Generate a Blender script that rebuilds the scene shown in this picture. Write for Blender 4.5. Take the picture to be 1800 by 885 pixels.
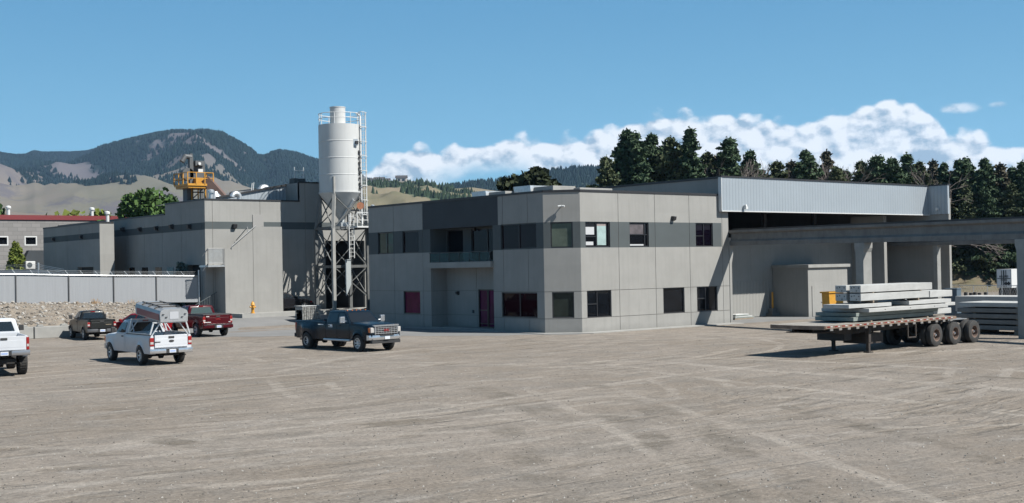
import bpy, bmesh, math, random
import numpy as np
from mathutils import Vector, Matrix, noise as mnoise
rad = math.radians
random.seed(7); rng = np.random.RandomState(7)
for o in list(bpy.data.objects): bpy.data.objects.remove(o)
scn = bpy.context.scene; COL = scn.collection

# ------------------------------------------------------------ camera (surveyed: world X / Y run along the office walls)
F, CX, CY = 2153.0, 900.0, 442.5
def _n(a): return a/np.linalg.norm(a)
_u = _n(np.array([2674., -25.5, F])); _v = np.array([-1734., 57.5, F]); _v = _n(_v-_u*np.dot(_u, _v))
_w = np.cross(_u, _v); _w = -_w if _w[1] > 0 else _w
RC = np.array([_u, _v, _w])
CAMP = np.array([-48.48, -53.74, 4.05])
cam = bpy.data.cameras.new('camera'); camo = bpy.data.objects.new('camera', cam); COL.objects.link(camo)
right = RC@np.array([1., 0, 0]); up = RC@np.array([0, -1., 0]); back = RC@np.array([0, 0, -1.])
camo.matrix_world = Matrix(((right[0], up[0], back[0], CAMP[0]), (right[1], up[1], back[1], CAMP[1]), (right[2], up[2], back[2], CAMP[2]), (0, 0, 0, 1)))
cam.sensor_width = 36; cam.lens = F/1800*36; cam.clip_start = .5; cam.clip_end = 30000
scn.camera = camo
def ray(px, py): return RC@np.array([px-CX, py-CY, F])
def at(px, py, d): return CAMP+ray(px, py)*(d/F)              # point seen at px,py, d metres deep
def atY(px, py, Y): r = ray(px, py); return CAMP+r*((Y-CAMP[1])/r[1])
def atX(px, py, X): r = ray(px, py); return CAMP+r*((X-CAMP[0])/r[0])
def atZ(px, py, z=0): r = ray(px, py); return CAMP+r*((z-CAMP[2])/r[2])
def proj(p): q = RC.T@(np.array(p, float)-CAMP); return CX+q[0]/q[2]*F, CY+q[1]/q[2]*F, q[2]
FW = _n(np.array([back[0], back[1]])*-1); RT = np.array([FW[1], -FW[0]])
def cd(c, d): return CAMP[:2]+RT*c+FW*d                        # right / forward metres -> world xy
def azel(px, py): r = ray(px, py); h = r[:2]; return math.atan2(h@RT, h@FW), math.atan2(r[2], np.linalg.norm(h))

# ------------------------------------------------------------ light
SA, SB = .40, .80                                             # horizontal travel of sunlight per metre of drop: (-SA, +SB)
sdir = Vector((-SA, SB, -1)).normalized()
sun = bpy.data.lights.new('sun', 'SUN'); sun.energy = 5.0; sun.angle = rad(.53); sun.color = (1, .965, .90)
suno = bpy.data.objects.new('sun', sun); COL.objects.link(suno)
suno.rotation_euler = sdir.to_track_quat('-Z', 'Y').to_euler()
wd = bpy.data.worlds.new('World'); scn.world = wd; wd.use_nodes = True
nt = wd.node_tree; nt.nodes.clear()
def N(tree, typ, **k):
    n = tree.nodes.new(typ)
    for a, b in k.items():
        if a == 'ins':
            for i, val in b.items():
                if isinstance(val, bpy.types.NodeSocket): tree.links.new(val, n.inputs[i])
                else: n.inputs[i].default_value = val
        else: setattr(n, a, b)
    return n
def M_(tree, op, a, b=0., c=None, clamp=False):
    n = N(tree, 'ShaderNodeMath', operation=op, use_clamp=clamp, ins={0: a, 1: b})
    if c is not None:
        if isinstance(c, bpy.types.NodeSocket): tree.links.new(c, n.inputs[2])
        else: n.inputs[2].default_value = c
    return n.outputs[0]
def MIX(tree, f, a, b, bt='MIX'):
    n = tree.nodes.new('ShaderNodeMix'); n.data_type = 'RGBA'; n.blend_type = bt
    for i, v in ((0, f), (6, a), (7, b)):
        if isinstance(v, bpy.types.NodeSocket): tree.links.new(v, n.inputs[i])
        else: n.inputs[i].default_value = (*v, 1) if isinstance(v, tuple) and len(v) == 3 else v
    return n.outputs[2]
def SM(tree, x, lo, hi):
    n = N(tree, 'ShaderNodeMapRange', interpolation_type='SMOOTHSTEP', ins={0: x, 1: lo, 2: hi, 3: 0., 4: 1.}); return n.outputs[0]
sky = N(nt, 'ShaderNodeTexSky', sky_type='NISHITA', sun_disc=False)
sky.sun_elevation = math.asin(-sdir.z); sky.sun_rotation = math.atan2(-sdir.x, -sdir.y)
sky.altitude = 450; sky.air_density = 1.0; sky.dust_density = .6; sky.ozone_density = 1.0
geo = N(nt, 'ShaderNodeTexCoord')
sx = N(nt, 'ShaderNodeSeparateXYZ', ins={0: geo.outputs['Generated']})
X, Y, Z = sx.outputs
cR = M_(nt, 'ADD', M_(nt, 'MULTIPLY', X, float(RT[0])), M_(nt, 'MULTIPLY', Y, float(RT[1])))
cF = M_(nt, 'ADD', M_(nt, 'MULTIPLY', X, float(FW[0])), M_(nt, 'MULTIPLY', Y, float(FW[1])))
AZ = M_(nt, 'ARCTAN2', cR, cF); EL = M_(nt, 'ARCSINE', Z)
# cumulus bank: top and base outline as functions of azimuth
def fcurve(x, pts, lo, hi, vlo, vhi):
    n = nt.nodes.new('ShaderNodeFloatCurve'); cv = n.mapping.curves[0]
    pts = sorted(pts)
    P = [((a-lo)/(hi-lo), (b-vlo)/(vhi-vlo)) for a, b in pts]
    cv.points[0].location = P[0]; cv.points[1].location = P[-1]
    for p in P[1:-1]: cv.points.new(*p)
    for p in cv.points: p.handle_type = 'AUTO'
    n.mapping.update()
    m = N(nt, 'ShaderNodeMapRange', ins={0: x, 1: lo, 2: hi, 3: 0., 4: 1.}); nt.links.new(m.outputs[0], n.inputs[1])
    return M_(nt, 'ADD', M_(nt, 'MULTIPLY', n.outputs[0], vhi-vlo), vlo)
def cpts(L): return [azel(x, y) for x, y in L]
TOP = cpts([(500, 400), (600, 330), (640, 288), (680, 262), (730, 250), (790, 246), (850, 238), (900, 230), (960, 226), (1030, 226), (1070, 214), (1110, 200), (1180, 190), (1250, 190), (1300, 191), (1350, 200), (1410, 198), (1460, 184), (1520, 172), (1580, 167), (1620, 176), (1650, 200), (1675, 226), (1710, 222), (1750, 230), (1800, 232), (1900, 215), (2100, 240), (2400, 300)])
azlo, azhi = TOP[0][0], TOP[-1][0]
top = fcurve(AZ, TOP, azlo, azhi, -.02, .2)
BOT = cpts([(500, 430), (640, 360), (740, 345), (800, 322), (850, 306), (900, 312), (950, 330), (990, 370), (1040, 430), (1400, 470), (2400, 470)])
bot = fcurve(AZ, BOT, azlo, azhi, -.02, .2)
def cl_noise(scale, det, rough, du=0., dv=0., sv=1.5, w=0.):
    v = N(nt, 'ShaderNodeCombineXYZ', ins={0: M_(nt, 'ADD', AZ, du), 1: M_(nt, 'MULTIPLY', M_(nt, 'ADD', EL, dv), sv), 2: w})
    return N(nt, 'ShaderNodeTexNoise', noise_dimensions='3D', ins={'Vector': v.outputs[0], 'Scale': scale, 'Detail': det, 'Roughness': rough}).outputs[0]
def billow(scale, du=0., dv=0., sv=1.35):
    dn = N(nt, 'ShaderNodeTexNoise', ins={'Vector': N(nt, 'ShaderNodeCombineXYZ', ins={0: AZ, 1: EL, 2: 3.3}).outputs[0], 'Scale': scale*1.2, 'Detail': 2.})
    dx = M_(nt, 'MULTIPLY', M_(nt, 'SUBTRACT', dn.outputs[0], .5), .6/scale)
    v = N(nt, 'ShaderNodeCombineXYZ', ins={0: M_(nt, 'ADD', M_(nt, 'ADD', AZ, du), dx), 1: M_(nt, 'ADD', M_(nt, 'MULTIPLY', M_(nt, 'ADD', EL, dv), sv), dx), 2: 0.})
    vo = N(nt, 'ShaderNodeTexVoronoi', feature='SMOOTH_F1', voronoi_dimensions='2D', ins={'Vector': v.outputs[0], 'Scale': scale, 'Smoothness': .35})
    return vo.outputs['Distance']
n1 = cl_noise(24., 7., .60)
b1 = billow(52.)
shape = M_(nt, 'ADD', M_(nt, 'MULTIPLY', M_(nt, 'SUBTRACT', n1, .5), .019), M_(nt, 'MULTIPLY', M_(nt, 'SUBTRACT', .36, b1), .013))
dtop = M_(nt, 'ADD', M_(nt, 'SUBTRACT', M_(nt, 'SUBTRACT', top, .004), EL), shape)
dbot = M_(nt, 'ADD', M_(nt, 'SUBTRACT', EL, bot), M_(nt, 'MULTIPLY', M_(nt, 'SUBTRACT', cl_noise(15., 4., .6, w=5.), .5), .04))
d_ = M_(nt, 'MINIMUM', dtop, dbot)
holes = cl_noise(11., 4., .58, sv=3.2, w=9.)
cov = M_(nt, 'MULTIPLY', SM(nt, dtop, 0., .006), SM(nt, dbot, -.004, .02))
inner = SM(nt, dtop, .022, .05)
hole = M_(nt, 'MULTIPLY', inner, SM(nt, holes, .52, .64))
cov = M_(nt, 'MULTIPLY', cov, M_(nt, 'SUBTRACT', 1., M_(nt, 'MULTIPLY', hole, .3)))
cov = M_(nt, 'MULTIPLY', cov, SM(nt, AZ, azel(560, 300)[0], azel(640, 300)[0]))
# gap between the small left cloud and the bank
# two wisps upper right
def wisp(px, py, ra, rb):
    a, e = azel(px, py)
    q = M_(nt, 'ADD', M_(nt, 'POWER', M_(nt, 'DIVIDE', M_(nt, 'SUBTRACT', AZ, a), ra), 2.), M_(nt, 'POWER', M_(nt, 'DIVIDE', M_(nt, 'SUBTRACT', EL, e), rb), 2.))
    return M_(nt, 'MULTIPLY', SM(nt, M_(nt, 'ADD', M_(nt, 'SUBTRACT', 1., q), M_(nt, 'MULTIPLY', M_(nt, 'SUBTRACT', n1, .5), 3.2)), .1, 1.3), .75)
cov = M_(nt, 'MAXIMUM', cov, M_(nt, 'MAXIMUM', wisp(1688, 190, .017, .005), wisp(1754, 184, .009, .003)))
# self-shading of the cloud: billow relief seen against the sun, greyer towards the base
s2 = cl_noise(24., 5., .6, du=.006, dv=.009)
rel = M_(nt, 'SUBTRACT', n1, s2)
b2 = billow(52., du=.004, dv=.006)
rel2 = M_(nt, 'SUBTRACT', b2, b1)
sh = M_(nt, 'ADD', M_(nt, 'ADD', .56, M_(nt, 'MULTIPLY', rel, 4.2)), M_(nt, 'MULTIPLY', rel2, 1.5))
f1 = cl_noise(80., 4., .6, sv=1.2, w=2.); f2 = cl_noise(80., 4., .6, du=.002, dv=.0028, sv=1.2, w=2.)
sh = M_(nt, 'ADD', sh, M_(nt, 'MULTIPLY', M_(nt, 'SUBTRACT', f1, f2), 1.5))
band = cl_noise(9., 4., .55, sv=4.5, w=17.)
sh = M_(nt, 'ADD', sh, M_(nt, 'MULTIPLY', M_(nt, 'MULTIPLY', M_(nt, 'SUBTRACT', band, .5), SM(nt, dtop, .01, .05)), 2.6))
sh = M_(nt, 'ADD', sh, M_(nt, 'SUBTRACT', .34, M_(nt, 'MULTIPLY', SM(nt, dtop, 0., .07), .62)), clamp=True)
cloudc = MIX(nt, sh, (.215, .29, .36), (.58, .60, .615))
skyc = MIX(nt, 1., sky.outputs[0], (1., 1., 1.), 'MULTIPLY')
SKYS = .039
skyb = N(nt, 'ShaderNodeVectorMath', operation='SCALE', ins={0: skyc, 3: SKYS})
blue = MIX(nt, SM(nt, EL, -.05, .26), (.155, .405, .55), (.058, .21, .375))
blue = MIX(nt, SM(nt, EL, .22, 1.1), blue, (.012, .036, .09))
skyt = MIX(nt, .75, skyb.outputs[0], blue)
fin = MIX(nt, cov, skyt, cloudc)
bg = N(nt, 'ShaderNodeBackground', ins={0: fin, 1: 1.})
nt.links.new(bg.outputs[0], N(nt, 'ShaderNodeOutputWorld').inputs[0])
scn.view_settings.view_transform = 'Standard'; scn.view_settings.look = 'None'; scn.view_settings.exposure = .83; scn.view_settings.gamma = 1
scn.render.engine = 'CYCLES'
# ------------------------------------------------------------ mesh helpers
class MB:
    def __init__(s): s.v = []; s.f = []; s.m = []
    def add(s, vs, fs, mi=0):
        b = len(s.v); s.v += [tuple(map(float, p)) for p in vs]; s.f += [tuple(b+i for i in f) for f in fs]; s.m += [mi]*len(fs); return s
    def obox(s, o, a, b, c, mi=0):
        o, a, b, c = (np.array(t, float) for t in (o, a, b, c))
        vs = [o, o+a, o+a+b, o+b, o+c, o+a+c, o+a+b+c, o+b+c]
        if np.dot(np.cross(a, b), c) < 0: vs = [vs[i] for i in (3, 2, 1, 0, 7, 6, 5, 4)]
        return s.add(vs, [(3, 2, 1, 0), (4, 5, 6, 7), (0, 1, 5, 4), (1, 2, 6, 5), (2, 3, 7, 6), (3, 0, 4, 7)], mi)
    def box(s, x0, x1, y0, y1, z0, z1, mi=0): return s.obox((x0, y0, z0), (x1-x0, 0, 0), (0, y1-y0, 0), (0, 0, z1-z0), mi)
    def beam(s, p, q, w, h, mi=0, upv=(0, 0, 1)):
        p, q = np.array(p, float), np.array(q, float); d = q-p; u = np.array(upv, float)
        a = np.cross(d, u)
        if np.linalg.norm(a) < 1e-5: a = np.cross(d, (1, 0, 0))
        a = _n(a); b = _n(np.cross(a, d))
        return s.obox(p-a*w/2-b*h/2, d, a*w, b*h, mi)
    def tube(s, pts, r, n=8, mi=0, caps=True):
        pts = [np.array(p, float) for p in pts]; rs = r if hasattr(r, '__len__') else [r]*len(pts)
        vs = []; fs = []; ref = None
        for i, p in enumerate(pts):
            t = pts[min(i+1, len(pts)-1)]-pts[max(i-1, 0)]; t = _n(t)
            if ref is None: ref = np.array((0, 0, 1.)) if abs(t[2]) < .9 else np.array((1., 0, 0))
            a = _n(np.cross(t, ref)); b = np.cross(a, t); ref = b
            for k in range(n):
                g = 2*math.pi*k/n; vs.append(p+rs[i]*(math.cos(g)*a+math.sin(g)*b))
        for i in range(len(pts)-1):
            for k in range(n):
                k2 = (k+1) % n; fs.append((i*n+k, i*n+k2, (i+1)*n+k2, (i+1)*n+k))
        if caps: fs.append(tuple(range(n))[::-1]); fs.append(tuple((len(pts)-1)*n+k for k in range(n)))
        return s.add(vs, fs, mi)
    def lathe(s, prof, c=(0, 0, 0), axis='z', n=24, mi=0):
        vs = []; fs = []
        for r, h in prof:
            for k in range(n):
                g = 2*math.pi*k/n; x, y = r*math.cos(g), r*math.sin(g)
                q = (x, y, h) if axis == 'z' else ((x, h, y) if axis == 'y' else (h, x, y))
                vs.append((c[0]+q[0], c[1]+q[1], c[2]+q[2]))
        for i in range(len(prof)-1):
            for k in range(n):
                k2 = (k+1) % n; fs.append((i*n+k, i*n+k2, (i+1)*n+k2, (i+1)*n+k))
        return s.add(vs, fs, mi)
    def prism(s, poly, e, mi=0):                                # planar 3-D polygon pushed along vector e
        e = np.array(e, float); P = [np.array(p, float) for p in poly]; n = len(P)
        return s.add(P+[p+e for p in P], [tuple(range(n))[::-1], tuple(range(n, 2*n))]+[(i, (i+1) % n, (i+1) % n+n, i+n) for i in range(n)], mi)
    def build(s, name, mats, parent=None, smooth=None, bevel=0, loc=None, fix=True):
        me = bpy.data.meshes.new(name); me.from_pydata(s.v, [], s.f)
        for m in (mats if isinstance(mats, (list, tuple)) else [mats]): me.materials.append(m)
        me.polygons.foreach_set('material_index', s.m)
        if fix or bevel:
            bm = bmesh.new(); bm.from_mesh(me)
            bmesh.ops.recalc_face_normals(bm, faces=bm.faces)
            if bevel:
                ed = [e for e in bm.edges if len(e.link_faces) == 2 and e.calc_face_angle(0) > .6]
                bmesh.ops.bevel(bm, geom=ed, offset=bevel, segments=2, profile=.5, affect='EDGES', clamp_overlap=True)
            bm.to_mesh(me); bm.free()
        if smooth is not None:
            me.shade_smooth(); me.set_sharp_from_angle(angle=rad(smooth))
        o = bpy.data.objects.new(name, me); COL.objects.link(o)
        if parent: o.parent = parent
        if loc is not None: o.location = loc
        return o
def relief(mb, O, U, Nn, us, vs, fn, V=(0, 0, 1)):
    """wall of cells between the cuts us x vs; fn(u,v) -> (depth, material or None for an opening)"""
    O, U, Nn, V = (np.array(t, float) for t in (O, U, Nn, V)); us = sorted(set(us)); vs = sorted(set(vs))
    nu, nv = len(us)-1, len(vs)-1
    C = [[fn((us[i]+us[i+1])/2, (vs[j]+vs[j+1])/2) for j in range(nv)] for i in range(nu)]
    def pt(u, v, d): return O+U*u+V*v-Nn*d
    def q(a, b, c, d, want, mi):
        n = np.cross(b-a, c-a)
        if np.dot(n, want) < 0: a, b, c, d = d, c, b, a
        mb.add([a, b, c, d], [(0, 1, 2, 3)], mi)
    for i in range(nu):
        for j in range(nv):
            d, m = C[i][j]
            if m is not None: q(pt(us[i], vs[j], d), pt(us[i+1], vs[j], d), pt(us[i+1], vs[j+1], d), pt(us[i], vs[j+1], d), Nn, m)
            if i+1 < nu:
                d2, m2 = C[i+1][j]
                if abs(d-d2) > 1e-6:
                    mi = m if d < d2 else m2; mi = (m if m is not None else m2) if mi is None else mi; mi = 0 if mi is None else mi
                    q(pt(us[i+1], vs[j], d), pt(us[i+1], vs[j+1], d), pt(us[i+1], vs[j+1], d2), pt(us[i+1], vs[j], d2), U if d < d2 else -U, mi)
            if j+1 < nv:
                d2, m2 = C[i][j+1]
                if abs(d-d2) > 1e-6:
                    mi = m if d < d2 else m2; mi = (m if m is not None else m2) if mi is None else mi; mi = 0 if mi is None else mi
                    q(pt(us[i], vs[j+1], d), pt(us[i+1], vs[j+1], d), pt(us[i+1], vs[j+1], d2), pt(us[i], vs[j+1], d2), V if d < d2 else -V, mi)
def thing(name, label, cat, loc=(0, 0, 0), rz=0, group=None):
    o = bpy.data.objects.new(name, None); COL.objects.link(o); o.location = loc; o.rotation_euler = (0, 0, rz); o.empty_display_size = .2
    o['label'] = label; o['category'] = cat
    if group: o['group'] = group
    return o
def tag(o, label, cat, group=None):
    o['label'] = label; o['category'] = cat
    if group: o['group'] = group
    return o
def struct(o): o['kind'] = 'structure'; return o
def dup(root, loc, rz, label, scale=None, group=None):
    r = root.copy(); COL.objects.link(r); r.location = loc; r.rotation_euler = (0, 0, rz); r['label'] = label
    if scale is not None: r.scale = scale
    if group: r['group'] = group
    def rec(a, b):
        for ch in list(a.children):
            c = ch.copy(); COL.objects.link(c); c.parent = b; rec(ch, c)
    rec(root, r)
    return r
_fc = {}
def text(name, body, size, mat, parent, loc, rot, ext=.004, bold=True):
    cu = bpy.data.curves.new('t', 'FONT'); cu.body = body; cu.size = size; cu.extrude = ext; cu.align_x = 'CENTER'; cu.align_y = 'CENTER'
    cu.offset = size*.02 if bold else 0
    t = bpy.data.objects.new('t', cu); COL.objects.link(t); bpy.context.view_layer.update()
    me = bpy.data.meshes.new_from_object(t.evaluated_get(bpy.context.evaluated_depsgraph_get()))
    bpy.data.objects.remove(t); bpy.data.curves.remove(cu)
    me.materials.clear(); me.materials.append(mat)
    o = bpy.data.objects.new(name, me); COL.objects.link(o); o.parent = parent; o.location = loc; o.rotation_euler = rot
    return o

# ------------------------------------------------------------ materials
def mat(name, col, rough=.6, metal=0., var=.0, scale=4., var2=None, bump=0., bscale=40., spec=.5, stretch=(1, 1, 1), coat=0., stain=0., streak=(.25, .25, 3)):
    m = bpy.data.materials.new(name); m.use_nodes = True; t = m.node_tree; b = t.nodes['Principled BSDF']
    b.inputs['Base Color'].default_value = (*col, 1); b.inputs['Roughness'].default_value = rough; b.inputs['Metallic'].default_value = metal
    b.inputs['Specular IOR Level'].default_value = spec; b.inputs['Coat Weight'].default_value = coat; b.inputs['Coat Roughness'].default_value = .05
    tc = N(t, 'ShaderNodeTexCoord'); mp = N(t, 'ShaderNodeMapping', ins={0: tc.outputs['Object'], 3: stretch})
    cur = None
    if var or var2:
        n = N(t, 'ShaderNodeTexNoise', ins={'Vector': mp.outputs[0], 'Scale': scale, 'Detail': 5., 'Roughness': .6})
        f = SM(t, n.outputs[0], .3, .7)
        c2 = var2 if var2 else tuple(c*(1-var) for c in col)
        c1 = col if var2 else tuple(min(1, c*(1+var)) for c in col)
        cur = MIX(t, f, c2, c1)
    if stain:
        mp2 = N(t, 'ShaderNodeMapping', ins={0: tc.outputs['Object'], 3: streak})
        n = N(t, 'ShaderNodeTexNoise', ins={'Vector': mp2.outputs[0], 'Scale': 3., 'Detail': 6., 'Roughness': .65})
        f = SM(t, n.outputs[0], .45, .75)
        cur = MIX(t, M_(t, 'MULTIPLY', f, stain), cur if cur is not None else tuple(col), tuple(c*.45 for c in col))
    if cur is not None: t.links.new(cur, b.inputs['Base Color'])
    if bump:
        n = N(t, 'ShaderNodeTexNoise', ins={'Vector': mp.outputs[0], 'Scale': bscale, 'Detail': 4.})
        bp = N(t, 'ShaderNodeBump', ins={'Strength': bump, 'Distance': .02, 'Height': n.outputs[0]}); t.links.new(bp.outputs[0], b.inputs['Normal'])
    return m
m_wall = mat('painted_concrete', (0.244, 0.241, 0.229), .85, var=.045, scale=.7, bump=.15, bscale=14., spec=.2, stain=.17, streak=(1.6, 1.6, .10))
def panel_tone(m, w, amt):
    t = m.node_tree; b = t.nodes['Principled BSDF']; src = b.inputs['Base Color'].links[0].from_socket
    s = N(t, 'ShaderNodeSeparateXYZ', ins={0: N(t, 'ShaderNodeTexCoord').outputs['Object']}).outputs
    k = M_(t, 'FLOOR', M_(t, 'DIVIDE', M_(t, 'ADD', M_(t, 'SUBTRACT', s[0], s[1]), .05), w)); k2 = M_(t, 'FLOOR', M_(t, 'DIVIDE', M_(t, 'SUBTRACT', s[2], .9), 1.57))
    wn = N(t, 'ShaderNodeTexWhiteNoise', noise_dimensions='2D'); v = N(t, 'ShaderNodeCombineXYZ', ins={0: k, 1: k2}); t.links.new(v.outputs[0], wn.inputs['Vector'])
    f = M_(t, 'ADD', 1-amt, M_(t, 'MULTIPLY', wn.outputs[0], 2*amt))
    z = M_(t, 'SUBTRACT', 1., M_(t, 'MULTIPLY', M_(t, 'SUBTRACT', 1., SM(t, M_(t, 'ADD', s[2], M_(t, 'MULTIPLY', N(t, 'ShaderNodeTexNoise', ins={'Vector': N(t, 'ShaderNodeTexCoord').outputs['Object'], 'Scale': 1.6, 'Detail': 4.}).outputs[0], .5)), .2, .75)), .16))
    t.links.new(N(t, 'ShaderNodeVectorMath', operation='SCALE', ins={0: src, 3: M_(t, 'MULTIPLY', f, z)}).outputs[0], b.inputs['Base Color'])
panel_tone(m_wall, 3.11, .025)
m_band = mat('grey_band_paint', (0.0702, 0.0811, 0.0842), .8, var=.05, scale=.8, spec=.2)
m_dark = mat('dark_panel_paint', (0.0456, 0.0518, 0.058), .8, var=.05, scale=.8, spec=.2)
m_joint = mat('joint_sealant', (.16, .15, .14), .9)
m_black = mat('black_flashing', (.018, .018, .02), .5)
m_frame = mat('black_window_frame', (.014, .014, .016), .4)
m_roofing = mat('roof_membrane', (0.123, 0.123, 0.123), .9, var=.1)
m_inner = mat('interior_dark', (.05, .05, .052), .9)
def glassm(name, col, rough=.03, spec=.5):
    return mat(name, col, rough, spec=spec, var=.25, scale=.9)
g_dark = glassm('dark_glass', (.005, .006, .008), spec=.25); g_mag = glassm('magenta_glass', (.095, .003, .038), spec=.08); g_pur = glassm('purple_glass', (.003, .002, .005), spec=.15)
g_red = glassm('dim_red_glass', (.010, .002, .004), spec=.15); g_mp = glassm('magenta_purple_glass', (.065, .005, .045), spec=.08); g_green = glassm('pale_green_glass', (.075, .09, .07), spec=.15); g_grey = glassm('grey_green_glass', (.022, .028, .024), spec=.15)
m_blind = mat('white_blind', (.40, .41, .42), .6); m_blind2 = mat('beige_blind', (.24, .20, .19), .7)
m_steelg = mat('galvanised_steel', (.50, .52, .53), .42, .75, var=.1, scale=6.)
m_white = mat('white_paint', (0.499, 0.505, 0.499), .45, var=.03)
m_conc = mat('bare_concrete', (0.166, 0.161, 0.153), .9, var=.14, scale=1.4, bump=.3, bscale=20., spec=.2, stain=.25, streak=(1.5, 1.5, .25))
m_pale = mat('pale_concrete', (0.257, 0.255, 0.243), .9, var=.10, scale=1.2, bump=.25, bscale=20., spec=.2)
def ribbed(name, col, pitch, axis=0, amp=.6, rough=.45, metal=.25):
    m = mat(name, col, rough, metal, var=.03, scale=.5); t = m.node_tree; b = t.nodes['Principled BSDF']
    tc = N(t, 'ShaderNodeTexCoord'); s = N(t, 'ShaderNodeSeparateXYZ', ins={0: tc.outputs['Object']})
    w = M_(t, 'SINE', M_(t, 'MULTIPLY', s.outputs[axis], 2*math.pi/pitch)); w = SM(t, w, -.2, .6)
    bp = N(t, 'ShaderNodeBump', ins={'Strength': amp, 'Distance': .03, 'Height': w}); t.links.new(bp.outputs[0], b.inputs['Normal'])
    src = b.inputs['Base Color'].links[0].from_socket
    t.links.new(MIX(t, M_(t, 'MULTIPLY', w, .12), src, tuple(c*.5 for c in col)), b.inputs['Base Color'])
    return m
m_sidingx = ribbed('ribbed_siding_x', (.30, .335, .365), .30, 0); m_sidingy = ribbed('ribbed_siding_y', (.30, .335, .365), .30, 1)

# ------------------------------------------------------------ ground
def ss(x, a, b): t = np.clip((x-a)/(b-a), 0, 1); return t*t*(3-2*t)
def gz(x, y): return .62*ss(y, 21., 27.5)*(1-ss(x, 4, 9))*ss(x, -15.5, -11.)
def vnoise(x, y, s=1., seed=0.):
    return np.array([mnoise.noise((a*s, b*s, seed)) for a, b in zip(np.ravel(x), np.ravel(y))]).reshape(np.shape(x))
def grid_obj(name, P, nu, nv, mats, smooth=True):
    v = np.asarray(P, float).reshape(-1, 3); f = []
    for i in range(nu-1):
        for j in range(nv-1): a = i*nv+j; f.append((a, a+nv, a+nv+1, a+1))
    me = bpy.data.meshes.new(name); me.from_pydata(v.tolist(), [], f); me.materials.append(mats)
    if smooth: me.shade_smooth()
    o = bpy.data.objects.new(name, me); COL.objects.link(o); return o
m_gravel = bpy.data.materials.new('gravel_yard'); m_gravel.use_nodes = True
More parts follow.
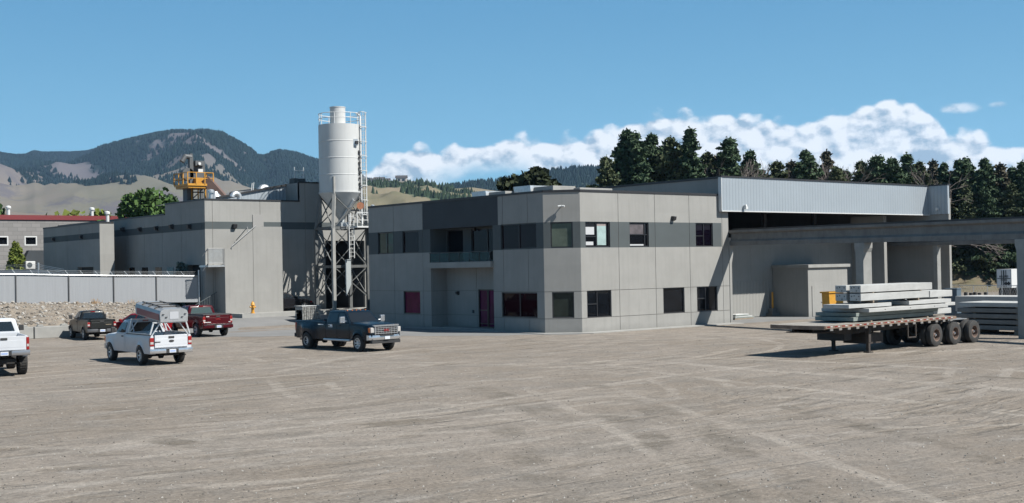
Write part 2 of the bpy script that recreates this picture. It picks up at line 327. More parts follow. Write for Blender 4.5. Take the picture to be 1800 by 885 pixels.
def gravel_nodes(m):
    t = m.node_tree; b = t.nodes['Principled BSDF']; b.inputs['Roughness'].default_value = .95; b.inputs['Specular IOR Level'].default_value = .15
    tc = N(t, 'ShaderNodeTexCoord').outputs['Object']
    def nz(scale, det=4., rough=.55, vec=None, rot=0., st=(1, 1, 1), off=(0, 0, 0)):
        mp = N(t, 'ShaderNodeMapping', ins={0: vec if vec is not None else tc, 1: off, 2: (0, 0, rot), 3: st})
        return N(t, 'ShaderNodeTexNoise', ins={'Vector': mp.outputs[0], 'Scale': scale, 'Detail': det, 'Roughness': rough}).outputs[0]
    warp = N(t, 'ShaderNodeTexNoise', ins={'Vector': tc, 'Scale': .035, 'Detail': 2.})
    wv = N(t, 'ShaderNodeVectorMath', operation='SCALE', ins={0: N(t, 'ShaderNodeVectorMath', operation='SUBTRACT', ins={0: warp.outputs[1], 1: (.5, .5, .5)}).outputs[0], 3: 14.}).outputs[0]
    wt = N(t, 'ShaderNodeVectorMath', operation='ADD', ins={0: tc, 1: wv}).outputs[0]
    big = nz(.09, 4., .6); mid = nz(.55, 5., .6, off=(9, 2, 0)); fine = nz(9., 6., .75); grit = nz(34., 3., .8)
    # worn wheel paths: several sets of long streaks
    def tracks(ang, sc, mask_seed, lo=.53, hi=.66, vec=wt):
        s = nz(sc, 3., .5, vec=vec, rot=ang, st=(.045, 1., 1.), off=(mask_seed, 0, 0))
        k = nz(.10, 2., .5, off=(mask_seed*3.1, 7., 0))
        return M_(t, 'MULTIPLY', SM(t, s, lo, hi), SM(t, k, .40, .56))
    A1 = -rad(12.); A2 = -rad(72.); A3 = -rad(48.)
    tr1 = tracks(A1, 1.5, 3.); tr2 = tracks(A2, 1.3, 11.); tr3 = tracks(A3, 1.7, 23.); tr4 = tracks(rad(28), 1.6, 31.)
    lite = M_(t, 'ADD', M_(t, 'ADD', tr1, tr3), M_(t, 'MULTIPLY', tr2, .8), clamp=True)
    scr = M_(t, 'MULTIPLY', SM(t, nz(.8, 4., .6, vec=wt, rot=A2, st=(.22, 1., 1.), off=(40, 3, 0)), .56, .68), SM(t, nz(.16, 3., .5, off=(5, 50, 0)), .45, .6))
    scr = M_(t, 'ADD', scr, M_(t, 'MULTIPLY', tr4, .6), clamp=True)
    c = MIX(t, SM(t, big, .35, .65), (0.17, 0.148, 0.124), (0.203, 0.182, 0.159))
    c = MIX(t, M_(t, 'MULTIPLY', SM(t, mid, .42, .66), .75), c, (0.152, 0.14, 0.125))
    m2 = nz(2.6, 5., .7, off=(3, 8, 1)); c = MIX(t, M_(t, 'MULTIPLY', SM(t, m2, .52, .66), .45), c, (0.125, 0.112, 0.096)); m3 = nz(1.1, 5., .7, off=(13, 8, 1), st=(.35, 1, 1), rot=.6); c = MIX(t, M_(t, 'MULTIPLY', SM(t, m3, .54, .68), .5), c, (0.27, 0.255, 0.235))
    c = MIX(t, M_(t, 'MULTIPLY', lite, .30), c, (0.241, 0.22, 0.193))
    def line(p, q, hw, seed, brk=.45):
        a, b2 = atZ(*p)[:2], atZ(*q)[:2]; d = _n(b2-a); nn = (-d[1], d[0]); L = float(np.linalg.norm(b2-a))
        S_ = N(t, 'ShaderNodeSeparateXYZ', ins={0: wt2}).outputs
        e = M_(t, 'ADD', M_(t, 'MULTIPLY', S_[0], float(nn[0])), M_(t, 'MULTIPLY', S_[1], float(nn[1]))); e = M_(t, 'ABSOLUTE', M_(t, 'SUBTRACT', e, float(a@np.array(nn))))
        s = M_(t, 'SUBTRACT', M_(t, 'ADD', M_(t, 'MULTIPLY', S_[0], float(d[0])), M_(t, 'MULTIPLY', S_[1], float(d[1]))), float(a@d))
        on = M_(t, 'MULTIPLY', SM(t, s, -3., 2.), M_(t, 'SUBTRACT', 1., SM(t, s, L-2., L+4.)))
        return M_(t, 'MULTIPLY', M_(t, 'MULTIPLY', M_(t, 'SUBTRACT', 1., SM(t, e, hw*.5, hw)), on), SM(t, nz(.5, 4., .6, off=(seed, 1, 0)), brk-.12, brk+.12))
    w2 = N(t, 'ShaderNodeTexNoise', ins={'Vector': tc, 'Scale': .12, 'Detail': 2.})
    wt2 = N(t, 'ShaderNodeVectorMath', operation='ADD', ins={0: tc, 1: N(t, 'ShaderNodeVectorMath', operation='SCALE', ins={0: N(t, 'ShaderNodeVectorMath', operation='SUBTRACT', ins={0: w2.outputs[1], 1: (.5, .5, .5)}).outputs[0], 3: 1.6}).outputs[0]}).outputs[0]
    LN = [((-60, 838), (1090, 705), .22, 1.), ((-60, 812), (1040, 700), .2, 2.), ((-40, 868), (700, 785), .3, 3.), ((500, 755), (1230, 655), .25, 4.), ((1200, 640), (1850, 690), .5, 5.), ((1150, 655), (1850, 735), .3, 6.), ((1000, 640), (1850, 610), .4, 7.), ((1240, 628), (1850, 655), .35, 8.), ((950, 690), (1330, 900), .22, 9.), ((1120, 690), (1700, 900), .25, 10.), ((60, 690), (800, 640), .3, 12.)]
    def arc(p, R0, hw, seed):
        a = atZ(*p)[:2]; dd = N(t, 'ShaderNodeVectorMath', operation='DISTANCE', ins={0: N(t, 'ShaderNodeVectorMath', operation='MULTIPLY', ins={0: wt2, 1: (1, 1, 0)}).outputs[0], 1: (float(a[0]), float(a[1]), 0)}).outputs['Value']
        e = M_(t, 'ABSOLUTE', M_(t, 'SUBTRACT', dd, R0)); return M_(t, 'MULTIPLY', M_(t, 'SUBTRACT', 1., SM(t, e, hw*.5, hw)), SM(t, nz(.22, 3., .6, off=(seed, 1, 0)), .46, .58))
    acc = None
    for p_, q_, h_, s_ in LN:
        l_ = line(p_, q_, h_, s_); acc = l_ if acc is None else M_(t, 'MAXIMUM', acc, l_)
    for p_, R_, s_ in (((900, 610), 11., 41.), ((900, 610), 12.9, 41.5), ((1330, 640), 17., 43.), ((1330, 640), 18.9, 43.4), ((420, 700), 14., 45.), ((420, 700), 15.9, 45.2), ((1150, 820), 13., 47.), ((700, 640), 22., 49.), ((700, 640), 23.9, 49.3)):
        acc = M_(t, 'MAXIMUM', acc, M_(t, 'MULTIPLY', arc(p_, R_, .26, s_), .8))
    c = MIX(t, M_(t, 'MULTIPLY', acc, .70), c, (0.258, 0.237, 0.21))
    DK = [((1080, 735), (1330, 900), .5, 21., .55), ((1180, 720), (1420, 880), .5, 22., .56), ((980, 640), (1500, 900), .45, 23., .56), ((880, 760), (1010, 900), .5, 24., .55), ((1300, 690), (1800, 830), .4, 25., .55), ((850, 680), (960, 730), .7, 26., .5), ((200, 760), (420, 800), .6, 27., .55), ((1500, 650), (1850, 670), .3, 28., .5)]
    acc2 = None
    for p_, q_, h_, s_, bk_ in DK:
        l_ = line(p_, q_, h_, s_, bk_); acc2 = l_ if acc2 is None else M_(t, 'MAXIMUM', acc2, l_)
    c = MIX(t, M_(t, 'MULTIPLY', acc2, .75), c, (0.102, 0.0911, 0.0762))
    c = MIX(t, M_(t, 'MULTIPLY', scr, .62), c, (0.113, 0.097, 0.077))
    c = MIX(t, M_(t, 'MULTIPLY', SM(t, fine, .50, .72), .75), c, (0.105, 0.096, 0.0847))
    c = MIX(t, M_(t, 'MULTIPLY', SM(t, grit, .60, .74), .45), c, (0.294, 0.279, 0.257))
    vo = N(t, 'ShaderNodeTexVoronoi', ins={'Vector': tc, 'Scale': 7.5, 'Randomness': 1.}); 
    sel = N(t, 'ShaderNodeSeparateColor', ins={0: vo.outputs['Color']}).outputs
    dot = M_(t, 'MULTIPLY', M_(t, 'SUBTRACT', 1., SM(t, vo.outputs['Distance'], .12, .22)), SM(t, sel[0], .86, .9))
    dotw = M_(t, 'MULTIPLY', M_(t, 'SUBTRACT', 1., SM(t, vo.outputs['Distance'], .12, .2)), SM(t, sel[1], .965, .975))
    c = MIX(t, M_(t, 'MULTIPLY', dot, .4), c, (0.0578, 0.0518, 0.0462)); c = MIX(t, M_(t, 'MULTIPLY', dotw, .35), c, (0.368, 0.352, 0.328))
    v2 = N(t, 'ShaderNodeTexVoronoi', ins={'Vector': tc, 'Scale': 13., 'Randomness': 1.}); r2 = N(t, 'ShaderNodeSeparateColor', ins={0: v2.outputs['Color']}).outputs[0]
    v3 = N(t, 'ShaderNodeTexVoronoi', ins={'Vector': tc, 'Scale': 30., 'Randomness': 1.}); r3 = N(t, 'ShaderNodeSeparateColor', ins={0: v3.outputs['Color']}).outputs[0]
    k_ = M_(t, 'ADD', M_(t, 'ADD', .70, M_(t, 'MULTIPLY', M_(t, 'POWER', r2, .7), .30)), M_(t, 'MULTIPLY', r3, .30))
    c = N(t, 'ShaderNodeVectorMath', operation='MULTIPLY', ins={0: N(t, 'ShaderNodeVectorMath', operation='SCALE', ins={0: c, 3: k_}).outputs[0], 1: (1.05, 1.03, 1.015)}).outputs[0]
    t.links.new(c, b.inputs['Base Color'])
    h = M_(t, 'ADD', M_(t, 'MULTIPLY', fine, .6), M_(t, 'ADD', M_(t, 'MULTIPLY', grit, .25), M_(t, 'ADD', M_(t, 'MULTIPLY', scr, -1.2), M_(t, 'MULTIPLY', lite, -.5))))
    bp = N(t, 'ShaderNodeBump', ins={'Strength': .9, 'Distance': .06, 'Height': h}); t.links.new(bp.outputs[0], b.inputs['Normal'])
gravel_nodes(m_gravel)
# one sheet, polar about the yard, fine near, out to the horizon
angs = np.linspace(-math.pi, math.pi, 145); rs = np.concatenate([np.linspace(0.5, 130, 66), np.geomspace(140, 6000, 24)])
P = []
for a in angs:
    for r in rs:
        q = cd(r*math.sin(a), r*math.cos(a)); z = float(gz(q[0], q[1]))
        P.append((q[0], q[1], z-(max(0, r-400)*.004)))
struct(grid_obj('ground', P, len(angs), len(rs), m_gravel))
# pale asphalt apron before the buildings
m_asph = mat('pale_asphalt', (0.161, 0.161, 0.159), .9, var=.10, scale=.35, bump=.25, bscale=30., stain=.18, streak=(.3, .9, 1))
us = np.linspace(-21., 1.4, 90); P = []
def edge(c): return float(np.interp(c, [-21, -16, -13, -8, -2, 4, 8.5], [76.2, 74.9, 75.3, 73.2, 71.4, 71.0, 71.2]))+.5*mnoise.noise((c*.5, 0, 0))+.25*mnoise.noise((c*2.3, 4, 0))
cs = np.linspace(-23., 3.9, 110); ts = np.linspace(0, 1, 40)**1.5
for c in cs:
    e = edge(c)
    for t_ in ts:
        d = e+(100-e)*t_; q = cd(c, d); P.append((q[0], q[1], float(gz(q[0], q[1]))+.006))
struct(grid_obj('asphalt_apron', P, len(cs), len(ts), m_asph))
# paved strip in the crane bay
mb = MB(); mb.add([(13.2, -.8, .005), (36, -.8, .005), (36, 4.2, .005), (13.2, 4.2, .005)], [(0, 1, 2, 3)])
struct(mb.build('bay_floor', m_asph))
mb = MB(); W_ = 1.0
mb.box(0.0, 13.3, -W_, -.002, -.05, .04)
mb.prism([(-1.55-.72, 1.55-.72, -.05), (-.0, -W_, -.05), (0, -.002, -.05), (-1.553, 1.553, -.05)], (0, 0, .09))
mb.prism([(-2.27, .83, -.05), (-1.555, 1.555, -.05), (-1.555, 20.8, -.05), (-2.6, 20.8, -.05)], (0, 0, .088))
mb.box(-1.5, -.3, 6.5, 13.2, .03, .085)
struct(mb.build('sidewalk', m_pale))

# ------------------------------------------------------------ office building
off = thing('office_building', 'two storey pale grey office building with dark window band and chamfered corner', 'building', (0, 0, 0))
Z0, ZS, ZF, ZB0, ZB1, ZT = 0., .87, 2.46, 5.03, 6.58, 8.37
mb = MB(); J = .035
mats_o = [m_wall, m_band, m_dark, m_joint]
WR = [(0.4, 2.4, 5.06, 6.57), (4.04, 5.69, 5.06, 6.57), (9.94, 11.56, 5.06, 6.57), (0.43, 2.41, .87, 2.48), (6.86, 8.78, .87, 2.48), (9.94, 11.89, .87, 2.48)]
def cuts(ws, vj, hj, W, H):
    us = [0, W]; vs = [0, H]
    for a, b, c, d in ws: us += [a, b]; vs += [c, d]
    for a in vj: us += [a-J/2, a+J/2]
    for a in hj: vs += [a-J/2, a+J/2]
    return us, vs
def wallfn(ws, vj, hj, bandx=(0, 99), hole=.14, dark=None, rec=None):
    def fn(u, v):
        for a, b, c, d in ws:
            if a < u < b and c < v < d: return (hole+(rec[4] if rec and rec[0] < u < rec[1] and rec[2] < v < rec[3] else 0), None)
        base = 0.
        if rec and rec[0] < u < rec[1] and rec[2] < v < rec[3]: base = rec[4]
        jn = any(abs(u-a) < J/2 for a in vj) or any(abs(v-a) < J/2 for a in hj)
        if jn and not (dark and dark[0] < u < dark[1] and v > ZB1): return (base+.02, 3)
        if dark and dark[0] < u < dark[1] and v > ZB1: return (0., 2)
        if ZB0 < v < ZB1 and bandx[0] < u < bandx[1]: return (base, 1)
        return (base, 0)
    return fn
vj = [3.1, 6.24, 9.35, 12.46]; hj = [ZF, .86]
us_, vs_ = cuts(WR, vj, hj, 13.07, ZT); us_ += [12.4]; vs_ += [ZB0, ZB1]
relief(mb, (0, 0, 0), (1, 0, 0), (0, -1, 0), us_, vs_, wallfn(WR, vj, hj, (0, 12.4)))
# chamfer
s2 = 1/math.sqrt(2); WC = [(.42, 1.74, 5.05, 6.58), (.44, 1.74, .9, 2.43)]
us_, vs_ = cuts(WC, [], hj, 2.192, ZT); vs_ += [ZB0, ZB1]
relief(mb, (-1.55, 1.55, 0), (s2, -s2, 0), (-s2, -s2, 0), us_, vs_, wallfn(WC, [], hj))
# left face, u runs from Y=20.85 down to 1.55
YL = 20.85
def yu(a, b): return (YL-b, YL-a)
rec = (*yu(6.43, 13.2), -1, ZB1, 1.3)
WL = [(*yu(17.68, 19.64), 5.04, 6.55), (*yu(14.55, 16.53), 5.04, 6.55), (*yu(14.51, 16.52), .9, 2.44), (*yu(2.21, 5.62), 5.04, 6.6), (*yu(2.23, 5.65), .9, 2.42),
      (*yu(11.3, 13.1), 4.4, 6.5), (*yu(7.1, 10.4), 4.4, 6.5), (*yu(7.75, 9.75), .08, 2.55)]
vjl = [YL-17.6, YL-14.1, YL-3.0, YL-5.4, YL-9.9]
us_, vs_ = cuts(WL, vjl, hj, YL-1.55, ZT); us_ += [YL-14.06, YL-5.88, rec[0], rec[1]]; vs_ += [ZB0, ZB1]
relief(mb, (-1.55, YL, 0), (0, -1, 0), (-1, 0, 0), us_, vs_, wallfn(WL, vjl, hj, dark=(YL-14.06, YL-5.88), rec=rec))
mb.add([(-1.55, YL, 0), (13.07, YL, 0), (13.07, YL, ZT), (-1.55, YL, ZT)], [(3, 2, 1, 0)])
mb.add([(13.07, 0, 0), (13.07, YL, 0), (13.07, YL, ZT), (13.07, 0, ZT)], [(0, 1, 2, 3)])
mb.build('wall', mats_o, off, fix=False)
mb = MB(); mb.add([(0, 0, ZT-.25), (13.07, 0, ZT-.25), (13.07, YL, ZT-.25), (-1.55, YL, ZT-.25), (-1.55, 1.55, ZT-.25)], [(0, 1, 2, 3, 4)]); mb.build('roof', m_roofing, off, fix=False)
mb = MB(); e = .04; ZC = ZT-.02
path = [(13.07, 0), (0, 0), (-1.55, 1.55), (-1.55, YL), (13.07, YL)]
for (a, b), (c, d) in zip(path[:-1], path[1:]):
    t = np.array((c-a, d-b)); L = np.linalg.norm(t); t /= L; nn = np.array((t[1], -t[0]))*-1
    nn = nn if np.dot(nn, np.array((6., 8.))-np.array((a, b))) < 0 else -nn
    mb.obox((a+nn[0]*e, b+nn[1]*e, ZC), (c-a, d-b, 0), (-nn[0]*.3, -nn[1]*.3, 0), (0, 0, .13+.001*L/20))
mb.build('coping', m_black, off)
mb = MB(); mb.box(-1.4, 12.9, 20.0, 20.4, 0, 8); mb.box(-.2, -.1, 6.43, 13.2, 0, .02); mb.build('inner_wall', m_inner, off)
def window(parent, O, U, Nn, a, b, c, d, style, pane, depth=.14, extra=None, name='window'):
    """frame at the reveal, a pane just behind it; style = mullions as fractions [('v',f,(lo,hi)) ...]"""
    O, U, Nn = (np.array(t, float) for t in (O, U, Nn)); V = np.array((0, 0, 1.)); fb = .07; fd = .08
    mb = MB(); base = O-Nn*(depth)
    def bar(u0, u1, v0, v1, prd=0.): mb.obox(base+U*u0+V*v0, U*(u1-u0), V*(v1-v0), Nn*(fd+prd))
    bar(a, b, c, c+fb); bar(a, b, d-fb, d); bar(a, a+fb, c+fb, d-fb); bar(b-fb, b, c+fb, d-fb)
    W, H = b-a, d-c
    for k, f, (lo, hi) in style:
        if k == 'v': bar(a+f*W-fb/2, a+f*W+fb/2, c+max(lo*H, fb), c+min(hi*H, H-fb), -.01)
        else: bar(a+max(lo*W, fb), a+min(hi*W, W-fb), c+f*H-fb/2, c+f*H+fb/2, -.02)
    fo = mb.build(name, m_frame, parent)
    mb = MB(); p = base+Nn*.02; mb.add([p+U*a+V*c, p+U*b+V*c, p+U*b+V*d, p+U*a+V*d], [(0, 1, 2, 3)]); mb.build('pane', pane, fo, fix=False)
    for (x0, x1, y0, y1, mm) in (extra or []):
        mb = MB(); mb.obox(base+Nn*.024+U*(a+x0*W)+V*(c+y0*H), U*(x1-x0)*W, V*(y1-y0)*H, Nn*.006); mb.build('blind', mm, fo)
    return fo
RO, RU, RN = (0, 0, 0), (1, 0, 0), (0, -1, 0)
m_sky1 = mat('blind_cyan', (.27, .36, .35), .5, var=.12, scale=3.); m_lav = mat('blind_lavender', (.075, .065, .07), .6, var=.3, scale=2.)
sash = [('v', .47, (0, 1)), ('h', .42, (0, .47))]
window(off, RO, RU, RN, *WR[0], sash, g_dark, extra=[(.05, .40, .5, .80, m_blind), (.52, .88, .08, .84, m_sky1), (.52, .88, .84, .95, m_blind2), (.06, .36, .08, .22, m_blind)])
window(off, RO, RU, RN, *WR[1], [('h', .5, (0, 1)), ('v', .82, (0, 1))], g_dark, extra=[(.05, .78, .52, .94, m_lav), (.05, .78, .05, .11, m_blind)])
window(off, RO, RU, RN, *WR[2], [('v', .5, (0, 1)), ('h', .45, (0, .5))], g_pur)
window(off, RO, RU, RN, *WR[3], [('v', .44, (0, 1)), ('h', .5, (0, .44))], g_dark)
window(off, RO, RU, RN, *WR[4], [], g_dark)
window(off, RO, RU, RN, *WR[5], [('v', .45, (0, 1)), ('h', .52, (0, .45))], g_dark)
CO, CU, CN = (-1.55, 1.55, 0), (s2, -s2, 0), (-s2, -s2, 0)
window(off, CO, CU, CN, *WC[0], [], g_dark, extra=[(.05, .95, .05, .95, g_green)])
window(off, CO, CU, CN, *WC[1], [], g_grey)
LO, LU, LN = (-1.55, YL, 0), (0, -1, 0), (-1, 0, 0)
window(off, LO, LU, LN, *WL[0], [('v', .55, (0, 1)), ('h', .42, (.55, 1))], g_green)
window(off, LO, LU, LN, *WL[1], [], g_red); window(off, LO, LU, LN, *WL[2], [], g_mag)
window(off, LO, LU, LN, *WL[3], [('v', .5, (0, 1))], g_red); window(off, LO, LU, LN, *WL[4], [('v', .5, (0, 1))], g_red)
window(off, LO, LU, LN, *WL[5], [], g_dark, depth=1.44)
window(off, LO, LU, LN, *WL[6], [('v', .5, (0, 1))], g_red, depth=1.44, name='balcony_door')
dr = window(off, LO, LU, LN, *WL[7], [('v', .5, (0, 1)), ('v', .44, (0, 1)), ('h', .45, (0, .5)), ('h', .1, (0, 1))], g_mp, depth=1.44, name='door')
mb = MB(); mb.box(-1.75+0, -.3, 6.45, 13.3, 3.97, 4.35); mb.build('balcony', m_wall, off, bevel=.01)
rail = MB()
for y in np.linspace(6.6, 13.1, 7): rail.box(-1.68, -1.64, y-.02, y+.02, 4.35, 4.98)
rail.box(-1.69, -1.63, 6.5, 13.2, 4.96, 5.0); ro = rail.build('railing', m_frame, off)
m_gl = bpy.data.materials.new('railing_glass'); m_gl.use_nodes = True; t = m_gl.node_tree; t.nodes.clear()
tr = N(t, 'ShaderNodeBsdfTransparent', ins={0: (.50, .56, .56, 1)}); gs = N(t, 'ShaderNodeBsdfGlossy', ins={0: (.8, .9, .9, 1), 1: .05})
ms = N(t, 'ShaderNodeMixShader', ins={0: .03, 1: tr.outputs[0], 2: gs.outputs[0]}); N(t, 'ShaderNodeOutputMaterial', ins={0: ms.outputs[0]})
mb = MB(); ys = np.linspace(6.6, 13.1, 7)
for a, b in zip(ys[:-1], ys[1:]): mb.box(-1.666, -1.654, a+.04, b-.04, 4.40, 4.94)
mb.build('glass', m_gl, ro)
def wall_lamp(parent, p, Nn, s=1., name='wall_lamp'):
    p = np.array(p, float); Nn = np.array(Nn, float); U = np.array((-Nn[1], Nn[0], 0))
    mb = MB(); mb.obox(p-U*.10*s, U*.2*s, (0, 0, -.30*s), Nn*.07*s); mb.prism([p-U*.12*s+Nn*.05*s, p-U*.12*s+Nn*.26*s+np.array((0, 0, -.04*s)), p-U*.12*s+Nn*.22*s+np.array((0, 0, -.24*s)), p-U*.12*s+Nn*.05*s+np.array((0, 0, -.30*s))], U*.24*s)
    return mb.build(name, m_black, parent)
wall_lamp(off, (7.82, 0, 6.98), (0, -1, 0)); wall_lamp(off, (-.25, 11.9, 2.42), (-1, 0, 0), .8)
wall_lamp(off, (-.25, 9.9, 6.56), (-1, 0, 0), .7)
def seccam(parent, p, Nn, two=True):
    p = np.array(p, float); Nn = _n(np.array(Nn, float)); U = np.array((-Nn[1], Nn[0], 0)); mb = MB()
    mb.tube([p, p+Nn*.16], .03); c = p+Nn*.18
    for sgn in ((-1, 1) if two else (1,)): mb.tube([c+U*.02*sgn, c+U*.2*sgn+Nn*.05-np.array((0, 0, .03))], .055, 10)
    return mb.build('security_camera', m_white, parent, smooth=40)
seccam(off, (-.77, .77, 7.52), (-1, -1, 0))
mb = MB(); mb.box(-.33, -.24, 10.2, 10.35, 1.0, 1.2); mb.build('outlet_box', m_band, off)

# ------------------------------------------------------------ roof units on the office
def rooftop(px0, px1, py, X, h, dep, label):
    a = atX(px0, py, X); b = atX(px1, py, X); y0, y1 = sorted((a[1], b[1])); z = a[2]
    r = thing('rooftop_unit', label, 'air handler', (X, (y0+y1)/2, ZT-.25), 0, 'air handling units on the office roof')
    hy = (y1-y0)/2; H_ = z-(ZT-.25)
    mb = MB(); mb.box(0, dep, -hy, hy*.1, 0, H_*.9); mb.build('cabinet', m_pale, r, bevel=.02)
    mb = MB(); mb.prism([(-.3, -hy*.05, H_*.5), (-.3, hy*.0, H_), (dep, 0, H_), (dep, 0, H_*.5)], (0, hy*.9, 0)); mb.build('hood', m_steelg, r)
    mb = MB(); mb.box(-.05, 0, -hy*.9, -hy*.1, H_*.2, H_*.7); mb.build('grille', m_band, r)
    return r
rooftop(832, 888, 338.5, 3.5, .5, 1.8, 'low grey rooftop unit above the dark upper panel')
rooftop(905, 972, 329.5, 4.5, .6, 2.0, 'pale rooftop unit with open hood nearest the corner')
r3 = atY(1050, 331, 7.); r = thing('rooftop_unit', 'flat pale rooftop unit behind the sunlit front parapet', 'air handler', (r3[0], 7., ZT-.25), 0, 'air handling units on the office roof')
mb = MB(); mb.box(-1.6, 1.4, 0, 2., 0, r3[2]-ZT+.25); mb.build('cabinet', m_pale, r, bevel=.03); mb = MB(); mb.box(-1.4, -.4, -.08, 0, .2, .7); mb.build('grille', m_band, r)
def pipe(p, h, r, label, cap=True, grp='small vent pipes on the roofs', m=None):
    t = thing('vent_pipe', label, 'vent pipe', tuple(p), 0, grp); mm = m or m_steelg
    mb = MB(); mb.lathe([(r, 0), (r, h)], n=14); mb.build('pipe', mm, t, smooth=40)
    if cap:
        mb = MB(); mb.lathe([(0, h+.22*r*4), (r*1.1, h+.16*r*4), (r*1.6, h+.02), (r*1.6, h-.15), (r, h-.15)], n=14); mb.build('cap', mm, t, smooth=40)
    return t
q = atX(655, 365, 2.); pipe((2., q[1], 8.1), .75, .09, 'thin vent pipe at the far left end of the office roof')

# ------------------------------------------------------------ crane hall on the right
HX0, HX1, HY = 12.3, 36.05, -.3; HZT, HZB = 9.56, 7.38; BW = 4.2
hall = thing('crane_hall', 'large open crane hall with ribbed white metal fascia beside the office', 'building', (0, 0, 0))
mb = MB()
def hallside(u, v): return (.02, 3) if abs(u-5.2) < .02 or abs(u-15.) < .02 else (0, 0)
relief(mb, (HX0, HY+26, 0), (0, -1, 0), (-1, 0, 0), [0, 5.18, 5.22, 14.98, 15.02, 26], [8.0, HZT-.07], hallside)
# back wall, with a lower ribbed metal run, end wall, piers
bz = 5.75
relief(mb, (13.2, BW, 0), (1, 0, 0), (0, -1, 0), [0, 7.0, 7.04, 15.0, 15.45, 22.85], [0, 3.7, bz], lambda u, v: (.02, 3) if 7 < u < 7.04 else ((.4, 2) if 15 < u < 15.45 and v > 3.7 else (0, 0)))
mb.box(13.2, HX1, BW+.01, BW+.3, 0, bz-.02)
mb.build('back_wall', mats_o, hall, fix=False)
mb = MB(); mb.box(13.25, 22.6, BW-.03, BW-.004, .05, 2.6); mb.build('wall_siding', ribbed('ribbed_wall', (.225,.222,.21), .35, 0, .5, .7, 0.), hall)
mb = MB()
ya, yb = atX(1641, 430, HX1)[1], atX(1557, 430, HX1)[1]; yb = min(yb, BW-.1); zt = atX(1600, 432, HX1)[2]
yf = atX(1668, 400, HX1)[1]
relief(mb, (HX1, BW, 0), (0, -1, 0), (-1, 0, 0), [0, BW-yb, BW-ya, BW-yf], [0, zt, HZB], lambda u, v: (.35, None) if BW-yb < u < BW-ya and v < zt else (0, 0))
mb.box(HX1+.001, HX1+.28, yf, BW+30, 0, HZB+1.2)
mb.build('end_wall', mats_o, hall, fix=False)
mb = MB(); mb.box(HX1+.3-.0, HX1+.34, ya, yb, 0, zt); mb.build('roller_door', ribbed('roller_door', (.10, .092, .085), .22, 2, .5, .6, 0.), hall)
p0, p1 = atY(1527, 430, 2.6), atY(1556.5, 430, -.1)
mb = MB(); xp = p0[0]; mb.box(xp, xp+.35, atX(1554, 430, xp)[1], BW, 0, 7.3); mb.build('pier', m_wall, hall)
# fascia
mb = MB(); mb.box(HX0-.15, HX1-.0, HY, HY+.2, HZB, HZT); mb.build('fascia', m_sidingx, hall)
mb = MB(); mb.box(HX0-.17, HX1, HY-.03, HY+.25, HZB-.06, HZB); mb.box(HX0-.19, HX0-.15, HY-.02, HY+.25, HZB, HZT); mb.build('fascia_trim', m_white, hall)
mb = MB(); mb.box(HX1-.12, HX1+.1, atX(1667, 335, HX1)[1], HY-.002, HZB, HZT); mb.build('fascia', m_sidingy, hall)
mb = MB(); mb.box(HX0-.2, HX1+.35, HY-.05, HY+.3, HZT, HZT+.10); mb.box(HX1-.16, HX1+.35, yf-.05, HY-.05, HZT, HZT+.10); mb.box(HX0-.05, HX0+.3, HY+.3, HY+26, HZT-.07, HZT+.08); mb.build('coping', m_black, hall)
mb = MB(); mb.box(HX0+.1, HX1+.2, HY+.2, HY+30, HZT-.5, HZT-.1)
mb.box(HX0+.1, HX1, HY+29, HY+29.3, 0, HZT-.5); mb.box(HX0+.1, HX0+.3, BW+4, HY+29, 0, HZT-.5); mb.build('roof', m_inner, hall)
mb = MB()
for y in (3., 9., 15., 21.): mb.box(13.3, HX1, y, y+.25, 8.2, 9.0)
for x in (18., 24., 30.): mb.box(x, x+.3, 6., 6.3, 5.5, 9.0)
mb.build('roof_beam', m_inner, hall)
mb = MB(); q = atY(1307, 363, HY); mb.tube([(q[0], HY, q[2]), (q[0], HY-.25, q[2]+.05)], .07); mb.box(q[0]-.1, q[0]+.1, HY-.3, HY-.1, q[2]-.2, q[2]-.02); mb.build('wall_lamp', m_white, hall)
mb = MB(); xx = HX1-.12; mb.box(xx-.2, xx, -1.2, -1.0, HZB+.3, HZB+.5); mb.build('wall_lamp', m_white, hall)
# shed in the bay
sx0, sy0 = 22.6, 1.0
shed = thing('equipment_shed', 'small flat roofed concrete shed inside the crane bay', 'shed', (sx0, sy0, 0))
mb = MB(); mb.box(0, 4.6, 0, BW-sy0-.05, 0, 3.5)
mb.build('wall', m_wall, shed); mb = MB(); mb.box(-.12, 4.8, -.15, BW-sy0-.05, 3.5, 3.72); mb.build('roof_slab', m_pale, shed, bevel=.01)
mb = MB(); mb.box(.4, 1.6, -.04, -.002, .02, 2.2); d_ = mb.build('door', m_wall, shed); mb = MB(); mb.box(1.42, 1.52, -.09, -.04, 1.0, 1.06); mb.build('handle', m_steelg, d_)
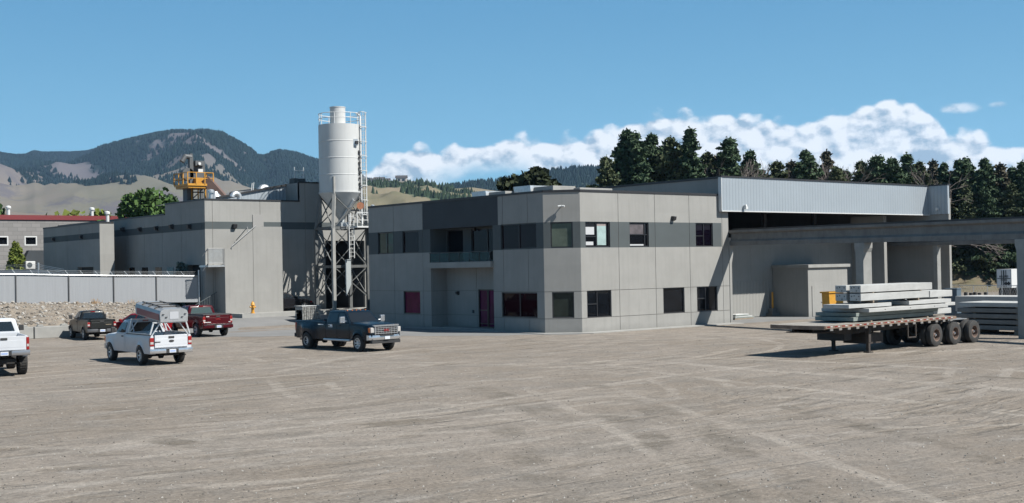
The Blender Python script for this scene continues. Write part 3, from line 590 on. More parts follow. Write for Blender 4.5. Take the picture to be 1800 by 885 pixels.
# crane runways
def runway(P0, P1, zt0, zt1, hgt, label):
    P0, P1 = np.array(P0, float), np.array(P1, float); t = _n(P1-P0); nn = np.array((t[1], -t[0]))
    if nn@np.array((-1., -1)) < 0: nn = -nn
    r = thing('crane_runway', label, 'crane runway', (P0[0], P0[1], 0))
    prof = [(-.32, 0), (.32, 0), (.32, -.14), (.13, -.24), (.13, -.62), (.26, -.74), (.26, -hgt), (-.26, -hgt), (-.26, -.74), (-.13, -.62), (-.13, -.24), (-.32, -.14)]
    L = np.linalg.norm(P1-P0)
    mb = MB(); k = int(L//8)+1
    for i in range(k):
        a, b = i/k+(.0004 if i else 0), (i+1)/k
        A = t*L*a; B = t*L*b; za, zb_ = zt0+(zt1-zt0)*a, zt0+(zt1-zt0)*b
        mb.prism([(A[0]+nn[0]*u, A[1]+nn[1]*u, za+w) for u, w in prof], (B[0]-A[0], B[1]-A[1], zb_-za))
    mb.build('beam', m_conc, r)
    mb = MB(); mb.obox((nn[0]*.04, nn[1]*.04, zt0+.005), (t[0]*L, t[1]*L, zt1-zt0), (-nn[0]*.08, -nn[1]*.08, 0), (0, 0, .1)); mb.build('rail', m_black, r)
    return r, t, nn, P0
def rcol(r, t, nn, P0, s, zt, w=.62, d=.62, corb=True):
    c = t*s; mb = MB(); lo = float(0)
    mb.obox((c[0]-t[0]*w/2-nn[0]*d/2, c[1]-t[1]*w/2-nn[1]*d/2, 0), (t[0]*w, t[1]*w, 0), (nn[0]*d, nn[1]*d, 0), (0, 0, zt))
    if corb:
        for sg in (-1, 1):
            mb.prism([(c[0]+t[0]*sg*w/2-nn[0]*d/2, c[1]+t[1]*sg*w/2-nn[1]*d/2, z) for z in (zt-.55,)]+[(c[0]+t[0]*sg*(w/2+k)-nn[0]*d/2, c[1]+t[1]*sg*(w/2+k)-nn[1]*d/2, z) for k, z in ((.09, zt-.3), (.09, zt-.002), (0, zt-.002))], (nn[0]*d, nn[1]*d, 0))
    return mb.build('column', m_pale, r)
R1 = runway((13.42, -.05), (13.42-.2*34-.3, -34.), 6.1, 5.78, 1.0, 'long concrete crane runway beam crossing in front of the open hall')
for s_, zz in ((12.1, 4.98), (23.3, 4.88)): rcol(*R1, s_, zz)
mb = MB(); mb.prism([(13.12-13.42, .04, z) for z in (0.,)]+[(-.3+k, .04, z) for k, z in ((.22, 0.), (.22, 3.9), (.36, 4.5), (.36, 5.08), (-.0, 5.08))], (0, .4, 0)); mb.build('column', m_wall, R1[0])
R2 = runway((35.4, 3.2), (35.4-.2*34, -31.), 6.0, 5.85, 1.0, 'far concrete crane runway beam by the roller door')
rcol(*R2, 5.2, 4.98, .36, .36, False); rcol(*R2, 22, 4.9, .6, .6)
# ------------------------------------------------------------ long plant building on the left
PX0, PY0, PZ = -9.35, 31.0, 9.36
plant = thing('plant_building', 'long pale grey concrete plant building with dark stripe and outside stair', 'building', (0, 0, 0))
bt, bb = 7.74, 7.19
mb = MB()
vjp = [.6, 4.5, 8.4]
def fnf(u, v):
    if any(abs(u-a) < .018 for a in vjp): return (.02, 3)
    return (0, 1) if bb < v < bt else (0, 0)
us_ = [0, 22]+[x for a in vjp for x in (a-.018, a+.018)]
XR = atY(526, 330, PY0)[0]; XR2 = atY(592, 330, PY0)[0]; ZR = atY(526, 321.5, PY0)[2]
gx0, gx1 = atY(572, 450, PY0)[0], atY(641, 450, PY0)[0]
def fn2(u, v):
    x = PX0+u
    if v > PZ and not (XR < x < XR2): return (.25, None)
    if gx0 < x < gx1 and v < 6.3: return (.25, None)
    if v > 8.75 and x > XR2: return (.25, None)
    return fnf(u, v)
relief(mb, (PX0, PY0, 0), (1, 0, 0), (0, -1, 0), us_+[XR-PX0, XR2-PX0, gx0-PX0, gx1-PX0], [0, 6.3, bb, bt, 8.75, PZ, ZR], fn2)
# dark recess added in place of the shaded wall behind the silo
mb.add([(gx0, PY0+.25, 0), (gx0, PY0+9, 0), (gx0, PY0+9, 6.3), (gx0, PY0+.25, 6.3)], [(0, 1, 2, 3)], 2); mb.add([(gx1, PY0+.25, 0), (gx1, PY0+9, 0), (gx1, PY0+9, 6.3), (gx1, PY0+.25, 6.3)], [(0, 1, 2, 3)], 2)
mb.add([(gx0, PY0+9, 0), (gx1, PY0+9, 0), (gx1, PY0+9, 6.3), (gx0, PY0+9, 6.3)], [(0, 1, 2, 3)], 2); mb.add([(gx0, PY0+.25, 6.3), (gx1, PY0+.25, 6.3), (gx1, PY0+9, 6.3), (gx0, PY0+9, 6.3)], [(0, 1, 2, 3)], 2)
# long side, u from far end to the corner
YE = atX(200, 400, PX0)[1]; YS = atX(290, 370, PX0)[1]; YF = YE+14; zl = atX(200.5, 387.7, PX0)[2]
dY0, dY1 = atX(326, 467, PX0)[1], atX(352, 467, PX0)[1]
b1, b2 = atX(201, 405.6, PX0)[2], atX(201, 416.7, PX0)[2]
def fn3(u, v):
    y = YF-u
    if y > YS and v > zl: return (.25, None)
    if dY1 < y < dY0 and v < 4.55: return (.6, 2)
    if any(abs(u-a) < .018 for a in vjs): return (.02, 3)
    return (0, 1) if b2 < v < b1 else (0, 0)
vjs = [YF-PY0-.6-k*3.6 for k in range(9)]
relief(mb, (PX0, YF, 0), (0, -1, 0), (-1, 0, 0), [0, YF-YS, YF-dY0, YF-dY1, YF-PY0]+[x for a in vjs for x in (a-.018, a+.018)], [0, 4.55, b2, b1, zl, PZ], fn3)
mb.add([(XR, PY0, PZ), (XR, PY0+12, PZ), (XR, PY0+12, ZR), (XR, PY0, ZR)], [(0, 1, 2, 3)], 0)
mb.build('wall', mats_o, plant, fix=False)
mb = MB(); mb.add([(PX0, PY0, PZ-.2), (XR, PY0, PZ-.2), (XR, YS, PZ-.2), (PX0, YS, PZ-.2)], [(0, 1, 2, 3)]); mb.add([(PX0, YS, zl-.2), (12, YS, zl-.2), (12, YF, zl-.2), (PX0, YF, zl-.2)], [(0, 1, 2, 3)]); mb.add([(XR, PY0, ZR-.2), (XR2, PY0, ZR-.2), (XR2, PY0+12, ZR-.2), (XR, PY0+12, ZR-.2)], [(0, 1, 2, 3)])
mb.add([(XR2, PY0, 8.6), (16, PY0, 8.6), (16, YS, 8.6), (XR2, YS, 8.6)], [(0, 1, 2, 3)]); mb.build('roof', m_roofing, plant, fix=False)
def cop(mb, a, b, z, w=.25, h=.11): mb.beam((a[0], a[1], z+h/2-.02), (b[0], b[1], z+h/2-.02), w, h)
mb = MB(); cop(mb, (PX0-.04, PY0+.08), (XR, PY0+.08), PZ); cop(mb, (PX0+.08, PY0+.2), (PX0+.08, YS), PZ); cop(mb, (PX0+.08, YS+.13), (PX0+.08, YF), zl); cop(mb, (PX0+.08, YS+.0), (PX0+6, YS+.0), PZ, .2)
cop(mb, (XR-.05, PY0+.08), (XR2, PY0+.08), ZR); cop(mb, (XR2, PY0+.08), (PX0+22, PY0+.08), 8.75, .25, .1); mb.build('coping', m_black, plant)
mb = MB(); ys_ = PY0+2.2
pl = [atY(381, 349, ys_), atY(524, 322.6, ys_), atY(525.5, 356, ys_), atY(381, 356, ys_)]
mb.prism([tuple(p) for p in pl], (0, .2, 0)); mb.build('roof_siding', m_sidingx, plant)
mb = MB(); mb.beam(pl[0]+np.array((0, .02, .05)), pl[1]+np.array((0, .02, .05)), .35, .13); mb.build('coping', m_black, plant)
mb = MB(); mb.add([pl[0]+np.array((0, .1, 0)), pl[1]+np.array((0, .1, 0)), pl[1]+np.array((0, 12, 0)), pl[0]+np.array((0, 12, 0))], [(0, 1, 2, 3)]); mb.build('roof', m_roofing, plant, fix=False)
for px, py in ((405.5, 397), (425, 396)):
    pass
q = atY(411, 394, PY0); wall_lamp(plant, (q[0], PY0, q[2]), (0, -1, 0), 1.2)
for px in (218, 248, 277, 304, 335):
    q = atX(px, 402 if px < 250 else (400 if px < 290 else 397), PX0); wall_lamp(plant, (PX0, q[1], q[2]+.1), (-1, 0, 0), 1.2)
# small windows row low on the long side
for px in (232, 255, 279, 300):
    q = atX(px, 477, PX0); mb = MB(); mb.box(PX0-.03, PX0-.002, q[1]-.6, q[1]+.6, q[2]-.5, q[2]+.3); mb.build('window', g_dark, plant)
# stair enclosure standing off the front wall
SY = PY0-1.6; SF = lambda px, py: atY(px, py, SY)
a0 = SF(395, 437)[0]; a1 = SF(406, 437)[0]; a2 = SF(450, 399)[0]; a3 = SF(495.5, 399)[0]; zt1 = SF(395, 437.3)[2]; zt2 = SF(450, 398.8)[2]
mb = MB(); gb = .3
jx = SF(445.5, 480)[0]
mb.prism([(a0, SY, gb), (jx-.012, SY, gb), (jx-.012, SY, zt1+(zt2-zt1)*((jx-a1)/(a2-a1))), (a1, SY, zt1), (a0, SY, zt1)], (0, .18, 0))
mb.prism([(jx+.012, SY, gb), (a3, SY, gb), (a3, SY, zt2), (a2, SY, zt2), (jx+.012, SY, zt1+(zt2-zt1)*((jx+.012-a1)/(a2-a1)))], (0, .18, 0))
mb.obox((jx-.012, SY+.03, gb), (.024, 0, 0), (0, .14, 0), (0, 0, zt2-gb-.4), 1)
mb.box(a3-.18, a3-.002, SY+.18, PY0-.002, 2.6, zt2-.01); mb.box(a0+.003, a0+.18, SY+.18, PY0-.002, gb, 4.35)
st = mb.build('stair_wall', [m_wall, m_joint], plant)
mb = MB(); dx0, dx1 = atY(443.8, 385, PY0)[0], atY(462.8, 385, PY0)[0]; dz = atY(450, 377.8, PY0)[2]
mb.box(dx0, dx1, PY0-.05, PY0-.003, zt2-.9, dz); dd = mb.build('door', mat('stair_door', (.235, .23, .22), .6), plant)
mb = MB(); mb.box(dx1-.16, dx1-.10, PY0-.1, PY0-.05, dz-1.05, dz-.9); mb.build('handle', m_black, dd)
mb = MB(); n_ = 16
for i in range(n_):
    f0 = i/n_; x = a1+(a2-a1)*f0; z = 4.5+(zt2-1.-4.5)*f0; mb.box(x, x+(a2-a1)/n_*1.1, SY+.2, PY0-.02, z, z+.06)
mb.box(a2, a3-.2, SY+.2, PY0-.02, zt2-1.0, zt2-.94); lx0 = atY(366, 440, SY)[0]; mb.box(lx0, a1, SY+.02, PY0-.02, 4.36, 4.5); mb.build('stair', m_steelg, plant)
m_rail_ = mat('rail_grey_paint', (.26, .26, .255), .6); mb = MB(); L0 = atY(367, 437.3, SY); zr0, zr1 = 4.62, L0[2]
for x in (lx0, a0-.1): mb.tube([(x, SY+.05, 4.4), (x, SY+.05, zr1)], .035, 6); mb.tube([(x, SY+.05, 4.5), (x, SY+.05, zr1-.0)], .035, 6)
for z in (zr0, zr1): mb.tube([(lx0, SY+.05, z), (a0-.1, SY+.05, z)], .035, 6); mb.tube([(lx0, SY+.05, z), (lx0-.25, SY+.45, z-(.55))], .035, 6)
mb.tube([(a0-.06, SY+.05, 4.5), (a0-.06, SY+.05, zr1)], .05, 6)
ax0 = SF(407, 433.5); ax1 = SF(449, 399.8)
mb.tube([(ax0[0], SY-.06, ax0[2]+.02), (ax1[0], SY-.06, ax1[2]+.12)], .04, 6); mb.tube([(ax0[0], SY-.06, ax0[2]-.15), (ax0[0], SY-.06, ax0[2]+.05)], .03, 6); mb.build('handrail', m_rail_, plant)
mb = MB()
for i in range(30): x = lx0+.06+i*(a0-.16-lx0)/30; mb.box(x, x+.012, SY+.045, SY+.055, zr0, zr1)
mb.build('railing_mesh', m_steelg, plant)
q = SF(436, 401); mb = MB(); mb.tube([(q[0]+.1, SY+.3, zt1+.8), (q[0]+.1, SY+.3, q[2]+.1)], .035, 6); mb.tube([(q[0]+.1, SY+.3, q[2]+.05), (q[0]-.25, PY0-.1, q[2]-.9)], .03, 6); mb.build('lamp_arm', m_rail_, plant)
# ground-level stair rail in the dark corner
mb = MB(); 
for k in range(9): mb.box(a0-1.9+k*.2, a0-1.87+k*.2, PY0-.4, PY0-.37, .45, 1.6+k*.1)
mb.tube([(a0-1.9, PY0-.38, 1.55), (a0-.1, PY0-.38, 2.5)], .03, 6); mb.build('stair_rail', m_band, plant)
# raised walk in front of the stair
mb = MB(); q0 = atZ(426, 559.6, .42); q1 = atZ(529, 557.6, .42)
yb_ = SY-1.9; mb.box(atY(426, 557, yb_)[0], 4.5, yb_, PY0-.01, .2, .92); struct(mb.build('raised_walk', m_pale))
YW = yb_

# thin slab at the far end, shaped and stepped forward so its end stays sunlit
BX = -12.0; BY = atX(175, 400, BX)[1]; BE = atX(76, 404, BX)[1]; BZ = atX(175, 392, BX)[2]; BXR = atY(200.3, 400, BY)[0]
blk = thing('annex_building', 'lower grey annex block with a sunlit end beyond the plant wall', 'building', (0, 0, 0))
c1_, c2_ = atX(175, 409, BX)[2], atX(175, 420, BX)[2]
mb = MB(); o0, o1 = atX(136, 472, BX)[1], atX(164, 472, BX)[1]
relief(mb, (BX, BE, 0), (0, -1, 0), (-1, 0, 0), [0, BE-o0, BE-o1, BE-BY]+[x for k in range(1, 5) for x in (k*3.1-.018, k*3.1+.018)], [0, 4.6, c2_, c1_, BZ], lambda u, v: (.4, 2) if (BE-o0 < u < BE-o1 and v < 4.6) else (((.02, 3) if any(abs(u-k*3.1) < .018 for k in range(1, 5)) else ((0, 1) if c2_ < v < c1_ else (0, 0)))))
mb.add([(BX, BY, 0), (BXR, BY, 0), (BXR, BY, BZ), (BX, BY, BZ)], [(0, 1, 2, 3)], 0); mb.add([(BX, BE, 0), (BXR, BE, 0), (BXR, BE, BZ), (BX, BE, BZ)], [(3, 2, 1, 0)], 0)
mb.build('wall', mats_o, blk, fix=False)
mb = MB(); mb.add([(BX, BY, BZ-.1), (BXR, BY, BZ-.1), (BXR, BE, BZ-.1), (BX, BE, BZ-.1)], [(0, 1, 2, 3)]); mb.build('roof', m_roofing, blk, fix=False)
mb = MB(); cop(mb, (BX-.05, BY+.08), (BXR, BY+.08), BZ); cop(mb, (BX+.08, BY+.2), (BX+.08, BE), BZ); mb.build('coping', m_black, blk)
for px, py in ((96, 421), (145, 417)):
    q = atX(px, py, BX); wall_lamp(blk, (BX, q[1], q[2]+.15), (-1, 0, 0), 1.1)

# ------------------------------------------------------------ block building with red coping, far left
m_cmu = bpy.data.materials.new('block_wall'); m_cmu.use_nodes = True; t = m_cmu.node_tree; b = t.nodes['Principled BSDF']; b.inputs['Roughness'].default_value = .9
tc = N(t, 'ShaderNodeTexCoord'); mp = N(t, 'ShaderNodeMapping', ins={0: tc.outputs['Object'], 2: (math.pi/2, 0, 0)})
br = N(t, 'ShaderNodeTexBrick', ins={'Vector': mp.outputs[0], 'Color1': (.195, .187, .183, 1), 'Color2': (.15, .146, .142, 1), 'Mortar': (.125, .125, .12, 1), 'Scale': 1., 'Mortar Size': .02, 'Brick Width': .9, 'Row Height': .4, 'Bias': -.2})
t.links.new(br.outputs[0], b.inputs['Base Color'])
m_redm = mat('red_metal', (.15, .022, .025), .5)
far = thing('block_building', 'long grey block building with a red coping behind the annex', 'building', (0, 0, 0))
FY = 72.
A = atY(0, 385.5, FY); Bq = atY(190, 388.5, FY); zt_ = A[2]
x0 = atY(-60, 385, FY)[0]; x1 = atY(260, 385, FY)[0]
WF = []
for (pa, pb) in ((-18, 12.5), (45, 63)):
    q0, q1 = atY(pa, 417.5, FY), atY(pb, 430, FY); WF.append((q0[0]-x0, q1[0]-x0, q1[2], q0[2]))
mb = MB(); us_, vs_ = [0, x1-x0], [0, zt_]
for a, b_, c, d in WF: us_ += [a, b_]; vs_ += [c, d]
relief(mb, (x0, FY, 0), (1, 0, 0), (0, -1, 0), us_, vs_, lambda u, v: (.2, None) if any(a < u < b_ and c < v < d for a, b_, c, d in WF) else (0, 0))
mb.add([(x0, FY, 0), (x0, FY+20, 0), (x0, FY+20, zt_), (x0, FY, zt_)], [(3, 2, 1, 0)]); mb.build('wall', m_cmu, far, fix=False)
mb = MB(); mb.box(x0-.1, x1+.1, FY-.12, FY+.3, zt_-.05, zt_+.42); mb.build('coping', m_redm, far)
mb = MB(); mb.add([(x0, FY, zt_-.1), (x1, FY, zt_-.1), (x1, FY+20, zt_-.1), (x0, FY+20, zt_-.1)], [(0, 1, 2, 3)]); mb.build('roof', m_roofing, far, fix=False)
for w in WF:
    fo = window(far, (x0, FY, 0), RU, RN, *w, [], g_dark, depth=.2)
    mb = MB()
    for (p, q, r_, s_) in ((w[0]-.12, w[1]+.12, w[3], w[3]+.12), (w[0]-.12, w[1]+.12, w[2]-.12, w[2]), (w[0]-.12, w[0], w[2], w[3]), (w[1], w[1]+.12, w[2], w[3])): mb.box(x0+p, x0+q, FY-.03, FY-.002, r_, s_)
    mb.build('trim', m_white, fo)
mb = MB(); q = atY(76, 460, FY-.05)
wl = thing('cooling_unit', 'small white cooling unit with round fan by the block building', 'air conditioner', tuple(atY(53, 473, FY-1.2)), 0)
mb = MB(); mb.box(-.45, .45, -.2, .2, 0, .75); mb.build('cabinet', m_white, wl, bevel=.03); mb = MB(); mb.lathe([(.0, -.22), (.24, -.22), (.26, -.2)], c=(-.1, 0, .38), axis='y'); mb.build('fan', m_band, wl)
q = atY(60, 432, FY-2.); q2 = atY(80, 475, FY-2.)
lt = thing('lean_to', 'dark lean-to with sloped side between block building and annex', 'shed', (0, 0, 0))
pp = [atY(51, 440.5, 71.), atY(78, 440.5, 71.), atY(78, 480, 71.), atY(41, 480, 71.), atY(43, 458, 71.)]
mb = MB(); mb.prism([tuple(p) for p in pp], (0, .8, 0)); mb.build('wall', m_dark, lt)
for px, py, hh, lb in ((15, 384, .9, 'short white vent pipe on the left end of the block building'), (162, 386, .9, 'short white vent pipe above the middle of the red coping')):
    q = atY(px, py+2, FY+2); pipe((q[0], FY+2, zt_-.1), q[2]-zt_+1.35, .16, lb, m=m_white)
q = atY(189, 388, BY+3); pipe((q[0], BY+3, BZ-.1), 1.1, .14, 'white vent pipe standing on the annex roof', m=m_white)

# ------------------------------------------------------------ embankment, retaining blocks, slatted fence
FNY = 31.25; fx0, fx1 = atY(-14, 483, FNY)[0], -9.98
def fbase(x): return float(np.interp(x, [-24, -22.85, -19.2, -16.1, -13.1, -9.9], [2.2, 2.15, 2.02, 1.92, 1.86, 1.77]))
TOE = 26.35
m_dirt = mat('rubble_earth', (0.139, 0.122, 0.104), .95, scale=2.2, var2=(.22, .19, .155), bump=.9, bscale=9., spec=.1)
xs = np.linspace(-40, -9.6, 150); ys2 = np.concatenate([np.linspace(TOE-.1, FNY+.6, 60), [FNY+3, BE+30]]); P = []
def embz(x, y):
    f = min(max((y-TOE)/(FNY-.3-TOE), 0), 1); b = fbase(x)-.02
    z0 = .72+.0*x
    z = z0+(b-z0)*(f**.75); z += (.16*mnoise.noise((x*.9, y*1.3, 1.))+.09*mnoise.noise((x*2.6, y*3., 5.)))*math.sin(math.pi*min(f, 1)*.9+.1)
    e = 1-ss(x, -13.2, -10.8)*(1-f*.72)
    return z*e+.05*(1-e)
for x in xs:
    for y in ys2: P.append((x, y, embz(x, y) if y < FNY+1 else fbase(max(x, -24))-.02-(.35 if y > FNY+2 else 0)))
struct(grid_obj('embankment', P, len(xs), len(ys2), m_dirt))
# loose stones on it
mb = MB(); ico = bmesh.new(); bmesh.ops.create_icosphere(ico, subdivisions=1, radius=1); iv = np.array([v.co[:] for v in ico.verts]); ifc = [tuple(v.index for v in f.verts) for f in ico.faces]; ico.free()
def stone(mb, p, s, mi=0):
    sc_ = s*np.array([rng.uniform(.8, 1.5), rng.uniform(.7, 1.2), rng.uniform(.5, .9)]); g = rng.uniform(0, 6.28); c_, s_ = math.cos(g), math.sin(g)
    v = iv*sc_*(1+rng.uniform(-.22, .22, (len(iv), 1))); v = v@np.array([[c_, -s_, 0], [s_, c_, 0], [0, 0, 1]]); mb.add(v+np.array(p), ifc, mi)
for i in range(3200):
    x = rng.uniform(-26, -10.6); f = rng.rand(); y = TOE+.1+f*(FNY-TOE+.1); s = .025+.10*rng.rand()**5+(.12*rng.rand()**2 if f > .93 else 0)
    stone(mb, (x, y, embz(x, y)+s*.25), s, int(rng.rand() < .5))
ro = mb.build('rubble_stones', [mat('stone_light', (0.295, 0.28, 0.258), .9, var=.2, scale=3.), mat('stone_brown', (0.168, 0.148, 0.126), .9, var=.25, scale=3.)], fix=False); ro['kind'] = 'stuff'
# low retaining blocks
y0 = TOE-.85; bl = None; bxs = [atY(-62, 595, y0)[0], atY(-2, 595, y0)[0]]
xx = atY(60, 595, y0)[0]; step = 2.46
k = 0
for i in range(-3, 7):
    xa = xx+i*step
    if xa > -13.5: break
    if bl is None:
        bl = thing('retaining_block', 'x', 'concrete block', (xa+step/2, y0, 0), 0, 'low concrete retaining blocks below the rubble bank')
        mb = MB(); mb.box(-step/2+.03, step/2-.03, 0, .8, 0, .74); mb.build('block', m_pale, bl, bevel=.03)
        mb = MB()
        for sx_ in (-.75, .75): mb.prism([(sx_-.22, .25, .74), (sx_+.22, .25, .74), (sx_+.14, .25, .86), (sx_-.14, .25, .86)], (0, .3, 0))
        mb.build('lug', m_pale, bl, bevel=.02); blist = [bl]
    else: blist.append(dup(bl, (xa+step/2+rng.uniform(-.01, .01), y0+rng.uniform(-.03, .03), 0), 0, 'x'))
names = {1: 'concrete retaining block at the left frame edge behind the white truck', 2: 'concrete retaining block left of the visible joint', 3: 'concrete retaining block beside the dark grey truck, in its shadow'}
for i, o in enumerate(blist): o['label'] = names.get(i, {0: 'concrete retaining block farthest left, outside the picture edge', 4: 'concrete retaining block between dark grey truck and ladder rack truck', 5: 'concrete retaining block behind the cab of the ladder rack truck', 6: 'concrete retaining block nearest the red truck'}.get(i, 'last low concrete block at the right end of the row'))
# fence
m_slat = mat('fence_slat', (.245, .255, .268), .5, .1, var=.04, scale=1.5, bump=.12, bscale=12., stretch=(6, 1, .3), stain=.10, streak=(5, 5, .15))
m_post = mat('fence_post_steel', (.10, .10, .10), .6, .3)
fen = thing('slat_fence', 'long grey slatted fence on top of the rubble bank', 'fence', (0, FNY, 0))
pxs = [-60, 28, 121, 200, 275, 349.7]; pos = [atY(p, 510, FNY)[0] for p in pxs]
for i, x in enumerate(pos):
    zb = fbase(x); mb = MB(); r_ = .045
    mb.tube([(x, -.02, zb-.35), (x, -.02, zb+1.98)], r_ if i < 5 else .06, 8)
    if i == 5: mb.tube([(x, -.02, zb+1.9), (x, -.02, zb+2.4)], .06, 8)
    mb.build('post', m_post if i < 5 else m_steelg, fen)
for i in range(5):
    xa, xb = pos[i]+.05, pos[i+1]-.05; za, zb = fbase(xa), fbase(xb)
    mb = MB(); n_ = 24
    vs = []
    for j in range(n_+1):
        f = j/n_; x = xa+(xb-xa)*f; z = za+(zb-za)*f; w = .0015*math.sin(j*1.7+i)
        vs += [(x, .03+w, z+.02), (x, .03+w, z+1.88), (x, .055+w, z+1.88), (x, .055+w, z+.02)]
    fs = [(4*j+a, 4*j+4+a, 4*j+4+(a+1) % 4, 4*j+(a+1) % 4) for j in range(n_) for a in range(4)]; mb.add(vs, fs); mb.build('slat_panel', m_slat, fen)
mb = MB(); zz = lambda x, h: (x, -.02, fbase(x)+h)
for a, b_ in zip(pos[:-1], pos[1:]): mb.tube([zz(a, 1.95), zz(b_, 1.95)], .04, 8)
mb.build('top_rail', m_steelg, fen)
for i in range(5):
    for f in (0, .33, .66):
        x = pos[i]+f*(pos[i+1]-pos[i]); mb = MB(); mb.tube([zz(x, 1.95), (x-.18, .22, fbase(x)+2.28)], .016, 5)
        if f == 0 or True: mb.build('barb_arm', m_steelg, fen)
mb = MB()
for h, yy, xo in ((2.06, .08, -.06), (2.16, .14, -.12), (2.26, .2, -.17)): mb.tube([(x+xo, yy, fbase(x)+h) for x in pos], .007, 4)
mb.build('barbed_wire', m_steelg, fen)
# second run of fence going away behind
f2 = thing('slat_fence', 'second grey slatted fence run crossing behind the first', 'fence', (0, 0, 0))
Pc = at(68, 478, 100); Pl = at(-40, 478, 103); Pr = at(112, 482, 92)
mb = MB()
for a, b_ in ((Pl, Pc), (Pc, Pr)):
    za, zb = at(68, 474, 100)[2], at(68, 474, 100)[2]-.0
    zb = za if b_ is Pc else at(112, 483, 92)[2]
    mb.prism([(a[0], a[1], .5), (b_[0], b_[1], .5), (b_[0], b_[1], zb), (a[0], a[1], za)], (.03, .03, 0))
mb.build('slat_panel', m_slat, f2)
mb = MB(); mb.tube([(Pc[0], Pc[1], .5), (Pc[0], Pc[1], za+.55)], .07); mb.build('post', m_steelg, f2)
mb = MB()
for h in (.15, .28, .4): mb.tube([(Pl[0], Pl[1], za+h), (Pc[0], Pc[1], za+h), (Pr[0], Pr[1], zb+h)], .012, 4)
mb.build('barbed_wire', m_steelg, f2)
# scrap timber and rubble by the fence foot
m_wood = mat('weathered_wood', (.20, .16, .12), .85, var=.25, scale=3., stretch=(1, 8, 8))
for i, (pa, pb, ya_, yb2, lb) in enumerate((((78, 537), (118, 538), .0, 0, 'weathered timber lying along the fence foot'), ((138, 534.5), (182, 545), 0, 0, 'thin brown timber sloping down the rubble bank'))):
    a = atY(*pa, FNY-.25); b_ = atY(*pb, FNY-.6); mb = MB(); mb.beam(a, b_, .15, .14); tag(mb.build('timber', m_wood, bevel=.01), lb, 'timber')
q = atY(136, 540, FNY-.4); mb = MB(); mb.lathe([(0, 0), (.09, 0), (.10, .45), (0, .5)], c=(q[0], q[1], q[2]-.1), n=10); tag(mb.build('stump', m_wood, fix=False), 'short upright wooden stump below the fence', 'post')

# ------------------------------------------------------------ cement silo
SX_, SY_ = 0.35, 27.75; silo = thing('cement_silo', 'tall white cement silo on a braced steel frame', 'silo', (SX_, SY_, 0))
m_silo = mat('silo_white_paint', (0.437, 0.443, 0.437), .5, var=.03, scale=.8, stain=.16, streak=(2.2, 2.2, .10)); m_rust = mat('rusty_copper', (.36, .15, .08), .7, var=.2, scale=5.)
ds = proj((SX_, SY_, 10))[2]; sc_z = lambda py: at(594, py, ds)[2]
zc0, zc1 = sc_z(338.5), sc_z(221); R_ = 74.5/2/F*ds
mb = MB(); seams = []
for k in range(1, 4): seams += [zc0+(zc1-zc0)*k/4]
prof = [(0, zc1+.12), (R_*.5, zc1+.08), (R_, zc1)]
for z in reversed(seams): prof += [(R_, z+.04), (R_+.015, z+.02), (R_+.015, z-.02), (R_, z-.04)]
prof += [(R_, zc0)]
mb.lathe(prof, n=56); mb.build('barrel', m_silo, silo, smooth=35)
mb = MB(); mb.lathe([(R_-.01, zc0), (R_+.05, zc0), (R_+.05, zc0-.08), (.22, sc_z(386)), (.22, sc_z(395)), (0, sc_z(395))], n=48); mb.build('hopper', m_silo, silo, smooth=35)
ft = at(589, 190.5, ds)[2]; fr = 27/2/F*ds; fx = -.18
mb = MB(); mb.lathe([(fr, zc1), (fr, ft), (fr*1.04, ft), (fr*1.04, ft+.06), (0, ft+.14)], c=(fx, fx*.2, 0), n=32); mb.build('dust_filter', m_silo, silo, smooth=35)
rt = zc1+(ft-zc1)*.64
mb = MB()
for h in (rt, (rt+zc1)/2+.05): mb.tube([(R_*.98*math.cos(g), R_*.98*math.sin(g), h) for g in np.linspace(0, 2*math.pi, 41)], .028, 6, caps=False)
for g in np.linspace(0, 2*math.pi, 9)[:-1]: mb.tube([(R_*.98*math.cos(g), R_*.98*math.sin(g), zc1), (R_*.98*math.cos(g), R_*.98*math.sin(g), rt)], .032, 6)
mb.build('guard_rail', m_white, silo)
hx, hy = 1.5, 1.3; zp = sc_z(402); z2 = sc_z(469); zb0 = .95; m_leg_shaded = mat('leg_paint', (.105, .11, .11), .6, .2, var=.15, scale=2., stain=.35, streak=(3, 3, .4))  # dark frame colour stands in for shade on legs and braces
corners = [(-hx, hy), (-hx, -hy), (hx, hy), (hx, -hy)]
for cx_, cy_ in corners:
    mb = MB(); ti = .80; top_ = (cx_*ti, cy_*ti, zc0-.1)
    up_ = zc0+1.1 if (cx_, cy_) == (-hx, -hy) else zc0-.1
    mb.beam((cx_, cy_, zb0), (cx_, cy_, zp), .24, .24); mb.beam((cx_, cy_, zp-.05), top_, .22, .22)
    if up_ > zc0: mb.beam((cx_*ti, cy_*ti-.0, zc0-.2), (cx_*ti, cy_*ti, up_), .24, .2)
    mb.box(cx_-.25, cx_+.25, cy_-.25, cy_+.25, zb0, zb0+.06); mb.build('leg', m_pale if up_ > zc0 else m_leg_shaded, silo)  # front leg gets a pale colour for its sunlit look
mb = MB(); ring = [(-hx, -hy), (hx, -hy), (hx, hy), (-hx, hy)]
for i in range(4):
    a, b_ = ring[i], ring[(i+1) % 4]
    for z in (zp, z2): mb.beam((*a, z), (*b_, z), .16, .2)
    for za, zb in ((zb0+.9, z2), (z2, zp)):
        mb.beam((*a, za), (*b_, zb), .055, .055); mb.beam((a[0]*1.001, a[1]*1.001, zb), (b_[0]*1.001, b_[1]*1.001, za), .07, .07)
    mb.beam((*a, zp), (b_[0]*.82, b_[1]*.82, zc0-.3), .07, .07); mb.beam((a[0]*.82, a[1]*.82, zc0-.3), (b_[0]*1.002, b_[1]*1.002, zp), .07, .07)
mb.build('brace', m_leg_shaded, silo)
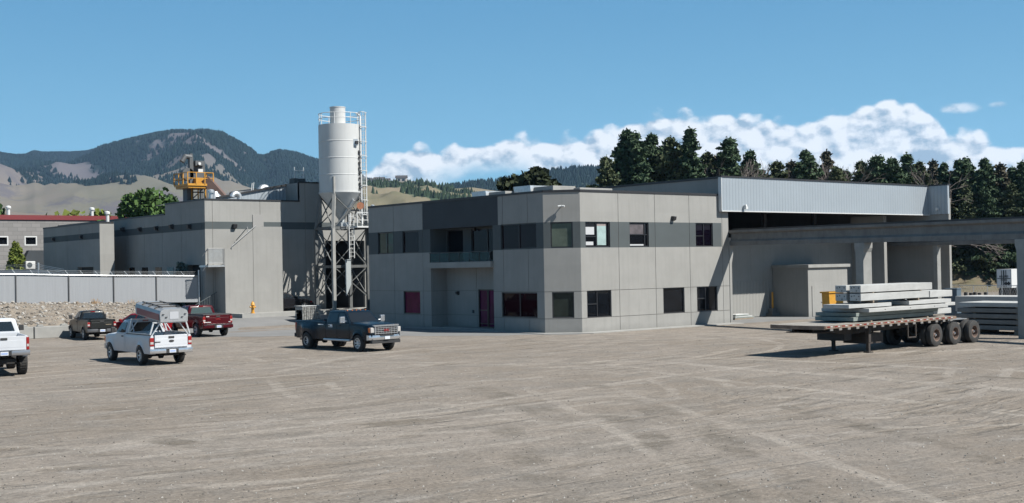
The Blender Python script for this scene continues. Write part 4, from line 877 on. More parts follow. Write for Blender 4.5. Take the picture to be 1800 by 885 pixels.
for cx_, cy_ in corners:
    mb = MB(); mb.lathe([(0, zb0+.02), (.5, zb0+.02), (.5, -.1)], c=(cx_, cy_, 0), n=16)
    mb.box(cx_-.45, cx_+.45, cy_-.45, cy_+.45, -.1, zb0); mb.build('footing', m_conc, silo)
# platform, ladders, cage
plx0, plx1 = -.1, 3.0; m_lad = m_white
mb = MB(); mb.box(plx0, plx1+.0, -hy-1.2, -hy-.15, zp-.02, zp+.1); mb.build('platform', m_lad, silo)
mb = MB()
for x in np.linspace(plx0, plx1, 4):
    for y in (-hy-1.18, -hy-.2): mb.box(x-.025, x+.025, y-.025, y+.025, zp, zp+1.1)
for h in (.55, 1.1):
    mb.box(plx0, plx1, -hy-1.2, -hy-1.15, zp+h-.025, zp+h+.025); mb.box(plx1-.04, plx1, -hy-1.2, -hy-.2, zp+h-.025, zp+h+.025)
mb.build('railing', m_lad, silo)
def ladder(name, x, y, z0, z1, cage=0, w=.42, ax=(1, 0)):
    mb = MB(); a = np.array((*ax, 0.))*w/2; c = np.array((x, y, 0.))
    for s in (-1, 1): mb.beam(c+a*s+(0, 0, z0), c+a*s+(0, 0, z1), .05, .05)
    for z in np.arange(z0+.15, z1, .3): mb.beam(c-a+(0, 0, z), c+a+(0, 0, z), .028, .028)
    o = mb.build(name, m_lad, silo)
    if cage:
        mb = MB(); n_ = np.array((ax[1], -ax[0], 0.)); k = int((z1-z0)/1.25)
        gs_ = np.linspace(0, math.pi, 9); zs = [z0+.9+(z1-z0-.9)*i/k for i in range(k+1)]
        P = lambda g, z: c+a*1.5*math.cos(g)+n_*.72*math.sin(g)+np.array((0, 0, z))
        for z in zs: mb.tube([P(g, z) for g in gs_], .03, 5)
        for g in gs_[1::2]: mb.tube([P(g, zs[0]), P(g, zs[-1])], .02, 5)
        mb.build('cage', m_lad, o)
    return o
lx = (at(624, 300, ds)-np.array((SX_, SY_, 0)))
ladder('ladder', 1.42, -1.02, zp+.1, rt+.1, 1, ax=(.78, -.63))
ladder('ladder', -.35, -hy-.75, sc_z(455), zp+1.0, 0)
mb = MB(); mb.box(-.72, -.3, -hy-.5, -hy-.35, sc_z(500), sc_z(457)); mb.prism([(-.72, -hy-.5, sc_z(500)), (-.3, -hy-.5, sc_z(500)), (-.72, -hy-.5, sc_z(520))], (0, .1, 0)); mb.build('ladder_guard', mat('guard_grey', (.30, .33, .34), .5), silo)
# fill pipe with black hose clamps, instrument box, round copper disc
mb = MB(); g = -.95; pxp, pyp = (R_+.1)*math.cos(g), (R_+.1)*math.sin(g)
mb.tube([(pxp, pyp, zp+.3), (pxp, pyp, zc1+.6), (pxp-.2, pyp+.3, zc1+.9)], .075, 10); mb.build('fill_pipe', m_white, silo, smooth=40)
mb = MB(); px2, py2 = (R_+.05)*math.cos(g-.14), (R_+.05)*math.sin(g-.14)
hz_ = np.linspace(zc0+.2, zc1-2.0, 60); mb.tube([(px2+.05*math.sin(z*4.2), py2-.03, z) for z in hz_], .03, 6)
for z in hz_[::8]: mb.box(px2-.07, px2+.07, py2-.1, py2+.02, z-.07, z+.07)
mb.build('cable', m_black, silo)
g2 = g-.38; bxp, byp = (R_+.02)*math.cos(g2), (R_+.02)*math.sin(g2); zb_ = sc_z(254)
mb = MB(); mb.obox((bxp-.2, byp-.02, zb_-.22), (.34, -.12, 0), (.05, .1, 0), (0, 0, .5)); mb.build('control_box', m_steelg, silo); mb = MB(); mb.box(bxp-.08, bxp+.14, byp-.22, byp-.08, zb_-.12, zb_+.12); mb.build('indicator', m_black, silo)
q = at(633.5, 362, ds-1.2)-np.array((SX_, SY_, 0)); mb = MB(); rr_ = 6.3/F*ds
nv = _n(np.array((-.55, -.83, 0))); pts = [q-nv*-.03, q-nv*.03]
mb.tube([q-nv*.04, q+nv*.04], rr_, 24); mb.build('round_plate', m_rust, silo)
mb = MB(); a = at(612, 377, ds-.8)-np.array((SX_, SY_, 0)); b_ = at(594, 352, ds-.5)-np.array((SX_, SY_, 0)); c = at(622, 352, ds-.8)-np.array((SX_, SY_, 0))
mb.tube([(0, 0, sc_z(392)), at(606, 378, ds-.6)-np.array((SX_, SY_, 0)), c], [.22, .16, .14], 10); mb.box(-.45, .25, -.7, .1, sc_z(400), sc_z(392)); mb.build('screw_feeder', m_steelg, silo, smooth=40)

# ------------------------------------------------------------ yellow hoist platform on its mast
m_yel = mat('yellow_paint', (.42, .20, .02), .5, var=.08, scale=4.); m_mast = mat('dark_grey_steel', (.07, .075, .08), .6, var=.1); m_brown = mat('brown_steel', (.12, .075, .06), .7, var=.15)
dt = 100.; O = at(345, 352, dt); O[2] = 0; tw = thing('hoist_tower', 'mast with yellow railed platform rising behind the plant roof', 'hoist tower', tuple(O))
rel = lambda px, py, d=dt: at(px, py, d)-O
zf = rel(345, 326)[2]; X0 = rel(330, 322)[0]
fa, fb = rel(330, 324), rel(375, 322)
pw = (fb-fa)[0]; 
def proj_w(px): return None
wx = abs((atY(375, 322, O[1]-1.3)-atY(330, 322, O[1]-1.3))[0]); x_a = atY(330, 322, O[1]-1.3)[0]-O[0]; y_a = -1.3
wy = atX(306, 325, O[0]+x_a)[1]-(O[1]+y_a)
mb = MB(); mb.box(x_a, x_a+wx, y_a, y_a+wy, zf-.12, zf+.05); mb.box(x_a+.1, x_a+wx-.1, y_a+.1, y_a+wy-.1, zf-.3, zf-.12); mb.build('platform', m_yel, tw)
mb = MB(); rh = .95
for (x, y) in [(x_a+wx*f, y_a) for f in np.linspace(0, 1, 4)]+[(x_a, y_a+wy*f) for f in (.33, .66, 1)]+[(x_a+wx*f, y_a+wy) for f in (.33, .66, 1)]+[(x_a+wx, y_a+wy*.5)]: mb.box(x-.035, x+.035, y-.035, y+.035, zf, zf+rh)
for h in (rh*.5, rh):
    for (p, q) in (((x_a, y_a), (x_a+wx, y_a)), ((x_a, y_a), (x_a, y_a+wy)), ((x_a, y_a+wy), (x_a+wx, y_a+wy)), ((x_a+wx, y_a), (x_a+wx, y_a+wy))): mb.beam((*p, zf+h), (*q, zf+h), .05, .05)
mb.build('railing', m_yel, tw)
mb = MB()
xm0 = rel(334, 300)[0]; 
for dx_ in (0, 1.3):
    for dy_ in (0, .9): mb.box(x_a+.9+dx_, x_a+1.15+dx_, .2+dy_, .45+dy_, 4., zf+(2.6 if dy_ == 0 and dx_ == 0 else .0))
for z in np.arange(zf-3.6, zf, .6): mb.box(x_a+.9, x_a+2.4, .25, .35, z, z+.1)
for z in np.arange(zf-3.6, zf-.7, 1.2): mb.beam((x_a+1., .3, z), (x_a+2.3, .3, z+1.2), .07, .07)
mb.box(x_a+.55, x_a+1.0, .1, .9, 4., zf-.1); mb.build('mast', m_mast, tw)
mb = MB(); cx0 = x_a+wx*.45
mb.tube([(cx0-.8, .2, zf+1.9), (cx0-.5, .2, zf+2.35), (cx0, .2, zf+2.3)], .22, 10); mb.box(cx0-.2, cx0+.1, .0, .4, zf, zf+2.3); mb.lathe([(0, -.2), (.5, -.2), (.5, .3), (0, .3)], c=(cx0-.35, .2, zf+.9), axis='y', n=20)
mb.box(cx0+.2, cx0+1.0, -.2, .4, zf+1.6, zf+2.0); mb.box(cx0+.1, cx0+1.2, .2, .3, zf+.2, zf+1.7); mb.build('winch', m_mast, tw)
mb = MB(); mb.box(cx0+.1, cx0+.8, -.4, .2, zf+.1, zf+.6); mb.box(cx0-.2, cx0+1.3, -.3, .5, zf-1.45, zf-1.3); 
for x in (cx0-.1, cx0+.45, cx0+1.1): mb.box(x, x+.08, 0, .08, zf-1.35, zf-.2)
mb.build('motor_frame', m_yel, tw)
mb = MB(); mb.box(cx0+.3, cx0+.7, -.5, -.41, zf+1.0, zf+1.3); mb.build('control_box', m_white, tw); mb = MB(); mb.tube([(cx0+.5, -.1, zf+1.75), (cx0+.5, -.35, zf+1.75)], .12, 10); mb.build('lamp', m_white, tw)
mb = MB(); a = rel(372, 322, dt); b_ = rel(392, 350, dt-1)
mb.beam((a[0]-.5, a[1], a[2]+.3), (b_[0]+1.0, b_[1], b_[2]-1.), .9, .7); mb.build('chute', m_brown, tw)

# roof vents of the plant
def goose(px, py, Y, s, label, zbase):
    q = atY(px, py, Y); t_ = thing('roof_vent', label, 'roof vent', (q[0], Y, zbase), 0, 'curved metal vents on the plant roof')
    mb = MB(); h = q[2]-zbase; pts = [(0, 0, 0), (0, 0, h*.55)]+[(-s*.5+s*.5*math.cos(g), 0, h*.55+s*.55*math.sin(g)) for g in np.linspace(.3, math.pi*.95, 7)]
    mb.tube(pts, s*.33, 14); mb.build('duct', m_steelg, t_, smooth=50)
    mb = MB(); mb.box(-s*.45, s*.45, -s*.45, s*.45, 0, .12); mb.build('curb', m_pale, t_); return t_
goose(421, 340, PY0+1.1, .62, 'bright curved vent hood just behind the front parapet', PZ-.2)
q = atY(471, 345, PY0+6); goose(472, 324, PY0+6, .8, 'curved vent hood rising above the sloped siding', q[2]-.6)
q = atY(371, 349, PY0+1.4); pipe((q[0], PY0+1.4, PZ-.2), atY(371, 336, PY0+1.4)[2]-PZ+.2, .16, 'shiny chimney pipe near the front corner of the plant roof', grp='small vent pipes on the roofs')
q = atY(379, 349, PY0+3.2); v_ = thing('roof_vent', 'rounded shiny vent beside the chimney pipe', 'roof vent', (q[0], PY0+3.2, PZ-.2), 0, 'curved metal vents on the plant roof')
hh = atY(377, 337, PY0+3.2)[2]-PZ+.2; mb = MB(); mb.lathe([(.62, 0), (.66, hh*.3), (.5, hh*.6), (.2, hh*.9), (.16, hh)], n=20); mb.build('dome', m_steelg, v_, smooth=50)
mb = MB(); mb.box(-.7, .7, -.7, .7, 0, .1); mb.build('curb', m_pale, v_)
for px, ytop, lb in ((438.5, 322, 'left thin rod of the pair behind the sloped siding'), (441.5, 321, 'right thin rod of the pair behind the sloped siding')):
    q = atY(px, 335, PY0+7); z_ = atY(px, ytop, PY0+7)[2]; mb = MB(); mb.tube([(q[0], PY0+7, 9.3), (q[0]+.25, PY0+7, z_)], .035, 6); tag(mb.build('roof_rod', m_white), lb, 'rod', 'thin rods on the plant roof')
q = atY(437, 338, PY0+6.5); mb = MB(); mb.box(q[0]-1.2, q[0]+1.6, PY0+6.2, PY0+7.6, 9.2, q[2]); tag(mb.build('roof_hatch', m_pale, bevel=.02), 'low white roof hatch behind the sloped siding', 'roof hatch')
q = atY(525, 318, PY0+1.); t_ = thing('roof_hatch', 'small railed roof hatch at the high parapet beside the silo', 'roof hatch', (q[0], PY0+1.2, ZR-.2), 0)
mb = MB(); mb.box(-.5, .5, -.4, .4, 0, .6); mb.build('curb', m_band, t_); mb = MB()
for x in (-.4, .4): mb.box(x-.03, x+.03, -.3, -.24, .6, 1.5)
mb.box(-.4, .4, -.3, -.24, 1.2, 1.26); mb.build('railing', m_steelg, t_)

# fire hydrant and mesh crate by the walk
hq = atY(444.5, 553, YW+.5); hz0 = .92
hyd = thing('fire_hydrant', 'yellow fire hydrant standing before the sunlit stair wall', 'fire hydrant', (hq[0], YW+.5, hz0)); m_hyd = mat('hydrant_yellow', (.50, .24, .03), .5, var=.08)
mb = MB(); mb.lathe([(0, 0), (.17, 0), (.17, .05), (.115, .06), (.115, .58), (.16, .59), (.16, .63), (.13, .66), (.12, .76), (.07, .83), (.03, .84), (.03, .9), (0, .9)], n=20); mb.build('barrel', m_hyd, hyd, smooth=40)
for ax_, s_ in (('x', 1), ('x', -1), ('y', -1)):
    mb = MB(); r_ = .085 if ax_ == 'y' else .065; mb.lathe([(r_*.8, .08*s_), (r_*.8, .18*s_), (r_, .18*s_), (r_, .23*s_), (0, .24*s_)], c=(0, 0, .47), axis=ax_, n=14); mb.build('nozzle_cap', m_hyd, hyd, smooth=40)
cq = atY(547, 556, YW-4.); m_bask = mat('stone_fill', (.42, .41, .385), .9, scale=7., var2=(.10, .10, .09))
gb_ = thing('stone_basket', 'pale wire basket of stacked stone behind the blue truck bed', 'stone basket', (cq[0], YW-4., float(gz(cq[0], YW-4))))
w_ = (atY(563, 550, YW-4.)[0]-atY(531, 550, YW-4.)[0]); hh = atY(547, 538.5, YW-4.)[2]-float(gz(cq[0], YW-4))
mb = MB()
nx, nz_ = 9, 5
for i in range(nx):
    for j in range(nz_):
        for (y_) in (0, .75): mb.box(-w_/2+i*w_/nx+.01+.04*rng.rand(), -w_/2+(i+1)*w_/nx-.02, y_-.05*rng.rand(), y_+.3, .06+j*(hh-.1)/nz_+.01*rng.rand(), .06+(j+1)*(hh-.1)/nz_-.02)
    mb.box(-w_/2, -w_/2+.3, .05, .8, .06+(i % 5)*(hh-.1)/5, .04+(i % 5+1)*(hh-.1)/5)
mb.build('stone', m_bask, gb_); mb = MB()
mb.box(-w_/2-.02, w_/2+.02, -.07, 1.1, hh, hh+.03); mb.build('lid', m_white, gb_)
mb = MB()
for i in range(14): x = -w_/2+i*w_/13; mb.box(x-.008, x+.008, -.09, -.075, .0, hh)
for j in range(6): mb.box(-w_/2, w_/2, -.092, -.076, j*hh/5.5, j*hh/5.5+.014)
mb.build('wire', m_steelg, gb_)


# ------------------------------------------------------------ vehicles
def paint(name, col, rough=.3, metal=.0): return mat(name, col, rough, 0., spec=.2, coat=.14, var=.03, scale=2.)
m_tyre = mat('tyre_rubber', (.022, .021, .02), .85, var=.25, scale=9.); m_chrome = mat('chrome', (.62, .63, .65), .22, .85); m_alloy = mat('alloy_wheel', (.55, .56, .57), .38, .5)
m_glass = mat('car_glass', (.012, .015, .018), .04, spec=.7); m_plastic = mat('black_plastic', (.022, .022, .023), .6); m_under = mat('underbody', (.02, .018, .016), .9)
m_tail = mat('tail_light_red', (.22, .006, .006), .2, coat=.5); m_tailw = mat('lamp_clear', (0.36, 0.35, 0.34), .15); m_orange = mat('indicator_orange', (.70, .16, .02), .3); m_plate = mat('licence_plate', (0.49, 0.511, 0.546), .4)
m_wht = mat('lettering_white', (.75, .75, .75), .5); m_redl = mat('lettering_red', (.22, .01, .01), .4); m_bluel = mat('lettering_blue', (.03, .06, .3), .5)
def loft(mb, secs, mi=0, cap=True):
    n = len(secs[0][1]); vs = [(x, y, z) for x, L in secs for y, z in L]; fs = []
    for i in range(len(secs)-1):
        for k in range(n): k2 = (k+1) % n; fs.append((i*n+k, i*n+k2, (i+1)*n+k2, (i+1)*n+k))
    if cap: fs += [tuple(range(n))[::-1], tuple((len(secs)-1)*n+k for k in range(n))]
    mb.add(vs, fs, mi)
def wheel(par, x, y, r, w, rimr, m_rim, side, dually=0, spokes=6):
    mb = MB(); h = w/2; s = side
    mb.lathe([(rimr, -h), (r*.9, -h), (r*.975, -h*.82), (r, -h*.55), (r, h*.55), (r*.975, h*.82), (r*.9, h), (rimr, h), (rimr*.97, h*.6), (rimr*.97, -h*.6), (rimr, -h)], c=(0, 0, 0), axis='y', n=30)
    for k in range(30):
        g = 2*math.pi*k/30; c_, s_ = math.cos(g), math.sin(g); mb.obox((r*.985*c_-.02*s_, -h*.75, r*.985*s_+.02*c_), (.04*s_, 0, -.04*c_), (0, h*1.5, 0), (.018*c_, 0, .018*s_))
    tw_ = mb.build('wheel', m_tyre, par, smooth=30, loc=(x, y, r)); mb = MB()
    f = h*.55*s if not dually else (-h*.2*s if dually == 2 else h*1.05*s)
    mb.lathe([(rimr, h*.98*s), (rimr*.94, h*.9*s), (rimr*.88, f-.03*s), (rimr*.85, f-.06*s), (0, f-.06*s)], axis='y', n=26, mi=1)
    mb.lathe([(rimr*1.01, h*1.0*s), (rimr*.93, h*.99*s), (rimr*.92, h*.5*s)], axis='y', n=26)
    for k in range(spokes):
        g = 2*math.pi*k/spokes; c_, s_ = math.cos(g), math.sin(g); wv = .12*rimr*2
        mb.obox((-wv/2*s_*-1, f-.03*s, -wv/2*c_), (-wv*s_, 0, wv*c_), (c_*rimr*.93, .03*s, s_*rimr*.93), (0, .035*s, 0))
    mb.lathe([(rimr*.30, f-.04*s), (rimr*.28, f+.04*s), (rimr*.12, f+.06*s), (0, f+.06*s)], axis='y', n=16)
    mb.build('rim', [m_rim, m_under], tw_, smooth=35)
    return tw_
def pickup(name, label, loc, hd, P, group='pickup trucks parked on the gravel yard'):
    g = lambda k, d=None: P.get(k, d)
    wb, xf, xr, W = P['wb'], P['wb']/2+P['fo'], -P['wb']/2-P['ro'], P['W']; hw = W/2
    r, lift = P['r'], g('lift', 0); zb = P['clear']; belt, roof, rail = P['belt'], P['roof'], P['rail']; hood = P['hood']
    ax, bx = wb/2, -wb/2; xcr = P['cab_rear']; xws = P['ws_base']; xwt = P['ws_top']; xrt = xcr+.07
    body = P['paint']; ra = r+.085; th = thing(name, label, 'pickup truck', loc, hd, group)
    dual = g('dually', 0)
    def zbot(x):
        z = zb
        for xa in (ax, bx):
            if abs(x-xa) < ra: z = max(z, math.sqrt(ra*ra-(x-xa)**2)+r)
        return z
    def xsts(a, b):
        s = set(np.linspace(a, b, int((b-a)/.12)+2).tolist())
        for xa in (ax, bx):
            for t_ in np.linspace(-1, 1, 17):
                q = xa+ra*math.sin(t_*math.pi/2)
                if a < q < b: s.add(q)
                for e_ in (-1.001, 1.001):
                    if a < xa+ra*e_ < b: s.add(xa+ra*e_)
        s = sorted(s); return [v for i, v in enumerate(s) if i == 0 or v-s[i-1] > 1e-4]
    def flare(x, z):
        f = 0
        for xa in (ax, bx):
            d = math.hypot(x-xa, z-r); f = max(f, .035*max(0, 1-max(0, d-ra)/.14))
        if dual: 
            f2 = math.exp(-((x-bx)/.62)**4)*.17*(1-ss(z, rail-.32, rail-.05)); f = max(f, float(f2))
        return f
    def side(x, z, zt):
        t_ = (z-zb)/(zt-zb); y = hw-.045-.05*(1-min(1, t_*2.2))**2-(.03*max(0, t_-.6)/.4)
        fr = max(0, (x-(xf-.55))/.55); y *= 1-.13*fr**2.5
        rr = max(0, ((xr+.3)-x)/.3); y *= 1-.03*rr**2
        return y+flare(x, z)
    # front clip and lower cab
    mb = MB(); secs = []
    for x in xsts(xcr, xf):
        zt = belt if x < xws else hood+(belt-hood)*max(0, 1-(x-xws)/.25)**2
        if x > xws: zt -= g('hood_drop', .12)*((x-xws)/(xf-xws))**2
        if x > xf-.16: zt -= .09*((x-xf+.16)/.16)**2
        zl = zbot(x); L = []
        for k in range(7): z = zl+(zt-.10-zl)*k/6; L.append((side(x, z, zt), z))
        ys = side(x, zt-.1, zt); cr = .04 if x > xws else 0
        L += [(ys-.025, zt-.035), (ys-.09, zt), (ys-.28, zt+cr*.6), (ys*.45, zt+cr+(.02 if x > xws else 0)), ]
        R_ = [(-y, z) for y, z in L[::-1]]
        zi = max(zb+.1, .5); inner = [(-(hw-.30), zl), (-(hw-.30), zi), (hw-.30, zi), (hw-.30, zl)]
        secs.append((x, L+R_+inner))
    loft(mb, secs); mb.build('body', body, th, smooth=32)
    # bed
    mb = MB(); secs = []; fl = g('bed_floor', rail-.5)
    for x in xsts(xr+.05, xcr-.02):
        zl = zbot(x); L = []
        for k in range(7): z = zl+(rail-.06-zl)*k/6; L.append((side(x, z, rail), z))
        ys = side(x, rail-.06, rail); L += [(ys-.02, rail-.01), (ys-.04, rail), (ys-.10, rail), (ys-.12, rail-.05), (ys-.14, fl)]
        R_ = [(-y, z) for y, z in L[::-1]]
        secs.append((x, L+R_+[(-(hw-.30), zl), (-(hw-.30), fl-.08), (hw-.30, fl-.08), (hw-.30, zl)]))
    loft(mb, secs); mb.box(xcr-.07, xcr-.02, -(hw-.12), hw-.12, fl, rail); bed = mb.build('bed', body, th, smooth=32)
    if g('bed_cap'):
        mb = MB()
        for s in (-1, 1): mb.box(xr+.05, xcr-.03, s*(hw-.09)-.045, s*(hw-.09)+.045, rail, rail+.025)
        mb.build('rail_cap', m_plastic, bed)
    if g('cover'): mb = MB(); mb.box(xr+.08, xcr-.03, -(hw-.08), hw-.08, rail-.01, rail+.05); mb.build('bed_cover', m_plastic, bed, bevel=.02)
    else: mb = MB(); mb.box(xr+.1, xcr-.08, -(hw-.2), hw-.2, fl+.004, fl+.02); mb.build('bed_liner', g('liner', m_plastic), bed)
    # greenhouse
    yb, yt = hw-.075, hw-.23
    def ringpts(x0, x1, y, z, rc, n=5):
        rc = min(rc, (x1-x0)/2.1); o = []
        for cx_, cy_, a0_ in ((x1-rc, y-rc, 0), (x0+rc, y-rc, 90), (x0+rc, -y+rc, 180), (x1-rc, -y+rc, 270)):
            for k in range(n): a = rad(a0_+90*k/(n-1)); o.append((cx_+rc*math.cos(a), cy_+rc*math.sin(a), z))
        return o
    zT = roof-.07; levels = [ringpts(xcr, xws, yb, belt-.03, .06)]
    for f in (.33, .66, 1.): levels.append(ringpts(xcr+(xrt-xcr)*f, xws+(xwt-xws)*f, yb+(yt-yb)*f, belt+(zT-belt)*f, .08))
    levels += [ringpts(xrt+.03, xwt-.07, yt-.03, roof-.025, .1), ringpts(xrt+.12, xwt-.2, yt-.13, roof, .1), ringpts(xrt+.3, xwt-.4, yt-.35, roof+.015, .1)]
    n_ = len(levels[0]); mb = MB(); vs = [p for L in levels for p in L]; fs = [(i*n_+k, i*n_+(k+1) % n_, (i+1)*n_+(k+1) % n_, (i+1)*n_+k) for i in range(len(levels)-1) for k in range(n_)]; fs.append(tuple((len(levels)-1)*n_+k for k in range(n_)))
    mb.add(vs, fs); mb.build('cab', body, th, smooth=50)
    def gl(nm, Q, off_, parent=th, m=m_glass, thick=.012):
        Q = [np.array(q) for q in Q]; nn = _n(np.cross(Q[1]-Q[0], Q[3]-Q[0])); 
        if nn@np.array(off_) < 0: nn = -nn
        mb = MB(); mb.prism([q+nn*.002 for q in Q], nn*thick); return mb.build(nm, m, parent)
    def bil(A, B, C_, D_, s, t_): A, B, C_, D_ = map(np.array, (A, B, C_, D_)); return (A*(1-s)+B*s)*(1-t_)+(D_*(1-s)+C_*s)*t_
    fr = ((xws, -yb, belt), (xws, yb, belt), (xwt, yt, zT), (xwt, -yt, zT)); bk = ((xcr, -yb, belt), (xcr, yb, belt), (xrt, yt, zT), (xrt, -yt, zT))
    gl('windshield', [bil(*fr, .07, .06), bil(*fr, .93, .06), bil(*fr, .92, .93), bil(*fr, .08, .93)], (1, 0, 0))
    rw = gl('rear_window', [bil(*bk, .10, .12), bil(*bk, .90, .12), bil(*bk, .88, .88), bil(*bk, .12, .88)], (-1, 0, 0), m=g('rear_glass', m_glass))
    mb = MB(); mb.box(xrt-.03, xrt+.02, -.13, .13, roof-.075, roof-.035); mb.build('brake_light', m_tail, th)
    for s in (-1, 1):
        sd = ((xcr, s*yb, belt), (xws, s*yb, belt), (xwt, s*yt, zT), (xrt, s*yt, zT)); L = xws-xcr
        fdiv = P['door_div']                                       # x positions of door pillars
        edges = [xcr+.12]+fdiv+[None]
        for i in range(len(edges)-1):
            a = edges[i]+.04; tb0 = (a-xcr)/L
            if edges[i+1] is None: q = [bil(*sd, tb0, .06), bil(*sd, .965, .06), bil(*sd, .93, .90), bil(*sd, (a-xrt)/(xwt-xrt), .90)]
            else: b2_ = edges[i+1]-.04; q = [bil(*sd, tb0, .06), bil(*sd, (b2_-xcr)/L, .06), bil(*sd, (b2_-xrt)/(xwt-xrt), .90), bil(*sd, (a-xrt)/(xwt-xrt), .90)]
            gl('side_window', q, (0, s, 0))
        dx = [d_ for d_ in fdiv]+[min(xws+.02, ax-ra-.02)]; start = [P.get('door0', xcr+.1)]+fdiv
        if P.get('skip_first'): pairs = list(zip(fdiv, dx[1:]))
        else: pairs = list(zip(start, dx))
        for i, (a, b_) in enumerate(pairs):
            mb = MB(); rows = 9; cols = 6; vs = []
            for ci in range(cols+1):
                x = a+.012+(b_-a-.024)*ci/cols; z0 = max(zbot(x)+.02, zb+.12)
                for k in range(rows+1): z = z0+(belt-.03-z0)*k/rows; vs.append((x, s*(side(x, z, belt)+.009), z))
            fs = [(ci*(rows+1)+k, ci*(rows+1)+k+1, (ci+1)*(rows+1)+k+1, (ci+1)*(rows+1)+k) for ci in range(cols) for k in range(rows)]
            m2 = len(vs); vs += [(x, y-s*.02, z) for x, y, z in vs]; 
            fs += [tuple(m2+i_ for i_ in f[::-1]) for f in fs]
            bd = [k for k in range(rows+1)]+[ci*(rows+1)+rows for ci in range(1, cols+1)]+[cols*(rows+1)+k for k in range(rows-1, -1, -1)]+[ci*(rows+1) for ci in range(cols-1, 0, -1)]
            fs += [(bd[k], bd[(k+1) % len(bd)], bd[(k+1) % len(bd)]+m2, bd[k]+m2) for k in range(len(bd))]
            mb.add(vs, fs); do = mb.build('door', body, th, smooth=30)
            xh = a+.12; zh = belt-.16; mb = MB(); yy = side(xh+.05, zh, belt)+.012; mb.obox((xh, s*yy, zh), (.2, 0, 0), (0, s*.03, 0), (0, 0, .05)); mb.build('handle', g('handle', m_plastic), do, bevel=.008)
        mb = MB(); xm = xws-.22; ym = yb+.02; big = g('mirror', 1.)
        mb.beam((xm, s*ym, belt+.1), (xm+.03, s*(ym+.16*big), belt+.13), .05, .04); mb.obox((xm-.05, s*(ym+.10*big), belt+.02), (.12, 0, 0), (0, s*.19*big, 0), (0, 0, .24*big)); mb.build('mirror', g('mirror_mat', m_plastic), th, bevel=.03)
        # tail and head lights
        ty = hw-.05; lz0, lz1 = rail-P['tl'][1], rail-P['tl'][0]; tw_ = P.get('tl_w', .16)
        mb = MB(); yr = side(xr+.06, (lz0+lz1)/2, rail)
        mb.obox((xr+.03, s*(yr-tw_+.012), lz0), (.14, 0, 0), (0, s*tw_, 0), (0, 0, lz1-lz0)); tl = mb.build('tail_light', m_tail, th, bevel=.012)
        mb = MB(); zc = lz0+(lz1-lz0)*.35; mb.obox((xr+.024, s*(yr-tw_+.03), zc-.045), (.12, 0, 0), (0, s*(tw_-.03), 0), (0, 0, .1)); mb.build('reverse_light', m_tailw, tl)
        hz = P['hl']; yh = side(xf-.08, hz[0], hood)
        mb = MB(); mb.obox((xf-.22, s*(yh-.27), hz[0]), (.235, 0, 0), (0, s*.29, 0), (0, 0, hz[1]-hz[0])); hl = mb.build('headlight', m_tailw, th, bevel=.03)
        mb = MB(); mb.obox((xf-.2, s*(yh-.04), hz[0]+.02), (.16, 0, 0), (0, s*.072, 0), (0, 0, hz[1]-hz[0]-.04)); mb.build('indicator', m_orange, hl)
    # tailgate, bumpers, plate
    tz0 = P['tg0']; gy = side(xr+.06, rail-.2, rail)-P.get('tl_w', .16)-.01
    mb = MB(); mb.box(xr, xr+.06, -gy, gy, tz0, rail-.005); mb.box(xr-.004, xr+.02, -gy+.06, gy-.06, tz0+.10, rail-.16); tg = mb.build('tailgate', P.get('gate_paint', body), th, bevel=.012)
    mb = MB(); mb.box(xr-.022, xr-.002, -.13, .13, rail-.15, rail-.06); mb.build('handle', m_plastic, tg, bevel=.008)
    bm_ = P.get('bumper', m_chrome)
    mb = MB(); n2 = 13; vs = []
    prof = [(-.0, .0), (-.10, .02), (-.12, .10), (-.10, .2), (0, .21)]
    bz0 = P['bump0']
    for k in range(n2):
        y = -hw+.03+(W-.06)*k/(n2-1); e_ = (abs(y)/hw)**6*.12
        for dx_, dz_ in prof: vs.append((xr-.0+dx_+e_*(1 if dx_ < 0 else 0), y, bz0+dz_*(.75 if abs(y) < .25 else 1)))
    fs = [(k*5+j, k*5+(j+1) % 5, (k+1)*5+(j+1) % 5, (k+1)*5+j) for k in range(n2-1) for j in range(5)]+[(0, 1, 2, 3, 4), tuple((n2-1)*5+j for j in range(5))[::-1]]
    mb.add(vs, fs); rb = mb.build('rear_bumper', bm_, th, smooth=40)
    mb = MB(); mb.box(xr-.135, xr-.118, -.27, .27, bz0+.02, bz0+.19); mb.build('plate_recess', m_plastic, rb)
    mb = MB(); mb.box(xr-.15, xr-.137, -.15, .15, bz0+.03, bz0+.18); pl_ = mb.build('licence_plate', m_plate, rb)
    mb = MB(); mb.box(xr-.153, xr-.1505, -.12, .12, bz0+.07, bz0+.13); mb.build('plate_band', m_bluel if False else mat('plate_blue', (.25, .33, .55), .4), pl_)
    vs = []; mb = MB(); fz0 = P.get('fb0', zb+.04)
    for k in range(n2):
        y = -hw+.06+(W-.12)*k/(n2-1); e_ = (abs(y)/hw)**4*.22
        for dx_, dz_ in ((-.1, .0), (.08, .02), (.11, .12), (.08, .24), (-.1, .25)): vs.append((xf+dx_-e_, y, fz0+dz_))
    mb.add(vs, fs); fbm = mb.build('front_bumper', P.get('fbumper', bm_), th, smooth=40)
    # running gear
    mb = MB()
    for s in (-1, 1): mb.box(xr+.1, xf-.25, s*.42-.05, s*.42+.05, r+.08+lift*.0, r+.2)
    mb.box(xcr, xws+.3, -.72, .72, zb+.02, zb+.14)
    for xa in (ax, bx): mb.tube([(xa, -hw+.2, r), (xa, hw-.2, r)], .07, 8); 
    mb.lathe([(0, -.14), (.17, -.08), (.17, .08), (0, .14)], c=(bx, 0, r), axis='y', n=12); mb.box(xr+.1, xr+.8, -.4, .2, r+.02, r+.2); mb.beam((xr+.9, -.5, r+.0), (xr-.02, -.62, r+.02), .07, .07)
